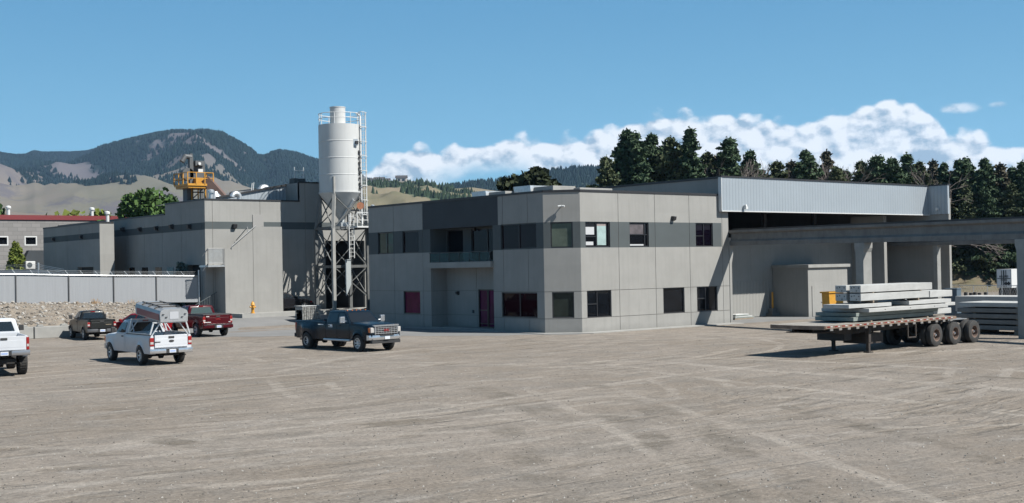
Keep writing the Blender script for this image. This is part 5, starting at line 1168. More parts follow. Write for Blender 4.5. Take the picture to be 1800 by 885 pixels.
    mb.box(xr-.05, xr+.2, -.06, .06, bz0-.06, bz0+.02); mb.build('underbody', m_under, th)
    tw = P.get('tw', .27)
    for xa in (ax, bx):
        for s in (-1, 1):
            if dual and xa == bx:
                wheel(th, xa, s*(hw+.02), r, tw*.85, r*.53, P.get('rim', m_alloy), s, 2, P.get('spokes', 6)); wheel(th, xa, s*(hw-.27), r, tw*.85, r*.53, m_under, s, 0, 5)
            else: wheel(th, xa, s*(hw-tw/2-P.get('inset', .02)), r, tw, r*P.get('rimf', .62), P.get('rim', m_alloy), s, 0, P.get('spokes', 6))
    P['_'] = dict(xf=xf, xr=xr, hw=hw, th=th, tg=tg, bed=bed, fb=fbm, side=side, ax=ax, bx=bx)
    return th
RYm = (rad(90), 0, rad(-90))       # text standing on a rear face (reads from behind)
# -- white regular cab pickup with ladder rack
def wheelspot(px, py, hd, wb, hw, front, sgn):
    p = atZ(px, py); c, s = math.cos(hd), math.sin(hd); lx_ = wb/2 if front else -wb/2; ly = sgn*(hw-.12)
    return (p[0]-c*lx_+s*ly, p[1]-s*lx_-c*ly, 0)
p_white = paint('white_truck_paint', (.45, .465, .49)); p_white2 = paint('white_truck_paint_second', (.45, .465, .49))
h1 = rad(89.); P1 = dict(wb=3.68, fo=.92, ro=1.22, W=2.0, clear=.50, r=.40, belt=1.33, roof=1.93, rail=1.32, hood=1.30, cab_rear=-.15, ws_base=1.12, ws_top=.62, door_div=[.02], skip_first=True, paint=p_white, tl=(.10, .47), tl_w=.17, hl=(.85, 1.12), tg0=.78, bump0=.52, bed_floor=.80, bed_cap=True)
l1 = wheelspot(249, 641.5, h1, 3.68, 1.0, False, 1)
t1 = pickup('pickup_truck', 'white regular cab pickup with ladder rack carrying a tilted canopy', l1, h1, P1); q = P1['_']
mb = MB(); mb.box(q['xr']-.012, q['xr']-.003, .5, .78, 1.0, 1.045); mb.build('badge', m_plastic, q['tg'])
mb = MB(); mb.tube([(q['xr']-.002, 0, 1.05), (q['xr']-.02, 0, 1.05)], .085, 18); b_ = mb.build('badge', m_plastic, q['tg']); b_.scale = (1, 1.4, .6); b_.location = (0, 0, 1.05*.4)
mb = MB()
xa, xb = -.35, q['xr']+.15
for x, zz_ in ((xa, 1.95), (xb, 1.86)):
    for s in (-1, 1): mb.beam((x, s*.9, 1.34), (x+.12*(1 if x == xa else -1)*0, s*.74, zz_), .06, .06)
    mb.beam((x, -.78, zz_), (x, .78, zz_), .06, .06)
    for s in (-1, 1): mb.beam((x, s*.42, zz_), (x, s*.82, zz_-.55), .04, .04)
for s in (-1, 1): mb.beam((xa, s*.9, 1.36), (xb, s*.9, 1.36), .05, .05)
for s in (-1, 1): mb.beam((xa, s*.74, 1.9), (xa-.6, s*.86, 1.38), .04, .04)
mb.build('ladder_rack', m_alloy, t1)
mb = MB(); mb.box(-1.9, -1.15, -.1, .35, .83, 1.38); tag(mb.build('tool_box', m_white, bevel=.01), 'white box lying in the bed of the ladder rack truck', 'box')
bo = bpy.data.objects['tool_box']; bo.location = l1; bo.rotation_euler = (0, 0, h1)
# aluminium canopy on the rack
can = thing('truck_canopy', 'silver and maroon truck canopy sitting tilted on the ladder rack', 'truck canopy', l1, h1)
m_alu = mat('brushed_aluminium', (.33, .335, .34), .42, .5, var=.08, scale=3.); m_maroon = mat('maroon_panel', (.16, .035, .05), .45, coat=.3)
CW, CO_ = .64, -.12
cs_ = [(y*CW/.87+CO_, z*.84) for y, z in [(-.84, 0), (-.87, .42), (-.81, .57), (-.62, .66), (.62, .66), (.81, .57), (.87, .42), (.84, 0)]]
def cz(x): return 2.36 if x > -1 else 2.36-(-1-x)*.06
x0_, x1_ = q['xr']-.05, -.22
mb = MB(); secs = []
for f in np.linspace(0, 1, 8):
    x = x0_+(x1_-x0_)*f; zz_ = 1.88+.30*f; k = 1
    secs.append((x, [(y, zz_+z*k) for y, z in cs_]))
loft(mb, secs); mb.build('shell', m_alu, can, smooth=25)
for s in (-1, 1):
    mb = MB(); xx0, xx1 = x0_+.12, x1_-.2
    mb.prism([(xx0, s*(CW-.008)+CO_, 1.95), (xx1, s*(CW-.008)+CO_, 2.20), (xx1, s*(CW+.008)+CO_, 2.48), (xx0, s*(CW+.008)+CO_, 2.23)], (0, s*.012, 0)); mb.build('side_panel', m_maroon, can)
mb = MB(); mb.box(x0_-.012, x0_, -.2+CO_, .2+CO_, 2.0, 2.32); mb.build('door_panel', mat('dull_panel', (.34, .35, .37), .5), can)
mb = MB()
for y in (-.5, -.36, .36, .5): mb.box(x0_-.05, x0_-.01, y-.045+CO_, y+.045+CO_, 2.20 if abs(y) > .4 else 2.08, 2.23 if abs(y) > .4 else 2.105)
mb.build('handle', m_plastic, can)
mb = MB()
for f in (.25, .5, .75): x = x0_+(x1_-x0_)*f; zz_ = 1.88+.30*f; mb.tube([(x, y, zz_+z+.03) for y, z in cs_[2:6]], .03, 6)
for s in (-.5, .5): mb.beam((x0_+.3, s*.8+CO_, 2.52), (x1_-.3, s*.8+CO_, 2.74), .05, .04)
mb.build('roof_bar', m_plastic, can)
# -- dark blue crew cab dually
p_blue = paint('dark_blue_paint', (.003, .009, .017), .25, .3)
h2 = rad(-86.); P2 = dict(wb=4.28, fo=.98, ro=1.30, W=2.04, clear=.52, r=.41, belt=1.36, roof=1.96, rail=1.42, hood=1.40, hood_drop=.14, cab_rear=-.62, ws_base=1.42, ws_top=.86, door_div=[.38], paint=p_blue, dually=1, tl=(.10, .50), hl=(.92, 1.18), tg0=.82, bump0=.56, fb0=.56, mirror=1.3, mirror_mat=m_chrome, spokes=8, handle=p_blue, tw=.25, liner=m_under)
l2 = wheelspot(632, 618.3, h2, 4.28, 1.0, True, -1)
t2 = pickup('pickup_truck', 'dark blue crew cab dual wheel pickup with chrome grille', l2, h2, P2); q = P2['_']; xf = q['xf']
mb = MB(); mb.box(xf-.1, xf+.03, -.66, .66, .84, 1.24); gr = mb.build('grille', m_plastic, t2)
mb = MB()
for z in (.88, .97, 1.06, 1.15): mb.box(xf+.03, xf+.06, -.64, .64, z-.012, z+.02)
for y in np.linspace(-.64, .64, 9): mb.box(xf+.03, xf+.05, y-.012, y+.012, .84, 1.2)
mb.box(xf-.1, xf+.075, -.74, .74, 1.22, 1.30); mb.box(xf-.05, xf+.07, -.70, -.66, .84, 1.22); mb.box(xf-.05, xf+.07, .66, .70, .84, 1.22); mb.build('chrome_bars', m_chrome, gr)
text('badge', 'GMC', .15, m_redl, gr, (xf+.07, 0, 1.03), (rad(90), 0, rad(90)), .01)
mb = MB(); mb.box(xf+.115, xf+.13, -.15, .15, .60, .74); mb.build('licence_plate', m_plate, q['fb']); mb = MB(); mb.box(xf+.10, xf+.122, -.4, .4, .76, .82); mb.box(xf-.12, xf+.04, -.85, .85, .40, .56); mb.build('air_dam', m_plastic, q['fb'])
for s in (-1, 1): mb = MB(); mb.tube([(-.75, s*.98, .52), (1.5, s*.98, .52)], .06, 8); mb.build('running_board', m_alloy, t2, smooth=40)
for y in (-.55, -.25, 0, .25, .55): mb = MB(); mb.box(.66, .72, y-.025, y+.025, 1.955, 1.985); mb.build('cab_light', m_orange, t2)
mb = MB(); mb.box(-.25, .6, -.45, .45, 1.965, 1.985); mb.build('sunroof', m_glass, t2)
mb = MB(); mb.box(-.35, .0, -1.008+.02, -1.0+.02, 1.14, 1.28); sg = mb.build('door_decal', m_wht, t2)
mb = MB(); mb.box(-.32, -.04, -.995, -.990, 1.16, 1.19); mb.build('decal_line', mat('decal_grey', (.2, .22, .25), .5), sg)
mb = MB()
for k in range(7): mb.box(-1.25+k*.07, -1.20+k*.07, -1.0, -.985, 1.24, 1.275)
mb.build('side_lettering', m_wht, t2)
# cargo in the blue truck
cg = MB()
for k in range(7): x = -2.0+.17*k; cg.tube([(x, -.6, 1.02), (x+.15, .5, 1.3)], .05, 6)
cg.box(-2.9, -2.2, -.5, .4, .95, 1.32); cg.box(-1.5, -.8, -.3, .6, .95, 1.38); cgo = tag(cg.build('tool_pile', m_steelg), 'metal gear piled in the bed of the dark blue truck', 'tools'); cgo.location = l2; cgo.rotation_euler = (0, 0, h2)
# -- dark red crew cab
p_red = paint('dark_red_paint', (.050, .003, .006), .25, .2)
h3 = rad(88.); P3 = dict(wb=3.9, fo=.95, ro=1.15, W=2.03, clear=.50, r=.42, belt=1.34, roof=1.90, rail=1.36, hood=1.34, cab_rear=-.55, ws_base=1.30, ws_top=.75, door_div=[.35], paint=p_red, tl=(.10, .48), hl=(.9, 1.14), tg0=.80, bump0=.54, cover=True, bumper=p_red, handle=p_red, rear_glass=mat('tinted_green_glass', (.05, .07, .065), .06, spec=.7))
l3 = wheelspot(347, 592.5, h3, 3.9, 1.0, False, 1)
t3 = pickup('pickup_truck', 'dark red crew cab pickup with black bed cover parked by the dark corner', l3, h3, P3); q = P3['_']; xr = q['xr']
text('badge', 'GMC', .15, m_redl, q['tg'], (xr-.012, 0, 1.10), RYm, .008)
mb = MB(); mb.box(xr-.10, xr-.0, -.95, .95, .755, .765); mb.build('chrome_strip', m_chrome, t3)
mb = MB()
for k in range(6): mb.box(xr-.014, xr-.008, .48+k*.07, .53+k*.07, .90, .935)
mb.box(xr-.014, xr-.008, .58, .78, 1.25, 1.28); mb.box(xr-.014, xr-.008, -.80, -.68, .90, .92); mb.build('lettering', m_wht, q['tg'])
mb = MB()
for y in (.15, .25, -.25, -.15): mb.box(xr+1.62+.0, xr+1.63, y, y+.05, 1.4, 1.41)
# -- dark grey extended cab
p_grey = paint('dark_grey_paint', (.007, .008, .009), .32, .2)
h4 = rad(84.); P4 = dict(wb=3.2, fo=.8, ro=1.05, W=1.80, clear=.46, r=.37, belt=1.22, roof=1.74, rail=1.24, hood=1.20, cab_rear=-.55, ws_base=.98, ws_top=.45, door_div=[-.1], skip_first=True, paint=p_grey, tl=(.14, .42), tl_w=.15, hl=(.82, 1.0), tg0=.72, bump0=.48, bumper=mat('dull_bumper', (.12, .12, .125), .4, .5), rim=m_alloy, gate_paint=paint('faded_grey_paint', (.014, .015, .0145), .4))
l4 = wheelspot(149, 598, h4, 3.2, .9, False, 1)
t4 = pickup('pickup_truck', 'small dark grey extended cab pickup beside the retaining blocks', l4, h4, P4); q = P4['_']
mb = MB()
for k in range(5): mb.box(q['xr']-.014, q['xr']-.006, -.55+k*.07, -.50+k*.07, .92, .96)
mb.build('lettering', mat('gold_lettering', (.25, .2, .14), .5), q['tg'])
# -- lifted white pickup cut by the left edge
h5 = rad(80.); P5 = dict(wb=3.65, fo=.95, ro=1.2, W=2.0, clear=.80, r=.50, belt=1.66, roof=2.24, rail=1.62, hood=1.64, cab_rear=-.35, ws_base=1.15, ws_top=.62, door_div=[.05], skip_first=True, paint=p_white2, tl=(.06, .56), tl_w=.11, hl=(1.2, 1.4), tg0=1.06, bump0=.84, fb0=.9, bed_floor=1.08, inset=.03, tw=.34, bumper=mat('grey_chrome', (.35, .35, .36), .3, .8))
l5 = wheelspot(40, 658, h5, 3.65, .95, False, -1)
t5 = pickup('pickup_truck', 'lifted white pickup cut off by the left edge of the picture', l5, h5, P5)

# -- cars: a loft of the whole silhouette
def car(name, label, loc, hd, col, L=4.5, W=1.76, Hh=1.46, hatch=True):
    th = thing(name, label, 'car', loc, hd, 'cars parked near the buildings'); hw = W/2; r = .32; ax, bx = L*.30, -L*.29; ra = r+.06
    bp = paint(name+'_paint', col)
    def zb_(x):
        z = .22
        for xa in (ax, bx):
            if abs(x-xa) < ra: z = max(z, math.sqrt(ra*ra-(x-xa)**2)+r)
        return z
    prof = [(-L/2, .62), (-L/2+.05, .92), (-L/2+.3, 1.0), (L*.17, .95), (L*.36, .84), (L*.46, .70), (L/2, .5)]
    mb = MB(); secs = []
    for x in sorted(set(np.linspace(-L/2, L/2, 40).tolist()+[xa+ra*math.sin(t_) for xa in (ax, bx) for t_ in np.linspace(-1.57, 1.57, 13)])):
        zt = float(np.interp(x, [p[0] for p in prof], [p[1] for p in prof])); e_ = 1-.16*abs(x/(L/2))**6; zl = min(zb_(x), zt-.06)
        Ls = [((hw-.03*(1-min(1, k/3)))*e_, zl+(zt-.05-zl)*k/5) for k in range(6)]+[((hw-.05)*e_, zt), ((hw-.3)*e_, zt+.03)]
        secs.append((x, Ls+[(-y, z) for y, z in Ls[::-1]]))
    loft(mb, secs); mb.build('body', bp, th, smooth=40)
    yb, yt = hw-.08, hw-.26; x0, x1, t0, t1_ = -L*.43, L*.20, -L*.30, L*.02
    mb = MB(); lev = [[(x0, -yb, .94), (x1, -yb, .94), (x1, yb, .94), (x0, yb, .94)], [(t0, -yt, Hh-.06), (t1_, -yt, Hh-.06), (t1_, yt, Hh-.06), (t0, yt, Hh-.06)], [(t0+.1, -yt+.1, Hh), (t1_-.1, -yt+.1, Hh), (t1_-.1, yt-.1, Hh), (t0+.1, yt-.1, Hh)]]
    mb.add([p for l in lev for p in l], [(i*4+k, i*4+(k+1) % 4, (i+1)*4+(k+1) % 4, (i+1)*4+k) for i in range(2) for k in range(4)]+[(8, 9, 10, 11)]); mb.build('cabin', bp, th, smooth=30, bevel=.03)
    def panel(nm, Q, e):
        mb = MB(); mb.prism([tuple(np.array(p)+np.array(e)*.004) for p in Q], tuple(np.array(e)*.014)); mb.build(nm, m_glass, th)
    def b4(a, b_, c, d, s, t_): a, b_, c, d = map(np.array, (a, b_, c, d)); return (a*(1-s)+b_*s)*(1-t_)+(d*(1-s)+c*s)*t_
    F_ = (lev[0][1], lev[0][2], lev[1][2], lev[1][1]); B_ = (lev[0][0], lev[0][3], lev[1][3], lev[1][0])
    panel('windshield', [b4(*F_, .06, .05), b4(*F_, .94, .05), b4(*F_, .94, .95), b4(*F_, .06, .95)], (.8, 0, .6)); panel('rear_window', [b4(*B_, .08, .1), b4(*B_, .92, .1), b4(*B_, .92, .9), b4(*B_, .08, .9)], (-.8, 0, .5))
    for s, S in ((-1, (lev[0][0], lev[0][1], lev[1][1], lev[1][0])), (1, (lev[0][3], lev[0][2], lev[1][2], lev[1][3]))):
        for a, b_ in ((.12, .5), (.53, .9)): panel('side_window', [b4(*S, a, .08), b4(*S, b_, .08), b4(*S, b_-.02, .9), b4(*S, a+.02, .9)], (0, s, .25))
        mb = MB(); mb.obox((L/2-.36, s*(hw-.42), .58), (.27, 0, 0), (0, s*.32, 0), (.0, 0, .14)); hl = mb.build('headlight', m_tailw, th, bevel=.03)
        mb = MB(); mb.obox((L/2-.40, s*(hw-.12), .6), (.2, 0, 0), (0, s*.10, 0), (0, 0, .1)); mb.build('indicator', m_tail, hl)
        mb = MB(); mb.obox((-L/2-.0, s*(hw-.42), .74), (.14, 0, 0), (0, s*.36, 0), (0, 0, .16)); mb.build('tail_light', m_tail, th, bevel=.02)
        mb = MB(); mb.obox((x1-.3, s*(yb-.0), .98), (.12, 0, 0), (0, s*.18, 0), (0, 0, .13)); mb.build('mirror', bp, th, bevel=.03)
    for xa in (ax, bx):
        for s in (-1, 1): wheel(th, xa, s*(hw-.12), r, .2, r*.62, m_alloy, s, 0, 5)
    mb = MB(); mb.box(-L/2+.3, L/2-.3, -hw+.3, hw-.3, .2, .3); mb.build('underbody', m_under, th)
    return th
rc = atZ(237, 590); car('parked_car', 'small red hatchback half hidden behind the white ladder rack truck', (rc[0], rc[1]-.6, 0), rad(112), (.16, .006, .010))
bc = atY(538, 551, PY0-.8); car('parked_car', 'black car in the shade behind the stair wall', (bc[0]-1.9, PY0-.80, .92), rad(0), (.010, .010, .012), Hh=1.42, W=1.55)

m_frm2 = mat('worn_steel', (.20, .19, .18), .6, .3)
m_tapew = mat('tape_white', (.42, .42, .42), .5)
# ------------------------------------------------------------ flatbed trailer with concrete load
th_ = rad(1.5); cT, sT = math.cos(th_), math.sin(th_); DZ = 1.33; TW = 2.75
NC = atZ(1450, 573.5, DZ); tl = thing('flatbed_trailer', 'worn flatbed trailer with red and white edge tape standing on its legs', 'trailer', (NC[0], NC[1], 0), th_)
def tl_local(p): d = np.array(p[:2])-NC[:2]; return np.array((d[0]*cT+d[1]*sT, -d[0]*sT+d[1]*cT, p[2]))
def tl_edge(px, py, y, z=None):         # point of the vertical plane local-y = y seen at px,py
    nrm = np.array((-sT, cT, 0)); r_ = ray(px, py); o = np.array((NC[0]-sT*y, NC[1]+cT*y, 0)); return tl_local(CAMP+r_*((o-CAMP)@nrm/(r_@nrm)))
TL = tl_edge(1680, 557.5, 0)[0]
m_plank = bpy.data.materials.new('deck_planks'); m_plank.use_nodes = True; t = m_plank.node_tree; b = t.nodes['Principled BSDF']; b.inputs['Roughness'].default_value = .85
tc = N(t, 'ShaderNodeTexCoord'); sx_ = N(t, 'ShaderNodeSeparateXYZ', ins={0: tc.outputs['Object']})
row = M_(t, 'FLOOR', M_(t, 'MULTIPLY', sx_.outputs[1], 6.)); wn = N(t, 'ShaderNodeTexWhiteNoise', noise_dimensions='1D'); t.links.new(row, wn.inputs['W'])
mp = N(t, 'ShaderNodeMapping', ins={0: tc.outputs['Object'], 3: (.6, 6, 1)}); nn_ = N(t, 'ShaderNodeTexNoise', ins={'Vector': mp.outputs[0], 'Scale': 3., 'Detail': 5.})
c = MIX(t, wn.outputs[0], (.20, .185, .16), (.28, .262, .235)); c = MIX(t, SM(t, nn_.outputs[0], .5, .8), c, (.16, .13, .11))
gap = M_(t, 'LESS_THAN', M_(t, 'FRACT', M_(t, 'MULTIPLY', sx_.outputs[1], 6.)), .07); c = MIX(t, gap, c, (.03, .025, .02)); t.links.new(c, b.inputs['Base Color'])
mb = MB(); mb.prism([(0, .0, DZ-.06), (TL, .0, DZ-.06), (TL, TW, DZ-.06), (.0, TW, DZ-.06), (-.12, TW*.8, DZ-.06), (-.16, TW*.5, DZ-.06), (-.12, TW*.2, DZ-.06)], (0, 0, .06)); mb.build('deck', m_plank, tl)
m_frm = mat('trailer_frame', (.035, .028, .024), .8, var=.3, scale=4.); m_rail = mat('rusty_side_rail', (.16, .11, .08), .7, var=.35, scale=3.)
mb = MB(); mb.box(0, TL, -.03, 0, DZ-.13, DZ-.01); mb.box(0, TL, TW, TW+.03, DZ-.13, DZ-.01); 
mb.prism([(-.03, 0, DZ-.16), (-.19, TW*.2, DZ-.16), (-.23, TW*.5, DZ-.16), (-.19, TW*.8, DZ-.16), (-.03, TW, DZ-.16), (.08, TW, DZ-.16), (.08, 0, DZ-.16)], (0, 0, .15)); mb.build('side_rail', m_rail, tl)
for i in range(int(TL/.52)):
    x = .12+i*.52; mr = MB(); mr.box(x, x+.2, -.042, -.032, DZ-.07, DZ-.035); mr.build('reflective_tape', m_tail, tl); mb = MB(); mb.box(x+.21, x+.36, -.042, -.032, DZ-.07, DZ-.035); mb.build('reflective_tape', m_tapew, tl)
for i in range(int(TL/.62)): x = .3+i*.62; mb = MB(); mb.box(x, x+.2, -.05, -.01, DZ-.22, DZ-.13); mb.build('strap_winch', m_frm2, tl)
mb = MB()
for y in (.75, 1.75): mb.prism([(.3, y, DZ-.16), (TL, y, DZ-.16), (TL, y, DZ-.36), (TL-4.5, y, DZ-.45), (2.6, y, DZ-.50), (1.2, y, DZ-.34), (.3, y, DZ-.34)], (0, .12, 0))
for x in np.arange(.5, TL, .9): mb.box(x, x+.08, .02, TW-.02, DZ-.16, DZ-.065)
mb.box(.2, 1.5, .5, 2.1, DZ-.34, DZ-.3); mb.build('chassis', m_frm, tl)
g1 = tl_local(atZ(1527, 617)); lgx = tl_edge(1526, 600, .38)[0]
for y in (.38, 2.15):
    mb = MB(); mb.box(lgx-.09, lgx+.09, y-.09, y+.09, .45, DZ-.15); mb.box(lgx-.065, lgx+.065, y-.065, y+.065, .05, .5); mb.box(lgx-.16, lgx+.16, y-.14, y+.14, 0, .05); mb.build('landing_leg', m_frm, tl)
mb = MB(); mb.beam((lgx, .38, .62), (lgx, 2.15, .62), .06, .06); mb.beam((lgx, .5, .9), (lgx-.9, .9, DZ-.4), .05, .05); mb.beam((lgx, .4, .62), (lgx+1.1, .8, DZ-.4), .05, .05); mb.build('leg_brace', m_frm, tl)
mb = MB(); mb.box(lgx-.85, lgx-.30, 1.0, 2.4, DZ-.80, DZ-.18); mb.build('tool_locker', m_plastic, tl)
m_hub = mat('dusty_steel_rim', (.15, .105, .085), .7, .2, var=.3, scale=6.)
def twheel(x, y, s, outer):
    rr, w = .53, .27; mb = MB(); h = w/2
    mb.lathe([(.29, -h), (rr*.88, -h), (rr*.97, -h*.85), (rr, -h*.6), (rr, h*.6), (rr*.97, h*.85), (rr*.88, h), (.29, h), (.28, 0), (.29, -h)], axis='y', n=36); o = mb.build('wheel', mat('dusty_tyre', (.028, .027, .026), .85, var=.3, scale=5.) if 'dusty_tyre' not in bpy.data.materials else bpy.data.materials['dusty_tyre'], tl, smooth=30, loc=(x, y, rr))
    if outer:
        mb = MB(); f = -s*h*.5; mb.lathe([(.295, s*h*1.0), (.27, s*h*.95), (.25, f), (.12, f-.02*s), (.10, f+.10*s), (0, f+.11*s)], axis='y', n=28); mb.build('rim', m_hub, o, smooth=35)
        mb = MB(); mb.lathe([(.05, f+.1*s), (.045, f+.17*s), (0, f+.18*s)], axis='y', n=12); mb.build('hub_cap', m_chrome, o, smooth=40)
wxs = [tl_edge(px, 590, .12)[0] for px in (1642, 1675.5, 1709)]
for x in wxs:
    for y, s, o_ in ((.12, -1, 1), (.43, -1, 0), (2.17, 1, 0), (2.48, 1, 1)): twheel(x, y, s, o_)
mb = MB()
for x in wxs: mb.tube([(x, .1, .53), (x, 2.5, .53)], .065, 8); mb.box(x-.4, x+.4, .78, .84, .6, .72); mb.box(x-.4, x+.4, 1.76, 1.82, .6, .72)
mb.box(TL-.2, wxs[2]+.75, .7, .85, DZ-.38, DZ-.22); mb.box(TL-.2, wxs[2]+.75, 1.75, 1.9, DZ-.38, DZ-.22); mb.build('axle', m_frm, tl)
mb = MB(); mb.prism([(TL, .55, DZ-.04), (TL+.35, .55, DZ-.2), (wxs[2]+.3, .55, DZ-.2), (wxs[2]+.3, .55, DZ-.24), (TL+.3, .55, DZ-.24), (TL, .55, DZ-.1)], (0, 1.5, 0)); mb.build('fifth_wheel_plate', m_alu, tl)
mb = MB(); mb.box(wxs[2]+.45, wxs[2]+.5, .05, .75, .35, DZ-.35); mb.box(wxs[2]+.45, wxs[2]+.5, 1.85, 2.55, .35, DZ-.35); mb.build('mud_flap', m_plastic, tl)
xb_ = tl_edge(1594, 580, .1)[0]; mb = MB(); mb.box(xb_, xb_+.7, .05, .1, .5, .56); mb.box(xb_, xb_+.06, .05, .1, .5, DZ-.2); mb.box(xb_+.64, xb_+.7, .05, .1, .5, DZ-.2); mb.build('side_guard', m_frm, tl); mb = MB(); mb.box(xb_-2.2, xb_-1.1, .6, 1.9, .35, .8); mb.build('equipment_box', m_frm, tl)
# load: bottom slabs, upper slabs, four beams on top
m_slab = mat('precast_slab', (0.349, 0.353, 0.346), .85, var=.09, scale=1.3, bump=.2, bscale=20., spec=.25, stain=.22, streak=(.5, 2, 2)); m_slabg = mat('precast_slab_dark', (0.192, 0.218, 0.205), .85, var=.12, scale=1.3, spec=.2, stain=.2, streak=(.5, 2, 2)); m_slabs = [m_slab, m_slabg]
def loadpiece(name, x0, x1, y0, y1, z0, z1, label, m=m_slab, bev=.012, cat='concrete slab', grp='precast slabs loaded on the trailer', holes=False):
    o = thing(name, label, cat, (NC[0]+cT*x0-sT*y0, NC[1]+sT*x0+cT*y0, z0), th_, grp)
    mb = MB(); mb.box(0, x1-x0, 0, y1-y0, 0, z1-z0)
    mb.build('slab' if 'slab' in name else 'beam', m, o, bevel=bev)
    if holes:
        mb = MB()
        for i in range(3): xx = (x1-x0)*(i+.6)/3.2; mb.box(xx, xx+.07, -.004, .02, (z1-z0)*.45, (z1-z0)*.65)
        mb.build('lifting_hole', m_black, o)
    return o
YS_ = .12; ex = lambda px, py, y=YS_: tl_edge(px, py, y)
xl = ex(1513, 560)[0]; xr_ = ex(1652, 553)[0]; zA = DZ+.06
zq = [ex(1513, py)[2] for py in (560.5, 552.5, 551.5, 545.5, 544.5, 538.8)]
xh_ = [ex(1513, 555)[0], ex(1520, 548)[0], ex(1524, 542)[0]]
hS = .33
pieces = []
loadpiece('concrete_slab', xl, ex(1653, 553)[0], YS_+.36, TW-.3, zA, zA+.17, 'bottom shaded concrete slab of the trailer load', m_slabg)  # shade under the overhang also put into the darker colour of both lower slabs
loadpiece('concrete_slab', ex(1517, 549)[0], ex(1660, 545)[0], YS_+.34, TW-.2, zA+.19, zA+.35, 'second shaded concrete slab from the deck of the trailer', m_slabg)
loadpiece('concrete_slab', ex(1524, 542)[0], ex(1663, 536)[0], YS_-.10, TW-.3, zA+.37, zA+.53, 'sunlit full length slab with lifting holes, third from the deck', m_slab, holes=True)
xc0, xc1 = ex(1492, 533, .3)[0], ex(1567, 529, .3)[0]
loadpiece('concrete_slab', xc0, xc1, .3, 1.6, zA+.57, zA+.73, 'short slab lying on the front half of the load')
loadpiece('concrete_slab', ex(1598, 530, .3)[0], ex(1672, 525, .3)[0], .3, 1.9, zA+.57, zA+.74, 'short slab lying on the rear half of the load')
loadpiece('concrete_slab', ex(1648, 545, .3)[0], ex(1679, 541, .3)[0], .5, TW-.4, zA+.05, zA+.30, 'short slab end sticking out low at the rear of the load')
loadpiece('concrete_slab', ex(1640, 520, .6)[0], ex(1679, 515, .6)[0], .75, TW-.5, zA+.82, zA+1.12, 'upper slab end jutting out at the rear of the load')
loadpiece('concrete_slab', ex(1655, 535, .6)[0], ex(1679, 530, .6)[0], .6, TW-.3, zA+.40, zA+.55, 'middle slab end jutting out at the rear of the load')
zB = zA+.86
for yy, nm in ((.32, 'near'), (1.05, 'far')):
    yy1 = yy+.56; xa = ex(1513, 515, .32)[0]
    for lv in range(2):
        z = zB+lv*.36; xe = ex(1633 if lv == 0 else 1638.5, 512 if lv == 0 else 500, .32)[0]
        o = loadpiece('concrete_beam', xa, xe, yy, yy1, z, z+.31, f"{'upper' if lv else 'lower'} concrete beam on the {nm} side of the trailer load", m_slab, .012, 'concrete beam', 'square concrete beams on top of the load')
        mb = MB()
        for (a, c_) in ((.10, .2), (.46, .2), (.22, .07), (.33, .22)): mb.box(-.004, .02, a-.025, a+.025, c_-.025, c_+.025)
        mb.build('end_hole', m_black, o)
for yy in (.32, 1.05):
    for xx, lv in ((xa+.9, 1), (xe-1.0, 1), (xa+.9, 0), (xe-1.2, 0)):
        zz_ = zB-.10 if lv == 0 else zB+.312
        mb = MB(); mb.box(0, .1, 0, .58, 0, .098 if lv == 0 else .045)
        o = mb.build('spacer', m_wood); o.location = (NC[0]+cT*xx-sT*yy, NC[1]+sT*xx+cT*yy, zz_); o.rotation_euler = (0, 0, th_); tag(o, f"timber spacer {'between' if lv else 'under'} the {'near' if yy < 1 else 'far'} concrete beams, {'front' if xx < xa+2 else 'rear'} end of the load", 'spacer', 'timber spacers in the trailer load')
for xx in (xa+.6, xa+3., xe-.6):
    mb = MB(); mb.box(0, .12, 0, 2.2, 0, .057); o = mb.build('spacer', m_wood); o.location = (NC[0]+cT*xx-sT*.25, NC[1]+sT*xx+cT*.25, DZ+.002); o.rotation_euler = (0, 0, th_); tag(o, f"timber spacer on the deck under the {'front' if xx < xa+1 else ('middle' if xx < xa+4 else 'rear')} of the bottom slab", 'spacer', 'timber spacers on the deck')
# stacked panels waiting on the right
gx_ = atZ(1792, 590.5); SX0 = atZ(1700, 588)[0]
stx0 = atY(1690, 560, gx_[1]+1.2)[0]; 
def stackpanel(i, z0, z1, x0, x1, y0, y1, label, m):
    o = thing('concrete_panel', label, 'concrete panel', (x0, y0, z0), rad(3), 'long concrete panels stacked on the ground'); mb = MB(); mb.box(0, x1-x0, 0, y1-y0, 0, z1-z0); mb.build('panel', m, o, bevel=.015); return o
XK = 11.2; ykf = atX(1677, 540, XK)[1]; tops = atX(1682, 529, XK)[2]; hN = (tops-.22)/5; LK = 9.5
nm = ['lowest', 'second', 'third', 'fourth', 'fifth']
def stackpanel(x0, x1, y0, y1, z0, z1, label, m):
    o = thing('concrete_panel', label, 'concrete panel', (x0, y1, z0), rng.uniform(-.004, .004), 'long concrete panels stacked on the ground'); mb = MB(); mb.box(0, x1-x0, -(y1-y0), 0, 0, z1-z0); mb.build('panel', m, o, bevel=.015); return o
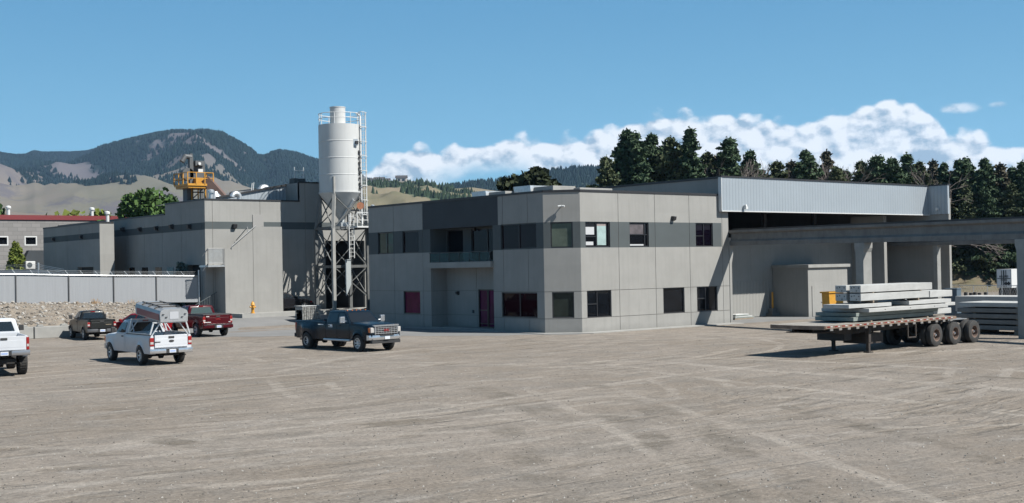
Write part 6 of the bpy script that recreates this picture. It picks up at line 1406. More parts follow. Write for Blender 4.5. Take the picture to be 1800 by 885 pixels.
for i in range(5):
    z0 = .22+i*hN; j = rng.uniform(-.3, .3)
    stackpanel(XK+rng.uniform(-.06, .06), XK+2.5, ykf-LK+j, ykf+j, z0, z0+hN-.08, f'{nm[i]} long grey panel from the ground in the stack right of the trailer', m_conc if i < 4 else m_slab)
    for k_, yy in enumerate((ykf-1.2, ykf-3.6, ykf-6.)):
        mb = MB(); mb.box(XK+.08, XK+2.4, yy, yy+.15, z0-.078, z0-.002) if i else mb.box(XK+.05, XK+2.4, yy, yy+.25, 0, .218)
        tag(mb.build('spacer', m_wood), f"{['left', 'middle', 'right'][k_]} timber spacer under the {nm[i]} long grey panel of the right stack", 'spacer', 'timber spacers in the right stack')
XP = 16.; yp = atX(1679, 525, XP)[1]; zp2 = atX(1740, 521.5, XP)[2]
stackpanel(XP, XP+2.4, yp-11, yp, zp2*.52, zp2, 'pale topped upper panel of the stack behind the right stack', m_slab)
stackpanel(XP+.1, XP+2.4, yp-11, yp-.3, .2, zp2*.5, 'thick lower panel of the pale stack behind the right stack', m_conc)
m_orn = mat('orange_yellow_bin', (.45, .22, .02), .55, var=.08)
q = atY(1471, 557, -12.); ybn = thing('steel_bin', 'orange yellow steel bin standing behind the trailer load', 'bin', (q[0], -12., 0))
zt_ = atY(1463, 513, -12.)[2]; w2_ = (atY(1484, 520, -12.)-atY(1458, 520, -12.))[0]
mb = MB(); mb.prism([(-w2_/2+.12, 0, .3), (w2_/2-.12, 0, .3), (w2_/2, 0, zt_), (-w2_/2, 0, zt_)], (0, .5, 0)); mb.build('hopper', m_orn, ybn, bevel=.02); mb = MB(); mb.box(-w2_/2-.08, w2_/2+.08, -.06, .56, zt_-.08, zt_); mb.build('rim', m_orn, ybn, bevel=.01)
mb = MB()
for x in (-w2_/2+.2, w2_/2-.3):
    for y in (.05, .35): mb.box(x, x+.1, y, y+.1, 0, .3)
mb.build('leg', m_frm, ybn)
# low stacked slabs seen left of the load
q = atZ(1437, 557.5); 
# bollard and pallet of sheets by the bay wall
q = atZ(1358.5, 556.5); zt_ = at(1358.5, 514, proj(q)[2])[2]; bo_ = thing('bollard', 'thin yellow post standing in the bay before the shed', 'bollard', tuple(q)); mb = MB(); mb.lathe([(.07, 0), (.07, zt_), (0, zt_+.03)], n=12); mb.build('post', m_hyd, bo_, smooth=40); mb = MB(); mb.box(-.45, .45, -.3, .3, 0, .25); mb.box(-.25, .2, -.2, .2, .25, .6); mb.build('base', m_conc, bo_)
q = atZ(1298, 561.5); pa_ = thing('sheet_pile', 'low pile of pale sheets on a pallet beside the office corner', 'pile of sheets', (q[0], q[1], 0), .1)
for i in range(4): mb = MB(); mb.box(-1.1+.1*i, 1.2-.15*i, -.5+.05*i, .5, .10+i*.07, .15+i*.07); mb.build('sheet', m_white if i % 2 else m_slabg, pa_, bevel=.01)
mb = MB(); mb.box(-1.1, 1.1, -.5, -.4, 0, .1); mb.box(-1.1, 1.1, .4, .5, 0, .1); mb.build('pallet', m_wood, pa_)

# ------------------------------------------------------------ far yard on the right
BKd = [(1560, 148, 0), (1640, 150, 2.), (1690, 150, 2.6), (1720, 150, 3.), (1745, 152, 2.2), (1790, 158, 1.4), (1900, 160, 1.)]
m_bank = mat('brown_bank', (0.119, 0.0892, 0.0595), .95, scale=.5, var2=(.11, .10, .055), bump=.6, bscale=4.)
P = []; csn = np.linspace(30, 90, 120); dsn = np.linspace(0, 40, 40)
for c in csn:
    px = 900+c/150*F; hh = float(np.interp(px, [1300, 1560, 1640, 1690, 1720, 1750, 1800, 2000], [0.2, 1.2, 3.5, 4.0, 3.7, 2.6, 1.6, 1.6])); d0 = 140
    for d in dsn:
        z = hh*float(ss(d, 0, 11))+.35*mnoise.noise((c*.35, d*.3, 2))*float(ss(d, 0, 5))-.05; q = cd(c, d0+d); P.append((q[0], q[1], z))
struct(grid_obj('dirt_bank', P, len(csn), len(dsn), m_bank))
dv = 122.; Q0 = at(1752, 507, dv); vanW = 2.6
vh = rad(-8.); 
vl_ = thing('semi_trailer', 'white box semi trailer parked beyond the yard on the right', 'trailer', (Q0[0], Q0[1], 0), 0)
yv = Q0[1]; zb1 = atY(1775, 506.5, yv)[2]; zt1_ = atY(1778, 473.5, yv)[2]
lw = atX(1752, 490, atY(1778, 490, yv)[0])[1]-yv; x0v = atY(1778, 490, yv)[0]-Q0[0]
mb = MB(); mb.box(x0v, x0v+14, 0, lw, zb1, zt1_); mb.build('box', m_white, vl_)
mb = MB(); mb.box(x0v-.04, x0v-.003, .1, lw-.1, zb1+.1, zt1_-.1); dd = mb.build('rear_door', mat('grey_white_paint', (.6, .62, .64), .5), vl_)
mb = MB()
for f in (.35, .48, .52, .65): mb.box(x0v-.09, x0v-.045, lw*f-.03, lw*f+.03, zb1+.1, zt1_-.1)
mb.box(x0v-.08, x0v-.04, .1, lw-.1, zb1+.9, zb1+.97); mb.build('lock_rod', m_band, dd)
text('lettering', 'ARGUS', .52*lw/2.6, m_plastic, dd, (x0v-.06, lw*.5, zt1_-.75), (rad(90), 0, rad(-90)))
text('lettering', 'CARRIERS', .17, m_band, dd, (x0v-.06, lw*.5, zt1_-1.1), (rad(90), 0, rad(-90)))
text('lettering', 'ARGUS', 1.1, m_plastic, vl_, (x0v+4.4, -.01, zt1_-1.0), (rad(90), 0, 0))
text('lettering', 'CARRIERS', .42, mat('teal_lettering', (.2, .4, .4), .5), vl_, (x0v+4.1, -.01, zt1_-1.8), (rad(90), 0, 0))
for y in (.35, .7): mb = MB(); mb.prism([(x0v-.06, lw*y*.5+.0, zb1+.65), (x0v-.06, lw*y*.5+.22, zb1+.43), (x0v-.06, lw*y*.5, zb1+.21), (x0v-.06, lw*y*.5-.22, zb1+.43)], (-.01, 0, 0)); mb.build('diamond_sign', m_plastic, dd)
mb = MB(); mb.box(x0v+.3, x0v+13, lw*.3, lw*.7, zb1-.3, zb1-.02); mb.box(x0v-.02, x0v+.1, .2, lw-.2, zb1-.75, zb1-.05); mb.build('chassis', m_frm, vl_)
for k, x in enumerate((x0v+1.2, x0v+2.5)):
    for y in (.15, lw-.15): mb = MB(); mb.lathe([(0, -.28), (.46, -.28), (.5, -.2), (.5, .2), (.46, .28), (0, .28)], c=(x, y, .5), axis='y', n=20); mb.build('wheel', m_tyre, vl_, smooth=40)
for y_ in (2.0,):
    mb = MB(); 
q = at(1683, 520, 84.); bb_ = thing('blue_bin', 'dark blue bin behind the pale stack near the crane wall', 'bin', (q[0], q[1], 0), .2); zq_ = at(1683, 508.5, 84.)[2]
mb = MB(); mb.box(-.1, .95*.0+.75, 0, .9, 0, zq_); mb.build('bin', mat('slate_blue_paint', (.06, .09, .12), .6), bb_, bevel=.03); mb = MB(); mb.box(-.13, .78, -.03, .93, zq_, zq_+.05); mb.build('lid', mat('slate_blue_lid', (.08, .11, .14), .6), bb_)
for i, px in enumerate((1698, 1707, 1714, 1722, 1733)):
    q = at(px, 522, 82.); z1 = at(px, 514+(i % 2), 82.)[2]-.1; mb = MB(); mb.box(q[0]-.12, q[0]+.08, q[1]-.08, q[1]+.08, 0, z1+.1)
    tag(mb.build('stack_post', m_black, bevel=.01), f"{['first','second','third','fourth','fifth'][i]} dark post from the blue bin behind the pale stack", 'post', 'row of dark posts behind the stack')
# far chain fence
cf = thing('chain_fence', 'low grey chain fence in front of the dirt bank', 'fence', (0, 0, 0)); A_ = at(1640, 512, 128); B_ = at(1900, 512, 112); zt_ = 1.7
mb = MB(); mb.tube([(A_[0], A_[1], zt_-.5), (B_[0], B_[1], zt_-.5)], .035, 5)
mb.build('top_rail', m_steelg, cf)
for f in np.linspace(.1, .9, 9): mb = MB(); p = A_+(B_-A_)*f; mb.tube([(p[0], p[1], 0), (p[0], p[1], zt_-.45)], .035, 5); mb.build('post', m_steelg, cf)
mb = MB()
for k in range(90): p = A_+(B_-A_)*(k/90); mb.beam((p[0], p[1], .05), (p[0]+.3, p[1]-.2, zt_-.5), .008, .008); mb.beam((p[0], p[1], zt_-.5), (p[0]+.3, p[1]-.2, .05), .008, .008)
mb.build('mesh', m_steelg, cf)
# ------------------------------------------------------------ hills
def fbm(x, y, s, o=4, seed=0.):
    f = 0; a = 1; t_ = 0
    for k in range(o): f = f+a*vnoise(x, y, s*2**k, seed+k*7.); t_ += a; a *= .5
    return f/t_
def hillmat(name, g1, g2, forest, fs=.0016, thr=.5, hband=None, rock=None):
    m = bpy.data.materials.new(name); m.use_nodes = True; t = m.node_tree; b = t.nodes['Principled BSDF']; b.inputs['Roughness'].default_value = 1.; b.inputs['Specular IOR Level'].default_value = 0.
    tc = N(t, 'ShaderNodeTexCoord').outputs['Object']
    nz = lambda s, d=5., r=.6: N(t, 'ShaderNodeTexNoise', ins={'Vector': tc, 'Scale': s, 'Detail': d, 'Roughness': r}).outputs[0]
    c = MIX(t, SM(t, nz(fs*1.7), .38, .62), g1, g2)
    if rock: c = MIX(t, M_(t, 'MULTIPLY', SM(t, nz(fs*6, 6., .7), .52, .62), .8), c, rock)
    if hband: c = MIX(t, M_(t, 'MULTIPLY', SM(t, N(t, 'ShaderNodeSeparateXYZ', ins={0: tc}).outputs[2], *hband), .85), c, (.088, .082, .090))
    at_ = N(t, 'ShaderNodeAttribute', attribute_name='forest'); v = at_.outputs['Fac']
    f = SM(t, M_(t, 'ADD', v, M_(t, 'MULTIPLY', M_(t, 'SUBTRACT', nz(fs*14, 5., .65), .5), .9)), .42, .56)
    c = MIX(t, f, c, forest); t.links.new(c, b.inputs['Base Color']); return m
def skyline(L): A = sorted((azel(x, y)) for x, y in L); return np.array([a for a, e in A]), np.array([e for a, e in A])
def hill(name, sk, d_foot, d_top, m, na, nr, relief_, forest_fn, az0, az1, seed, power=1.0, foot=0., shape=None):
    A, E = skyline(sk); az = np.linspace(az0, az1, na); tt = np.linspace(0, 1.25, nr)
    AZg, Tg = np.meshgrid(az, tt, indexing='ij'); el = np.interp(AZg, A, E)
    dtop = d_top*(1+.10*np.sin(AZg*9+seed)); D = d_foot+(dtop-d_foot)*Tg
    xw = CAMP[0]+(RT[0]*np.sin(AZg)+FW[0]*np.cos(AZg))*D; yw = CAMP[1]+(RT[1]*np.sin(AZg)+FW[1]*np.cos(AZg))*D
    top = CAMP[2]+np.tan(el)*dtop
    pf = np.clip(Tg, 0, 1)**power if shape is None else np.interp(Tg, *shape)
    n = fbm(xw, yw, 1/(relief_*7), 5, seed); r2 = 1-np.abs(fbm(xw, yw, 1/(relief_*5), 4, seed+20))*3
    env = np.clip(np.sin(np.clip(Tg, 0, 1)*math.pi), 0, 1)**.8
    z = foot+(top-foot)*pf+env*relief_*(n*1.3+(r2-.4)*.7); back_ = np.clip(Tg-1, 0, 1); z = z-back_*(top*1.6)
    # keep the silhouette: no point in front may rise above the ridge line of sight
    zmax = CAMP[2]+np.tan(el)*D*(.995); z = np.where(Tg < .999, np.minimum(z, zmax-.0), z)
    P = np.stack([xw, yw, z], -1); o = struct(grid_obj(name, P, na, nr, m))
    fo = np.clip(forest_fn(AZg, Tg, xw, yw, z), 0, 1)
    a = o.data.attributes.new('forest', 'FLOAT', 'POINT'); a.data.foreach_set('value', fo.ravel().astype(np.float32))
    return dict(P=P, fo=fo, az=AZg, t=Tg, top=top)
def trees_on(name, H, count, hmin, hmax, m, tmax=1.0, thr=.45, seed=1, wfac=.26, cap=None):
    r_ = np.random.RandomState(seed); P, fo, Tg = H['P'], H['fo'], H['t']; na, nr = fo.shape[:2]
    V = []; Fc = []; k = 0; tries = 0
    ii = r_.randint(0, na-1, count*6); jj = r_.randint(0, nr-1, count*6); fa = r_.rand(count*6); fb = r_.rand(count*6)
    for i, j, a, b_ in zip(ii, jj, fa, fb):
        if Tg[i, j] > tmax or Tg[i, j] < .2: continue
        f = fo[i, j]+.35*(r_.rand()-.5)
        if f < thr: continue
        p = P[i, j]*(1-a)*(1-b_)+P[i+1, j]*a*(1-b_)+P[i, j+1]*(1-a)*b_+P[i+1, j+1]*a*b_
        h = r_.uniform(hmin, hmax); w = h*wfac*r_.uniform(.8, 1.3); b0 = len(V); g0 = r_.rand()*2
        for g in (0, 1.257, 2.513, 3.77, 5.03): V.append((p[0]+w*math.cos(g+g0), p[1]+w*math.sin(g+g0), p[2]-1))
        for g in (0.6, 1.86, 3.1, 4.4, 5.6): V.append((p[0]+w*.62*math.cos(g+g0), p[1]+w*.62*math.sin(g+g0), p[2]+h*.45))
        V.append((p[0], p[1], p[2]+h))
        for q in range(5): Fc += [(b0+q, b0+(q+1) % 5, b0+5+q), (b0+(q+1) % 5, b0+5+(q+1) % 5, b0+5+q), (b0+5+q, b0+5+(q+1) % 5, b0+10)]
        k += 1
        if k >= count: break
    me = bpy.data.meshes.new(name); me.from_pydata(V, [], Fc); me.materials.append(m); o = bpy.data.objects.new(name, me); COL.objects.link(o); o['kind'] = 'stuff'; return o
m_hillA = hillmat('dry_mountain_slope', (.150, .130, .110), (.115, .110, .085), (.012, .020, .019), .0011, rock=(.085, .078, .088), hband=(150., 300.))
m_hillB = hillmat('dry_grass_hill', (.165, .14, .10), (.125, .12, .075), (.045, .065, .04), .006)
m_hillC = hillmat('forest_ridge', (.14, .125, .095), (.11, .105, .07), (.030, .045, .036), .003)
m_fir = mat('far_forest', (.011, .020, .018), 1., spec=0, var=.3, scale=.004); m_fir2 = mat('near_hill_trees', (.030, .045, .026), 1., spec=0, var=.3, scale=.03)
SKA = [(-300, 276), (-100, 270), (0, 272), (25, 276), (44, 275), (60, 269), (76, 271.5), (126, 270.6), (152, 269), (177, 261), (221, 250), (269, 239), (300, 233.6), (340, 232), (373, 232.5), (392, 237), (420, 253), (440, 264), (455, 277), (466, 278), (479, 271), (492, 268.5), (520, 272), (556, 284), (600, 300), (660, 322), (720, 345), (900, 400)]
def pxof(az): return CX+np.tan(az)*F
def forestA(az, t_, x, y, z):
    px = pxof(az); f = .25+.75*ss(t_, .30, .62)+fbm(x, y, .0011, 4, 3.)*1.1
    f = f-.50*ss(px, 290, 345)*ss(t_, .30, .55)*(1-ss(t_, .90, .98))*(1-.6*ss(px, 440, 490))*1.25+1.25*fbm(x, y, .007, 4, 9.)-.3*np.exp(-((px-120)/60.)**2-((t_-.78)/.05)**2)-.3*np.exp(-((px-190)/40.)**2-((t_-.66)/.03)**2)   # open rocky right shoulder
    f = f-.55*(1-ss(t_, .24, .42))+.35*np.exp(-((px-180)/70.)**2)*(1-ss(t_, .3, .5)); f = np.where((px > 440), f+.12, f)
    return f
az_ = lambda px: math.atan((px-CX)/F)
HA = hill('mountain', SKA, 1500, 5200, m_hillA, 340, 170, 150., forestA, az_(-200), az_(760), 3., shape=([0, .12, .3, .5, .8, 1, 1.3], [0, .10, .25, .44, .80, 1, 1]))
trees_on('mountain_forest', HA, 55000, 6, 14, m_fir, 1.012, .50, 2, .36)
SKB = [(380, 420), (450, 380), (520, 350), (580, 335), (620, 326), (640, 322), (680, 319.5), (704, 317.5), (740, 318.5), (765, 323), (780, 329), (795, 331.5), (812, 330.5), (830, 329), (850, 332), (900, 340), (1000, 360), (1200, 420)]
def forestB(az, t_, x, y, z):
    px = pxof(az); f = .12+fbm(x, y, .008, 4, 5.)*1.5; f = f+.62*np.exp(-((px-760)/85.)**2)*ss(t_, .35, .55)*(1-ss(t_, .80, .9))+.35*np.exp(-((px-660)/25.)**2)*ss(t_, .5, .6)
    return f-.5*ss(t_, .93, 1.)
HB = hill('near_hill', SKB, 500, 1500, m_hillB, 200, 90, 22., forestB, az_(380), az_(1250), 8., shape=([0, .4, .8, 1, 1.3], [0, .32, .78, 1, 1]))
trees_on('hill_trees', HB, 4500, 4, 9, m_fir2, .97, .46, 4, .3)
SKC = [(560, 420), (700, 380), (790, 333), (830, 326), (880, 321), (910, 316), (940, 311), (960, 306), (1000, 300), (1040, 299), (1062, 302), (1100, 305), (1300, 330), (1500, 350), (1700, 350), (2000, 370)]
HC = hill('forest_ridge', SKC, 1700, 2600, m_hillC, 220, 70, 45., lambda az, t_, x, y, z: .72+fbm(x, y, .003, 4, 2.)*.9+.2*t_, az_(560), az_(2050), 5.)
trees_on('ridge_forest', HC, 22000, 7, 14, m_fir, 1.012, .4, 6, .32)
SKD = [(-300, 330), (-100, 372), (0, 371), (60, 375), (120, 378), (200, 379), (260, 377), (420, 385), (700, 400)]
HD = hill('foothill', SKD, 600, 1900, hillmat('foothill_grass', (.150, .128, .108), (.122, .110, .088), (.04, .06, .035), .003), 120, 40, 14., lambda az, t_, x, y, z: .18+fbm(x, y, .004, 4, 2.)*1.2, az_(-200), az_(700), 2.)
trees_on('foothill_trees', HD, 120, 3, 5, m_fir2, .97, .5, 9, .4)
# houses on the near hill
def on_hill(px, H, trow=.985):
    i = int(np.argmin(np.abs(pxof(H['az'][:, 0])-px))); j = int(np.argmin(np.abs(H['t'][i]-trow))); return H['P'][i, j]
m_hw = mat('house_wall', (.36, .33, .30), .8); m_hr = mat('house_roof_dark', (.05, .045, .045), .8)
hs = [(650, 9, 'pale house at the left end of the ridge row'), (660, 11, 'second ridge house from the left with pale front'), (671, 13, 'wide dark roofed ridge house in the middle of the row'), (683, 9, 'small dark ridge house right of the widest one'), (708, 14, 'lone dark roofed house at the top of the bare hill')]
house0 = None
for i, (px, w, lb) in enumerate(hs):
    p = on_hill(px, HB, .985)
    if house0 is None:
        house0 = thing('hill_house', lb, 'house', tuple(p), 0, 'houses along the near hill crest')
        mb = MB(); mb.box(-.5, .5, -.35, .35, -.35, .32); mb.build('wall', m_hw, house0); mb = MB(); mb.prism([(-.56, -.4, .32), (-.56, .4, .32), (-.56, 0, .55)], (1.12, 0, 0)); mb.build('roof', m_hr, house0)
        mb = MB(); mb.box(-.3, -.1, -.36, -.352, .0, .2); mb.box(.1, .35, -.36, -.352, .0, .2); mb.build('window', m_glass, house0); house0.rotation_euler = (0, 0, -.7); house0.scale = (w, w, w)
    else: dup(house0, tuple(p), -.7+.2*(i % 2), lb, (w, w, w))
# ------------------------------------------------------------ trees
def leafmat(name, col, c2): 
    m = mat(name, col, .75, spec=.15, var2=c2, scale=.9); return m
m_con = leafmat('conifer_needles', (.030, .054, .030), (.068, .102, .054)); m_con2 = leafmat('conifer_needles_warm', (.046, .062, .032), (.092, .108, .056)); m_con3 = leafmat('conifer_needles_tawny', (.050, .050, .032), (.095, .085, .060)); m_bark = mat('bark', (.075, .055, .042), .9, var=.3, scale=5.); m_twig = mat('bare_twigs', (.13, .11, .10), .9)
m_maple = leafmat('maple_leaves', (.035, .07, .020), (.07, .12, .035)); m_bushy = leafmat('yellow_green_leaves', (.08, .11, .02), (.15, .17, .04)); m_dkl = leafmat('dark_leaves', (.014, .020, .010), (.030, .038, .016)); m_spr = leafmat('blue_spruce', (.09, .13, .12), (.14, .18, .16))
def leaves_mesh(name, C_, S_, m, parent, r_, up=.3, aspect=1.8):
    n = len(C_); C_ = np.asarray(C_); S_ = np.asarray(S_).reshape(-1, 1)
    a = r_.normal(size=(n, 3)); a /= np.linalg.norm(a, axis=1, keepdims=True); b_ = r_.normal(size=(n, 3)); b_ -= a*(a*b_).sum(1, keepdims=True); b_ /= np.linalg.norm(b_, axis=1, keepdims=True)
    V = np.stack([C_-a*S_*aspect*.5, C_-b_*S_*.5, C_+a*S_*aspect*.5, C_+b_*S_*.5], 1).reshape(-1, 3)
    me = bpy.data.meshes.new(name); me.vertices.add(4*n); me.vertices.foreach_set('co', V.ravel().astype(np.float32)); me.loops.add(4*n); me.loops.foreach_set('vertex_index', np.arange(4*n, dtype=np.int32)); me.polygons.add(n); me.polygons.foreach_set('loop_start', np.arange(0, 4*n, 4, dtype=np.int32)); me.update(calc_edges=True)
    me.materials.append(m); o = bpy.data.objects.new(name, me); COL.objects.link(o); o.parent = parent; return o
def conifer(name, label, Hh, Rr, m, seed, dens=1., grp=None, base=.10, ls=.34, irr=.35):
    r_ = np.random.RandomState(seed); th = thing(name, label, 'conifer tree', (0, 0, 0), 0, grp); C_ = []; S_ = []; mb = MB()
    bend = r_.normal(0, .02, 2)*Hh
    ctr = lambda f: np.array((bend[0]*f*f, bend[1]*f*f, Hh*f))
    mb.tube([ctr(f) for f in np.linspace(0, .97, 8)], [Hh*.018*(1-f)+.02 for f in np.linspace(0, .97, 8)], 7)
    nb = int(170*dens*Hh/16)
    for k in range(nb):
        f = base+(1-base)*(k/nb)**.9; g = r_.rand()*6.28; env = (1-f)**.85*(.55+.45*min(1, (f-base)/.12+.4)); L = Rr*env*r_.uniform(1-irr*1.3, 1+irr*.5)+.25
        if r_.rand() < .08: L *= 1.25
        rise = r_.uniform(.0, .35) if f > .6 else r_.uniform(-.12, .22); o = ctr(f); d_ = np.array((math.cos(g), math.sin(g), rise))
        tip = o+d_*L+np.array((0, 0, -.06*L*L/3)); mb.tube([o, (o+tip)/2+np.array((0, 0, .05*L)), tip], [.035, .025, .008], 4, caps=False)
        nl = int((16+L*40)*dens)
        for q in range(nl):
            s = r_.rand()**.7; p = o+(tip-o)*s+np.array((0, 0, .05*L*4*s*(1-s))); w = .06+.20*L*(1-s)*.5+.07; p = p+r_.normal(0, 1, 3)*w*np.array((1, 1, .45)); C_.append(p); S_.append(r_.uniform(.6, 1.3)*ls)
    for q in range(30): f = r_.uniform(.93, 1.02); C_.append(ctr(f)+r_.normal(0, .05, 3)); S_.append(.13)
    mb.build('trunk', m_bark, th, fix=False); leaves_mesh('crown', C_, S_, m, th, r_, aspect=2.2); return th
def broad(name, label, Hh, Rr, m, seed, n=5000, ls=.3, cat='tree', trunk=.25, lobes=26, grp=None, squash=.9, pointy=.0):
    r_ = np.random.RandomState(seed); th = thing(name, label, cat, (0, 0, 0), 0, grp); mb = MB(); C_ = []; S_ = []
    mb.tube([(0, 0, 0), (0, 0, Hh*trunk), (.02*Hh, 0, Hh*.55)], [Hh*.03, Hh*.024, Hh*.012], 8)
    for k in range(lobes):
        g = r_.rand()*6.28; f = r_.rand(); zc = Hh*(trunk+.08+(1-trunk-.16)*f); rad_ = Rr*math.sqrt(max(.05, 1-((f-.35)/.68)**2))*(1-pointy*f); rr = r_.uniform(.35, .85)*rad_
        c = np.array((rr*math.cos(g), rr*math.sin(g), zc)); sz = Rr*r_.uniform(.24, .42)*(1-pointy*f*.6)
        mb.tube([(0, 0, Hh*(trunk+.15*f)), c*.6+np.array((0, 0, Hh*.1)), c], [Hh*.012, Hh*.007, .02], 5, caps=False)
        for q in range(n//lobes):
            v = r_.normal(size=3); v /= np.linalg.norm(v); C_.append(c+v*sz*(r_.rand()**.35)*np.array((1, 1, squash))); S_.append(ls*r_.uniform(.6, 1.3))
    mb.build('trunk', m_bark, th, fix=False); leaves_mesh('crown', C_, S_, m, th, r_, aspect=1.3); return th
def bare(name, label, Hh, seed, grp):
    r_ = np.random.RandomState(seed); th = thing(name, label, 'bare tree', (0, 0, 0), 0, grp); mb = MB(); tw = MB()
    def grow(p, d, L, r0, lv, out):
        q = p+d*L; mid = (p+q)/2+r_.normal(0, .04*L, 3); out.tube([p, mid, q], [r0, r0*.8, r0*.6], 5 if lv < 2 else 3, caps=False)
        if lv >= 5: return
        for k in range(3 if lv < 4 else 4):
            nd = _n(d+r_.normal(0, .42, 3)+np.array((0, 0, .12))); grow(q if k else mid+(q-mid)*.5, nd, L*r_.uniform(.6, .82), r0*.6, lv+1, tw if lv >= 1 else mb)
    grow(np.array((0, 0, 0.)), np.array((0, 0, 1.)), Hh*.30, Hh*.016, 0, mb); mb.build('trunk', m_bark, th, fix=False); tw.build('branches', m_twig, th, fix=False); return th
G1 = 'conifers behind the crane hall'
protos = [conifer('conifer_tree', 'x', 16, 4.8, m_con, 11, 1.25, G1, .05, .22, .35), conifer('conifer_tree', 'x', 16, 3.8, m_con, 12, 1.2, G1, .05, .21, .3), conifer('conifer_tree', 'x', 16, 5.6, m_con2, 13, 1.2, G1, .08, .24, .5), conifer('conifer_tree', 'x', 16, 2.9, m_con, 14, 1.25, G1, .03, .2, .2), conifer('conifer_tree', 'x', 16, 4.8, m_con3, 15, 1.1, G1, .06, .23, .45)]
# px, top py, distance, prototype, what sets it apart
TL_ = [(1072, 283, 138, 2, 'low spreading'), (1097, 236, 142, 0, 'tall leftmost'), (1122, 262, 146, 4, 'ragged'), (1127, 240, 140, 1, 'tall narrow'), (1152, 242, 143, 0, 'broad'), (1170, 262, 148, 4, 'thin topped'), (1187, 250, 141, 2, 'leaning'), (1207, 262, 146, 0, 'dense'), (1225, 233, 139, 3, 'tallest dark spire'), (1240, 275, 145, 2, 'short bushy'), (1281, 250, 142, 1, 'narrow pointed'), (1296, 251, 144, 3, 'slim spire'), (1268, 278, 147, 4, 'greyish'), (1316, 272, 146, 0, 'drooping'), (1372, 292, 143, 2, 'wide layered'), (1395, 290, 146, 4, 'open branched'), (1413, 272, 141, 0, 'pointed'), (1434, 279, 144, 1, 'upright'), (1455, 272, 148, 4, 'loose'), (1480, 300, 140, 2, 'low dark'), (1520, 290, 144, 2, 'spreading'), (1535, 282, 142, 0, 'full'), (1556, 281, 146, 1, 'straight'), (1580, 285, 141, 0, 'thick'), (1600, 278, 145, 3, 'dark pointed'), (1612, 292, 148, 2, 'sloping'), (1645, 288, 150, 4, 'airy'), (1668, 292, 146, 0, 'bushy'), (1690, 288, 141, 0, 'tall dark'), (1709, 284, 144, 1, 'slender'), (1727, 286, 139, 0, 'deep green'), (1745, 296, 146, 2, 'rounded'), (1763, 294, 141, 4, 'thin crowned'), (1780, 300, 143, 0, 'stocky'), (1794, 291, 138, 3, 'spiry'), (1815, 285, 142, 0, 'edge'), (1700, 330, 134, 2, 'low front'), (1740, 335, 133, 0, 'mid front'), (1775, 330, 134, 2, 'wide front'), (1660, 330, 136, 4, 'shadowed front'), (1810, 330, 133, 0, 'outer front')]
used = set(); r9 = np.random.RandomState(5)
def gnd(x, y): return 0.
for i, (px, py, d, k, w) in enumerate(TL_):
    if px >= 1640: d += 14
    p = at(px, 460, d); z = at(px, py, d)[2]; s = (z+.3)/16; where = 'left part of the tree row' if px < 1260 else ('middle of the tree row' if px < 1500 else ('right part of the tree row' if px < 1660 else 'wood at the right edge'))
    lab = f'{w} dark conifer in the {where}'
    wd_ = s*r9.uniform(.92, 1.15); rz = r9.uniform(0, 6.28)
    if k not in used: used.add(k); o = protos[k]; o.location = (p[0], p[1], 0); o.rotation_euler = (0, 0, rz); o.scale = (wd_, wd_, s); o['label'] = lab
    else: dup(protos[k], (p[0], p[1], 0), rz, lab, (wd_, wd_, s))
seen_ = set()
for i, px in enumerate(list(range(1085, 1260, 26))+list(range(1290, 1640, 25))+list(range(1650, 1830, 18))):
    y_ = float(np.interp(px, [1080, 1230, 1250, 1330, 1350, 1640, 1800], [280, 278, 285, 300, 305, 304, 306]))+r9.uniform(-9, 10); d = 152+r9.uniform(0, 6)+(14 if px > 1640 else 0)
    p = at(px+r9.uniform(-6, 6), 460, d); z = at(px, y_, d)[2]; s = z/16; k = int(r9.choice([0, 2, 4, 1])); w_ = s*r9.uniform(1.1, 1.4)
    fr_ = sorted(TL_[:36], key=lambda q: abs(q[0]-px))[:2]; fl, fr2 = sorted(fr_, key=lambda q: q[0]); lb_ = f'lower back conifer between the {fl[4]} and {fr2[4]} ones'
    if lb_ in seen_: lb_ = f'second lower back conifer between the {fl[4]} and {fr2[4]} ones'
    seen_.add(lb_)
    nb_ = ['just behind the tallest group', 'filling the gap behind the row', 'behind the right part of the row', 'deep in the wood at the right']; wh = nb_[0] if px < 1260 else (nb_[1] if px < 1500 else (nb_[2] if px < 1645 else nb_[3]))
    dup(protos[k], (p[0], p[1], 0), r9.uniform(0, 6.28), lb_, (w_, w_, s))
G2 = 'bare grey trees between the conifers'
BL = [(1253, 262, 140, 'bare grey tree right of the tallest spire'), (1338, 274, 142, 'bare forked tree alone left of the pointed conifers'), (1493, 270, 143, 'tall bare grey tree in the middle gap of the conifers'), (1470, 283, 145, 'smaller bare tree left of the tall bare one'), (1633, 282, 145, 'bare tree before the dense wood')]
b0_ = None
for px, py, d, lb in BL:
    p = at(px, 460, d); z = at(px, py, d)[2]
    if b0_ is None: b0_ = bare('bare_tree', lb, 14, 21, G2); top_ = max(v.co.z for ch in b0_.children for v in ch.data.vertices); b0_.location = (p[0], p[1], 0); b0_.scale = (z/top_,)*3
    else: dup(b0_, (p[0], p[1], 0), r9.rand()*6, lb, (z/top_,)*3)
def put(o, px, py, d, Hh, pyb=460, zb=0.):
    p = at(px, pyb, d); z = at(px, py, d)[2]; s = (z-zb)/Hh; o.location = (p[0], p[1], zb); o.scale = (s, s, s); return o
put(broad('broadleaf_tree', 'dark leafy tree with pointed top behind the office roof', 10, 3.4, m_dkl, 31, 5200, .42, lobes=30, pointy=.55), 952, 289, 112, 10)
put(broad('broadleaf_tree', 'lower dark leafy tree just right of the pointed one', 8, 3.2, m_dkl, 32, 3600, .42, lobes=22), 925, 306, 116, 8)
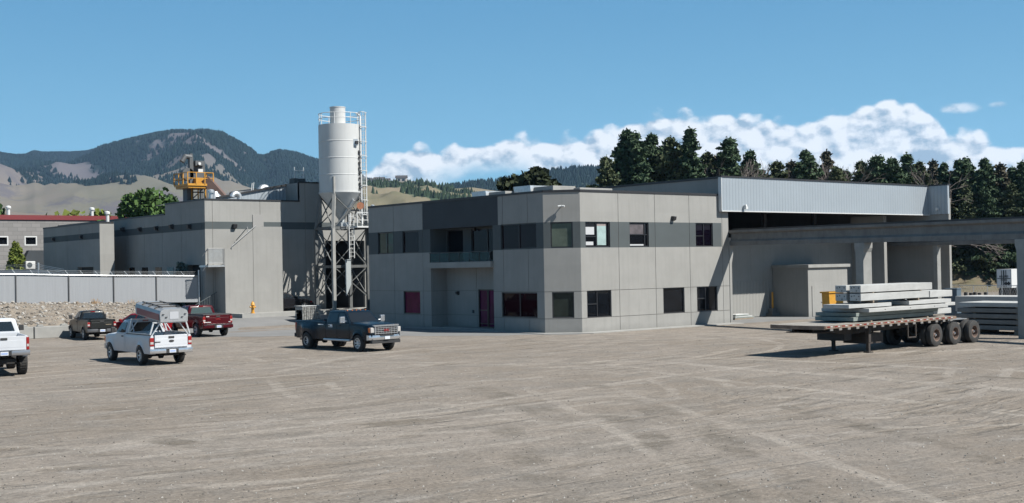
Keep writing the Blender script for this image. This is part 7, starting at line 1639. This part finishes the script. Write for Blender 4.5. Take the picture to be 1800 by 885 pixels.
put(broad('broadleaf_tree', 'small dark leafy tree near the pale rooftop unit', 8, 2.2, m_dkl, 33, 2400, .4, lobes=16), 985, 309, 114, 8)
put(broad('maple_tree', 'rounded bright green tree behind the plant building', 10, 4.2, m_maple, 34, 9000, .34, lobes=46), 266, 333, 122, 10)
put(conifer('conifer_tree', 'small dark evergreen right of the rounded green tree', 10, 2.2, m_con, 35, .9, None), 309, 347, 128, 10)
put(broad('street_tree', 'small upright yellow green tree before the block building', 8, 2.1, m_bushy, 36, 4200, .26, lobes=34, trunk=.08, pointy=.9, squash=1.2), 29, 415, 108, 8, zb=1.)
put(conifer('blue_spruce', 'small blue green spruce tip showing above the fence', 6, 2.0, m_spr, 37, .9, None, ls=.3), 320, 464, 92.5, 6, zb=1.)
put(broad('green_bush', 'bright green shrub behind the red coping', 6, 3.6, m_bushy, 38, 2600, .4, lobes=20, cat='bush', trunk=.1), 150, 374.5, 170, 6)
put(broad('green_bush', 'darker shrub right of the bright green one', 6, 3.6, m_maple, 39, 2200, .4, lobes=18, cat='bush', trunk=.1), 180, 376, 175, 6)
put(broad('broadleaf_tree', 'dark green tree edge at the left border above the red coping', 8, 2.6, m_maple, 40, 2600, .36, lobes=18), -8, 358, 170, 8)
# dry weeds by the fence foot
wds = MB()
for px, py in ((170, 540), (166, 539), (230, 540), (174, 542)):
    q = atY(px, py, FNY-.3)
    for k in range(16): g = rng.rand()*6.28; h = rng.uniform(.25, .6); wds.tube([(q[0]+rng.normal(0, .1), q[1], q[2]-.1), (q[0]+.25*math.cos(g), q[1]+.2*math.sin(g), q[2]+h)], .012, 3, caps=False)
w = wds.build('dry_weeds', mat('dry_weed', (.28, .19, .11), .9), fix=False); w['kind'] = 'stuff'
# loose pebbles on the yard
pb = MB(); r7 = np.random.RandomState(3)
tet = np.array([(1, 0, -.2), (-.5, .87, -.2), (-.5, -.87, -.2), (.1, .05, .9), (.6, .5, .4)])
for i in range(9000):
    d = 19+46*r7.rand()**1.6; c = r7.uniform(-.44, .44)*d; q = cd(c, d); s = .008+.02*r7.rand()**3; g = r7.rand()*6.28; R2_ = np.array([[math.cos(g), -math.sin(g), 0], [math.sin(g), math.cos(g), 0], [0, 0, .8]])
    pb.add((tet*s*r7.uniform(.7, 1.4, (5, 1)))@R2_.T+np.array((q[0], q[1], s*.15)), [(0, 4, 3), (4, 1, 3), (1, 2, 3), (2, 0, 3), (0, 1, 4)], int(r7.rand() < .5))
pbo = pb.build('loose_pebbles', [mat('pebble_light', (.27, .26, .24), .9), mat('pebble_dark', (.07, .066, .06), .9)], fix=False); pbo['kind'] = 'stuff'

# ------------------------------------------------------------ air
hz = bpy.data.materials.new('haze'); hz.use_nodes = True; t = hz.node_tree; t.nodes.clear()
pv = N(t, 'ShaderNodeVolumePrincipled', ins={'Color': (.42, .66, 1., 1), 'Density': 5.5e-5, 'Anisotropy': .1}); o_ = N(t, 'ShaderNodeOutputMaterial'); t.links.new(pv.outputs[0], o_.inputs['Volume'])
mb = MB(); c0, c1 = cd(0, 3500), 0
A_ = [cd(-6500, -6500), cd(6500, -6500), cd(6500, 6900), cd(-6500, 6900)]
mb.prism([(a[0], a[1], -70.) for a in A_], (0, 0, 800.)); h_ = mb.build('haze', hz); h_['kind'] = 'stuff'
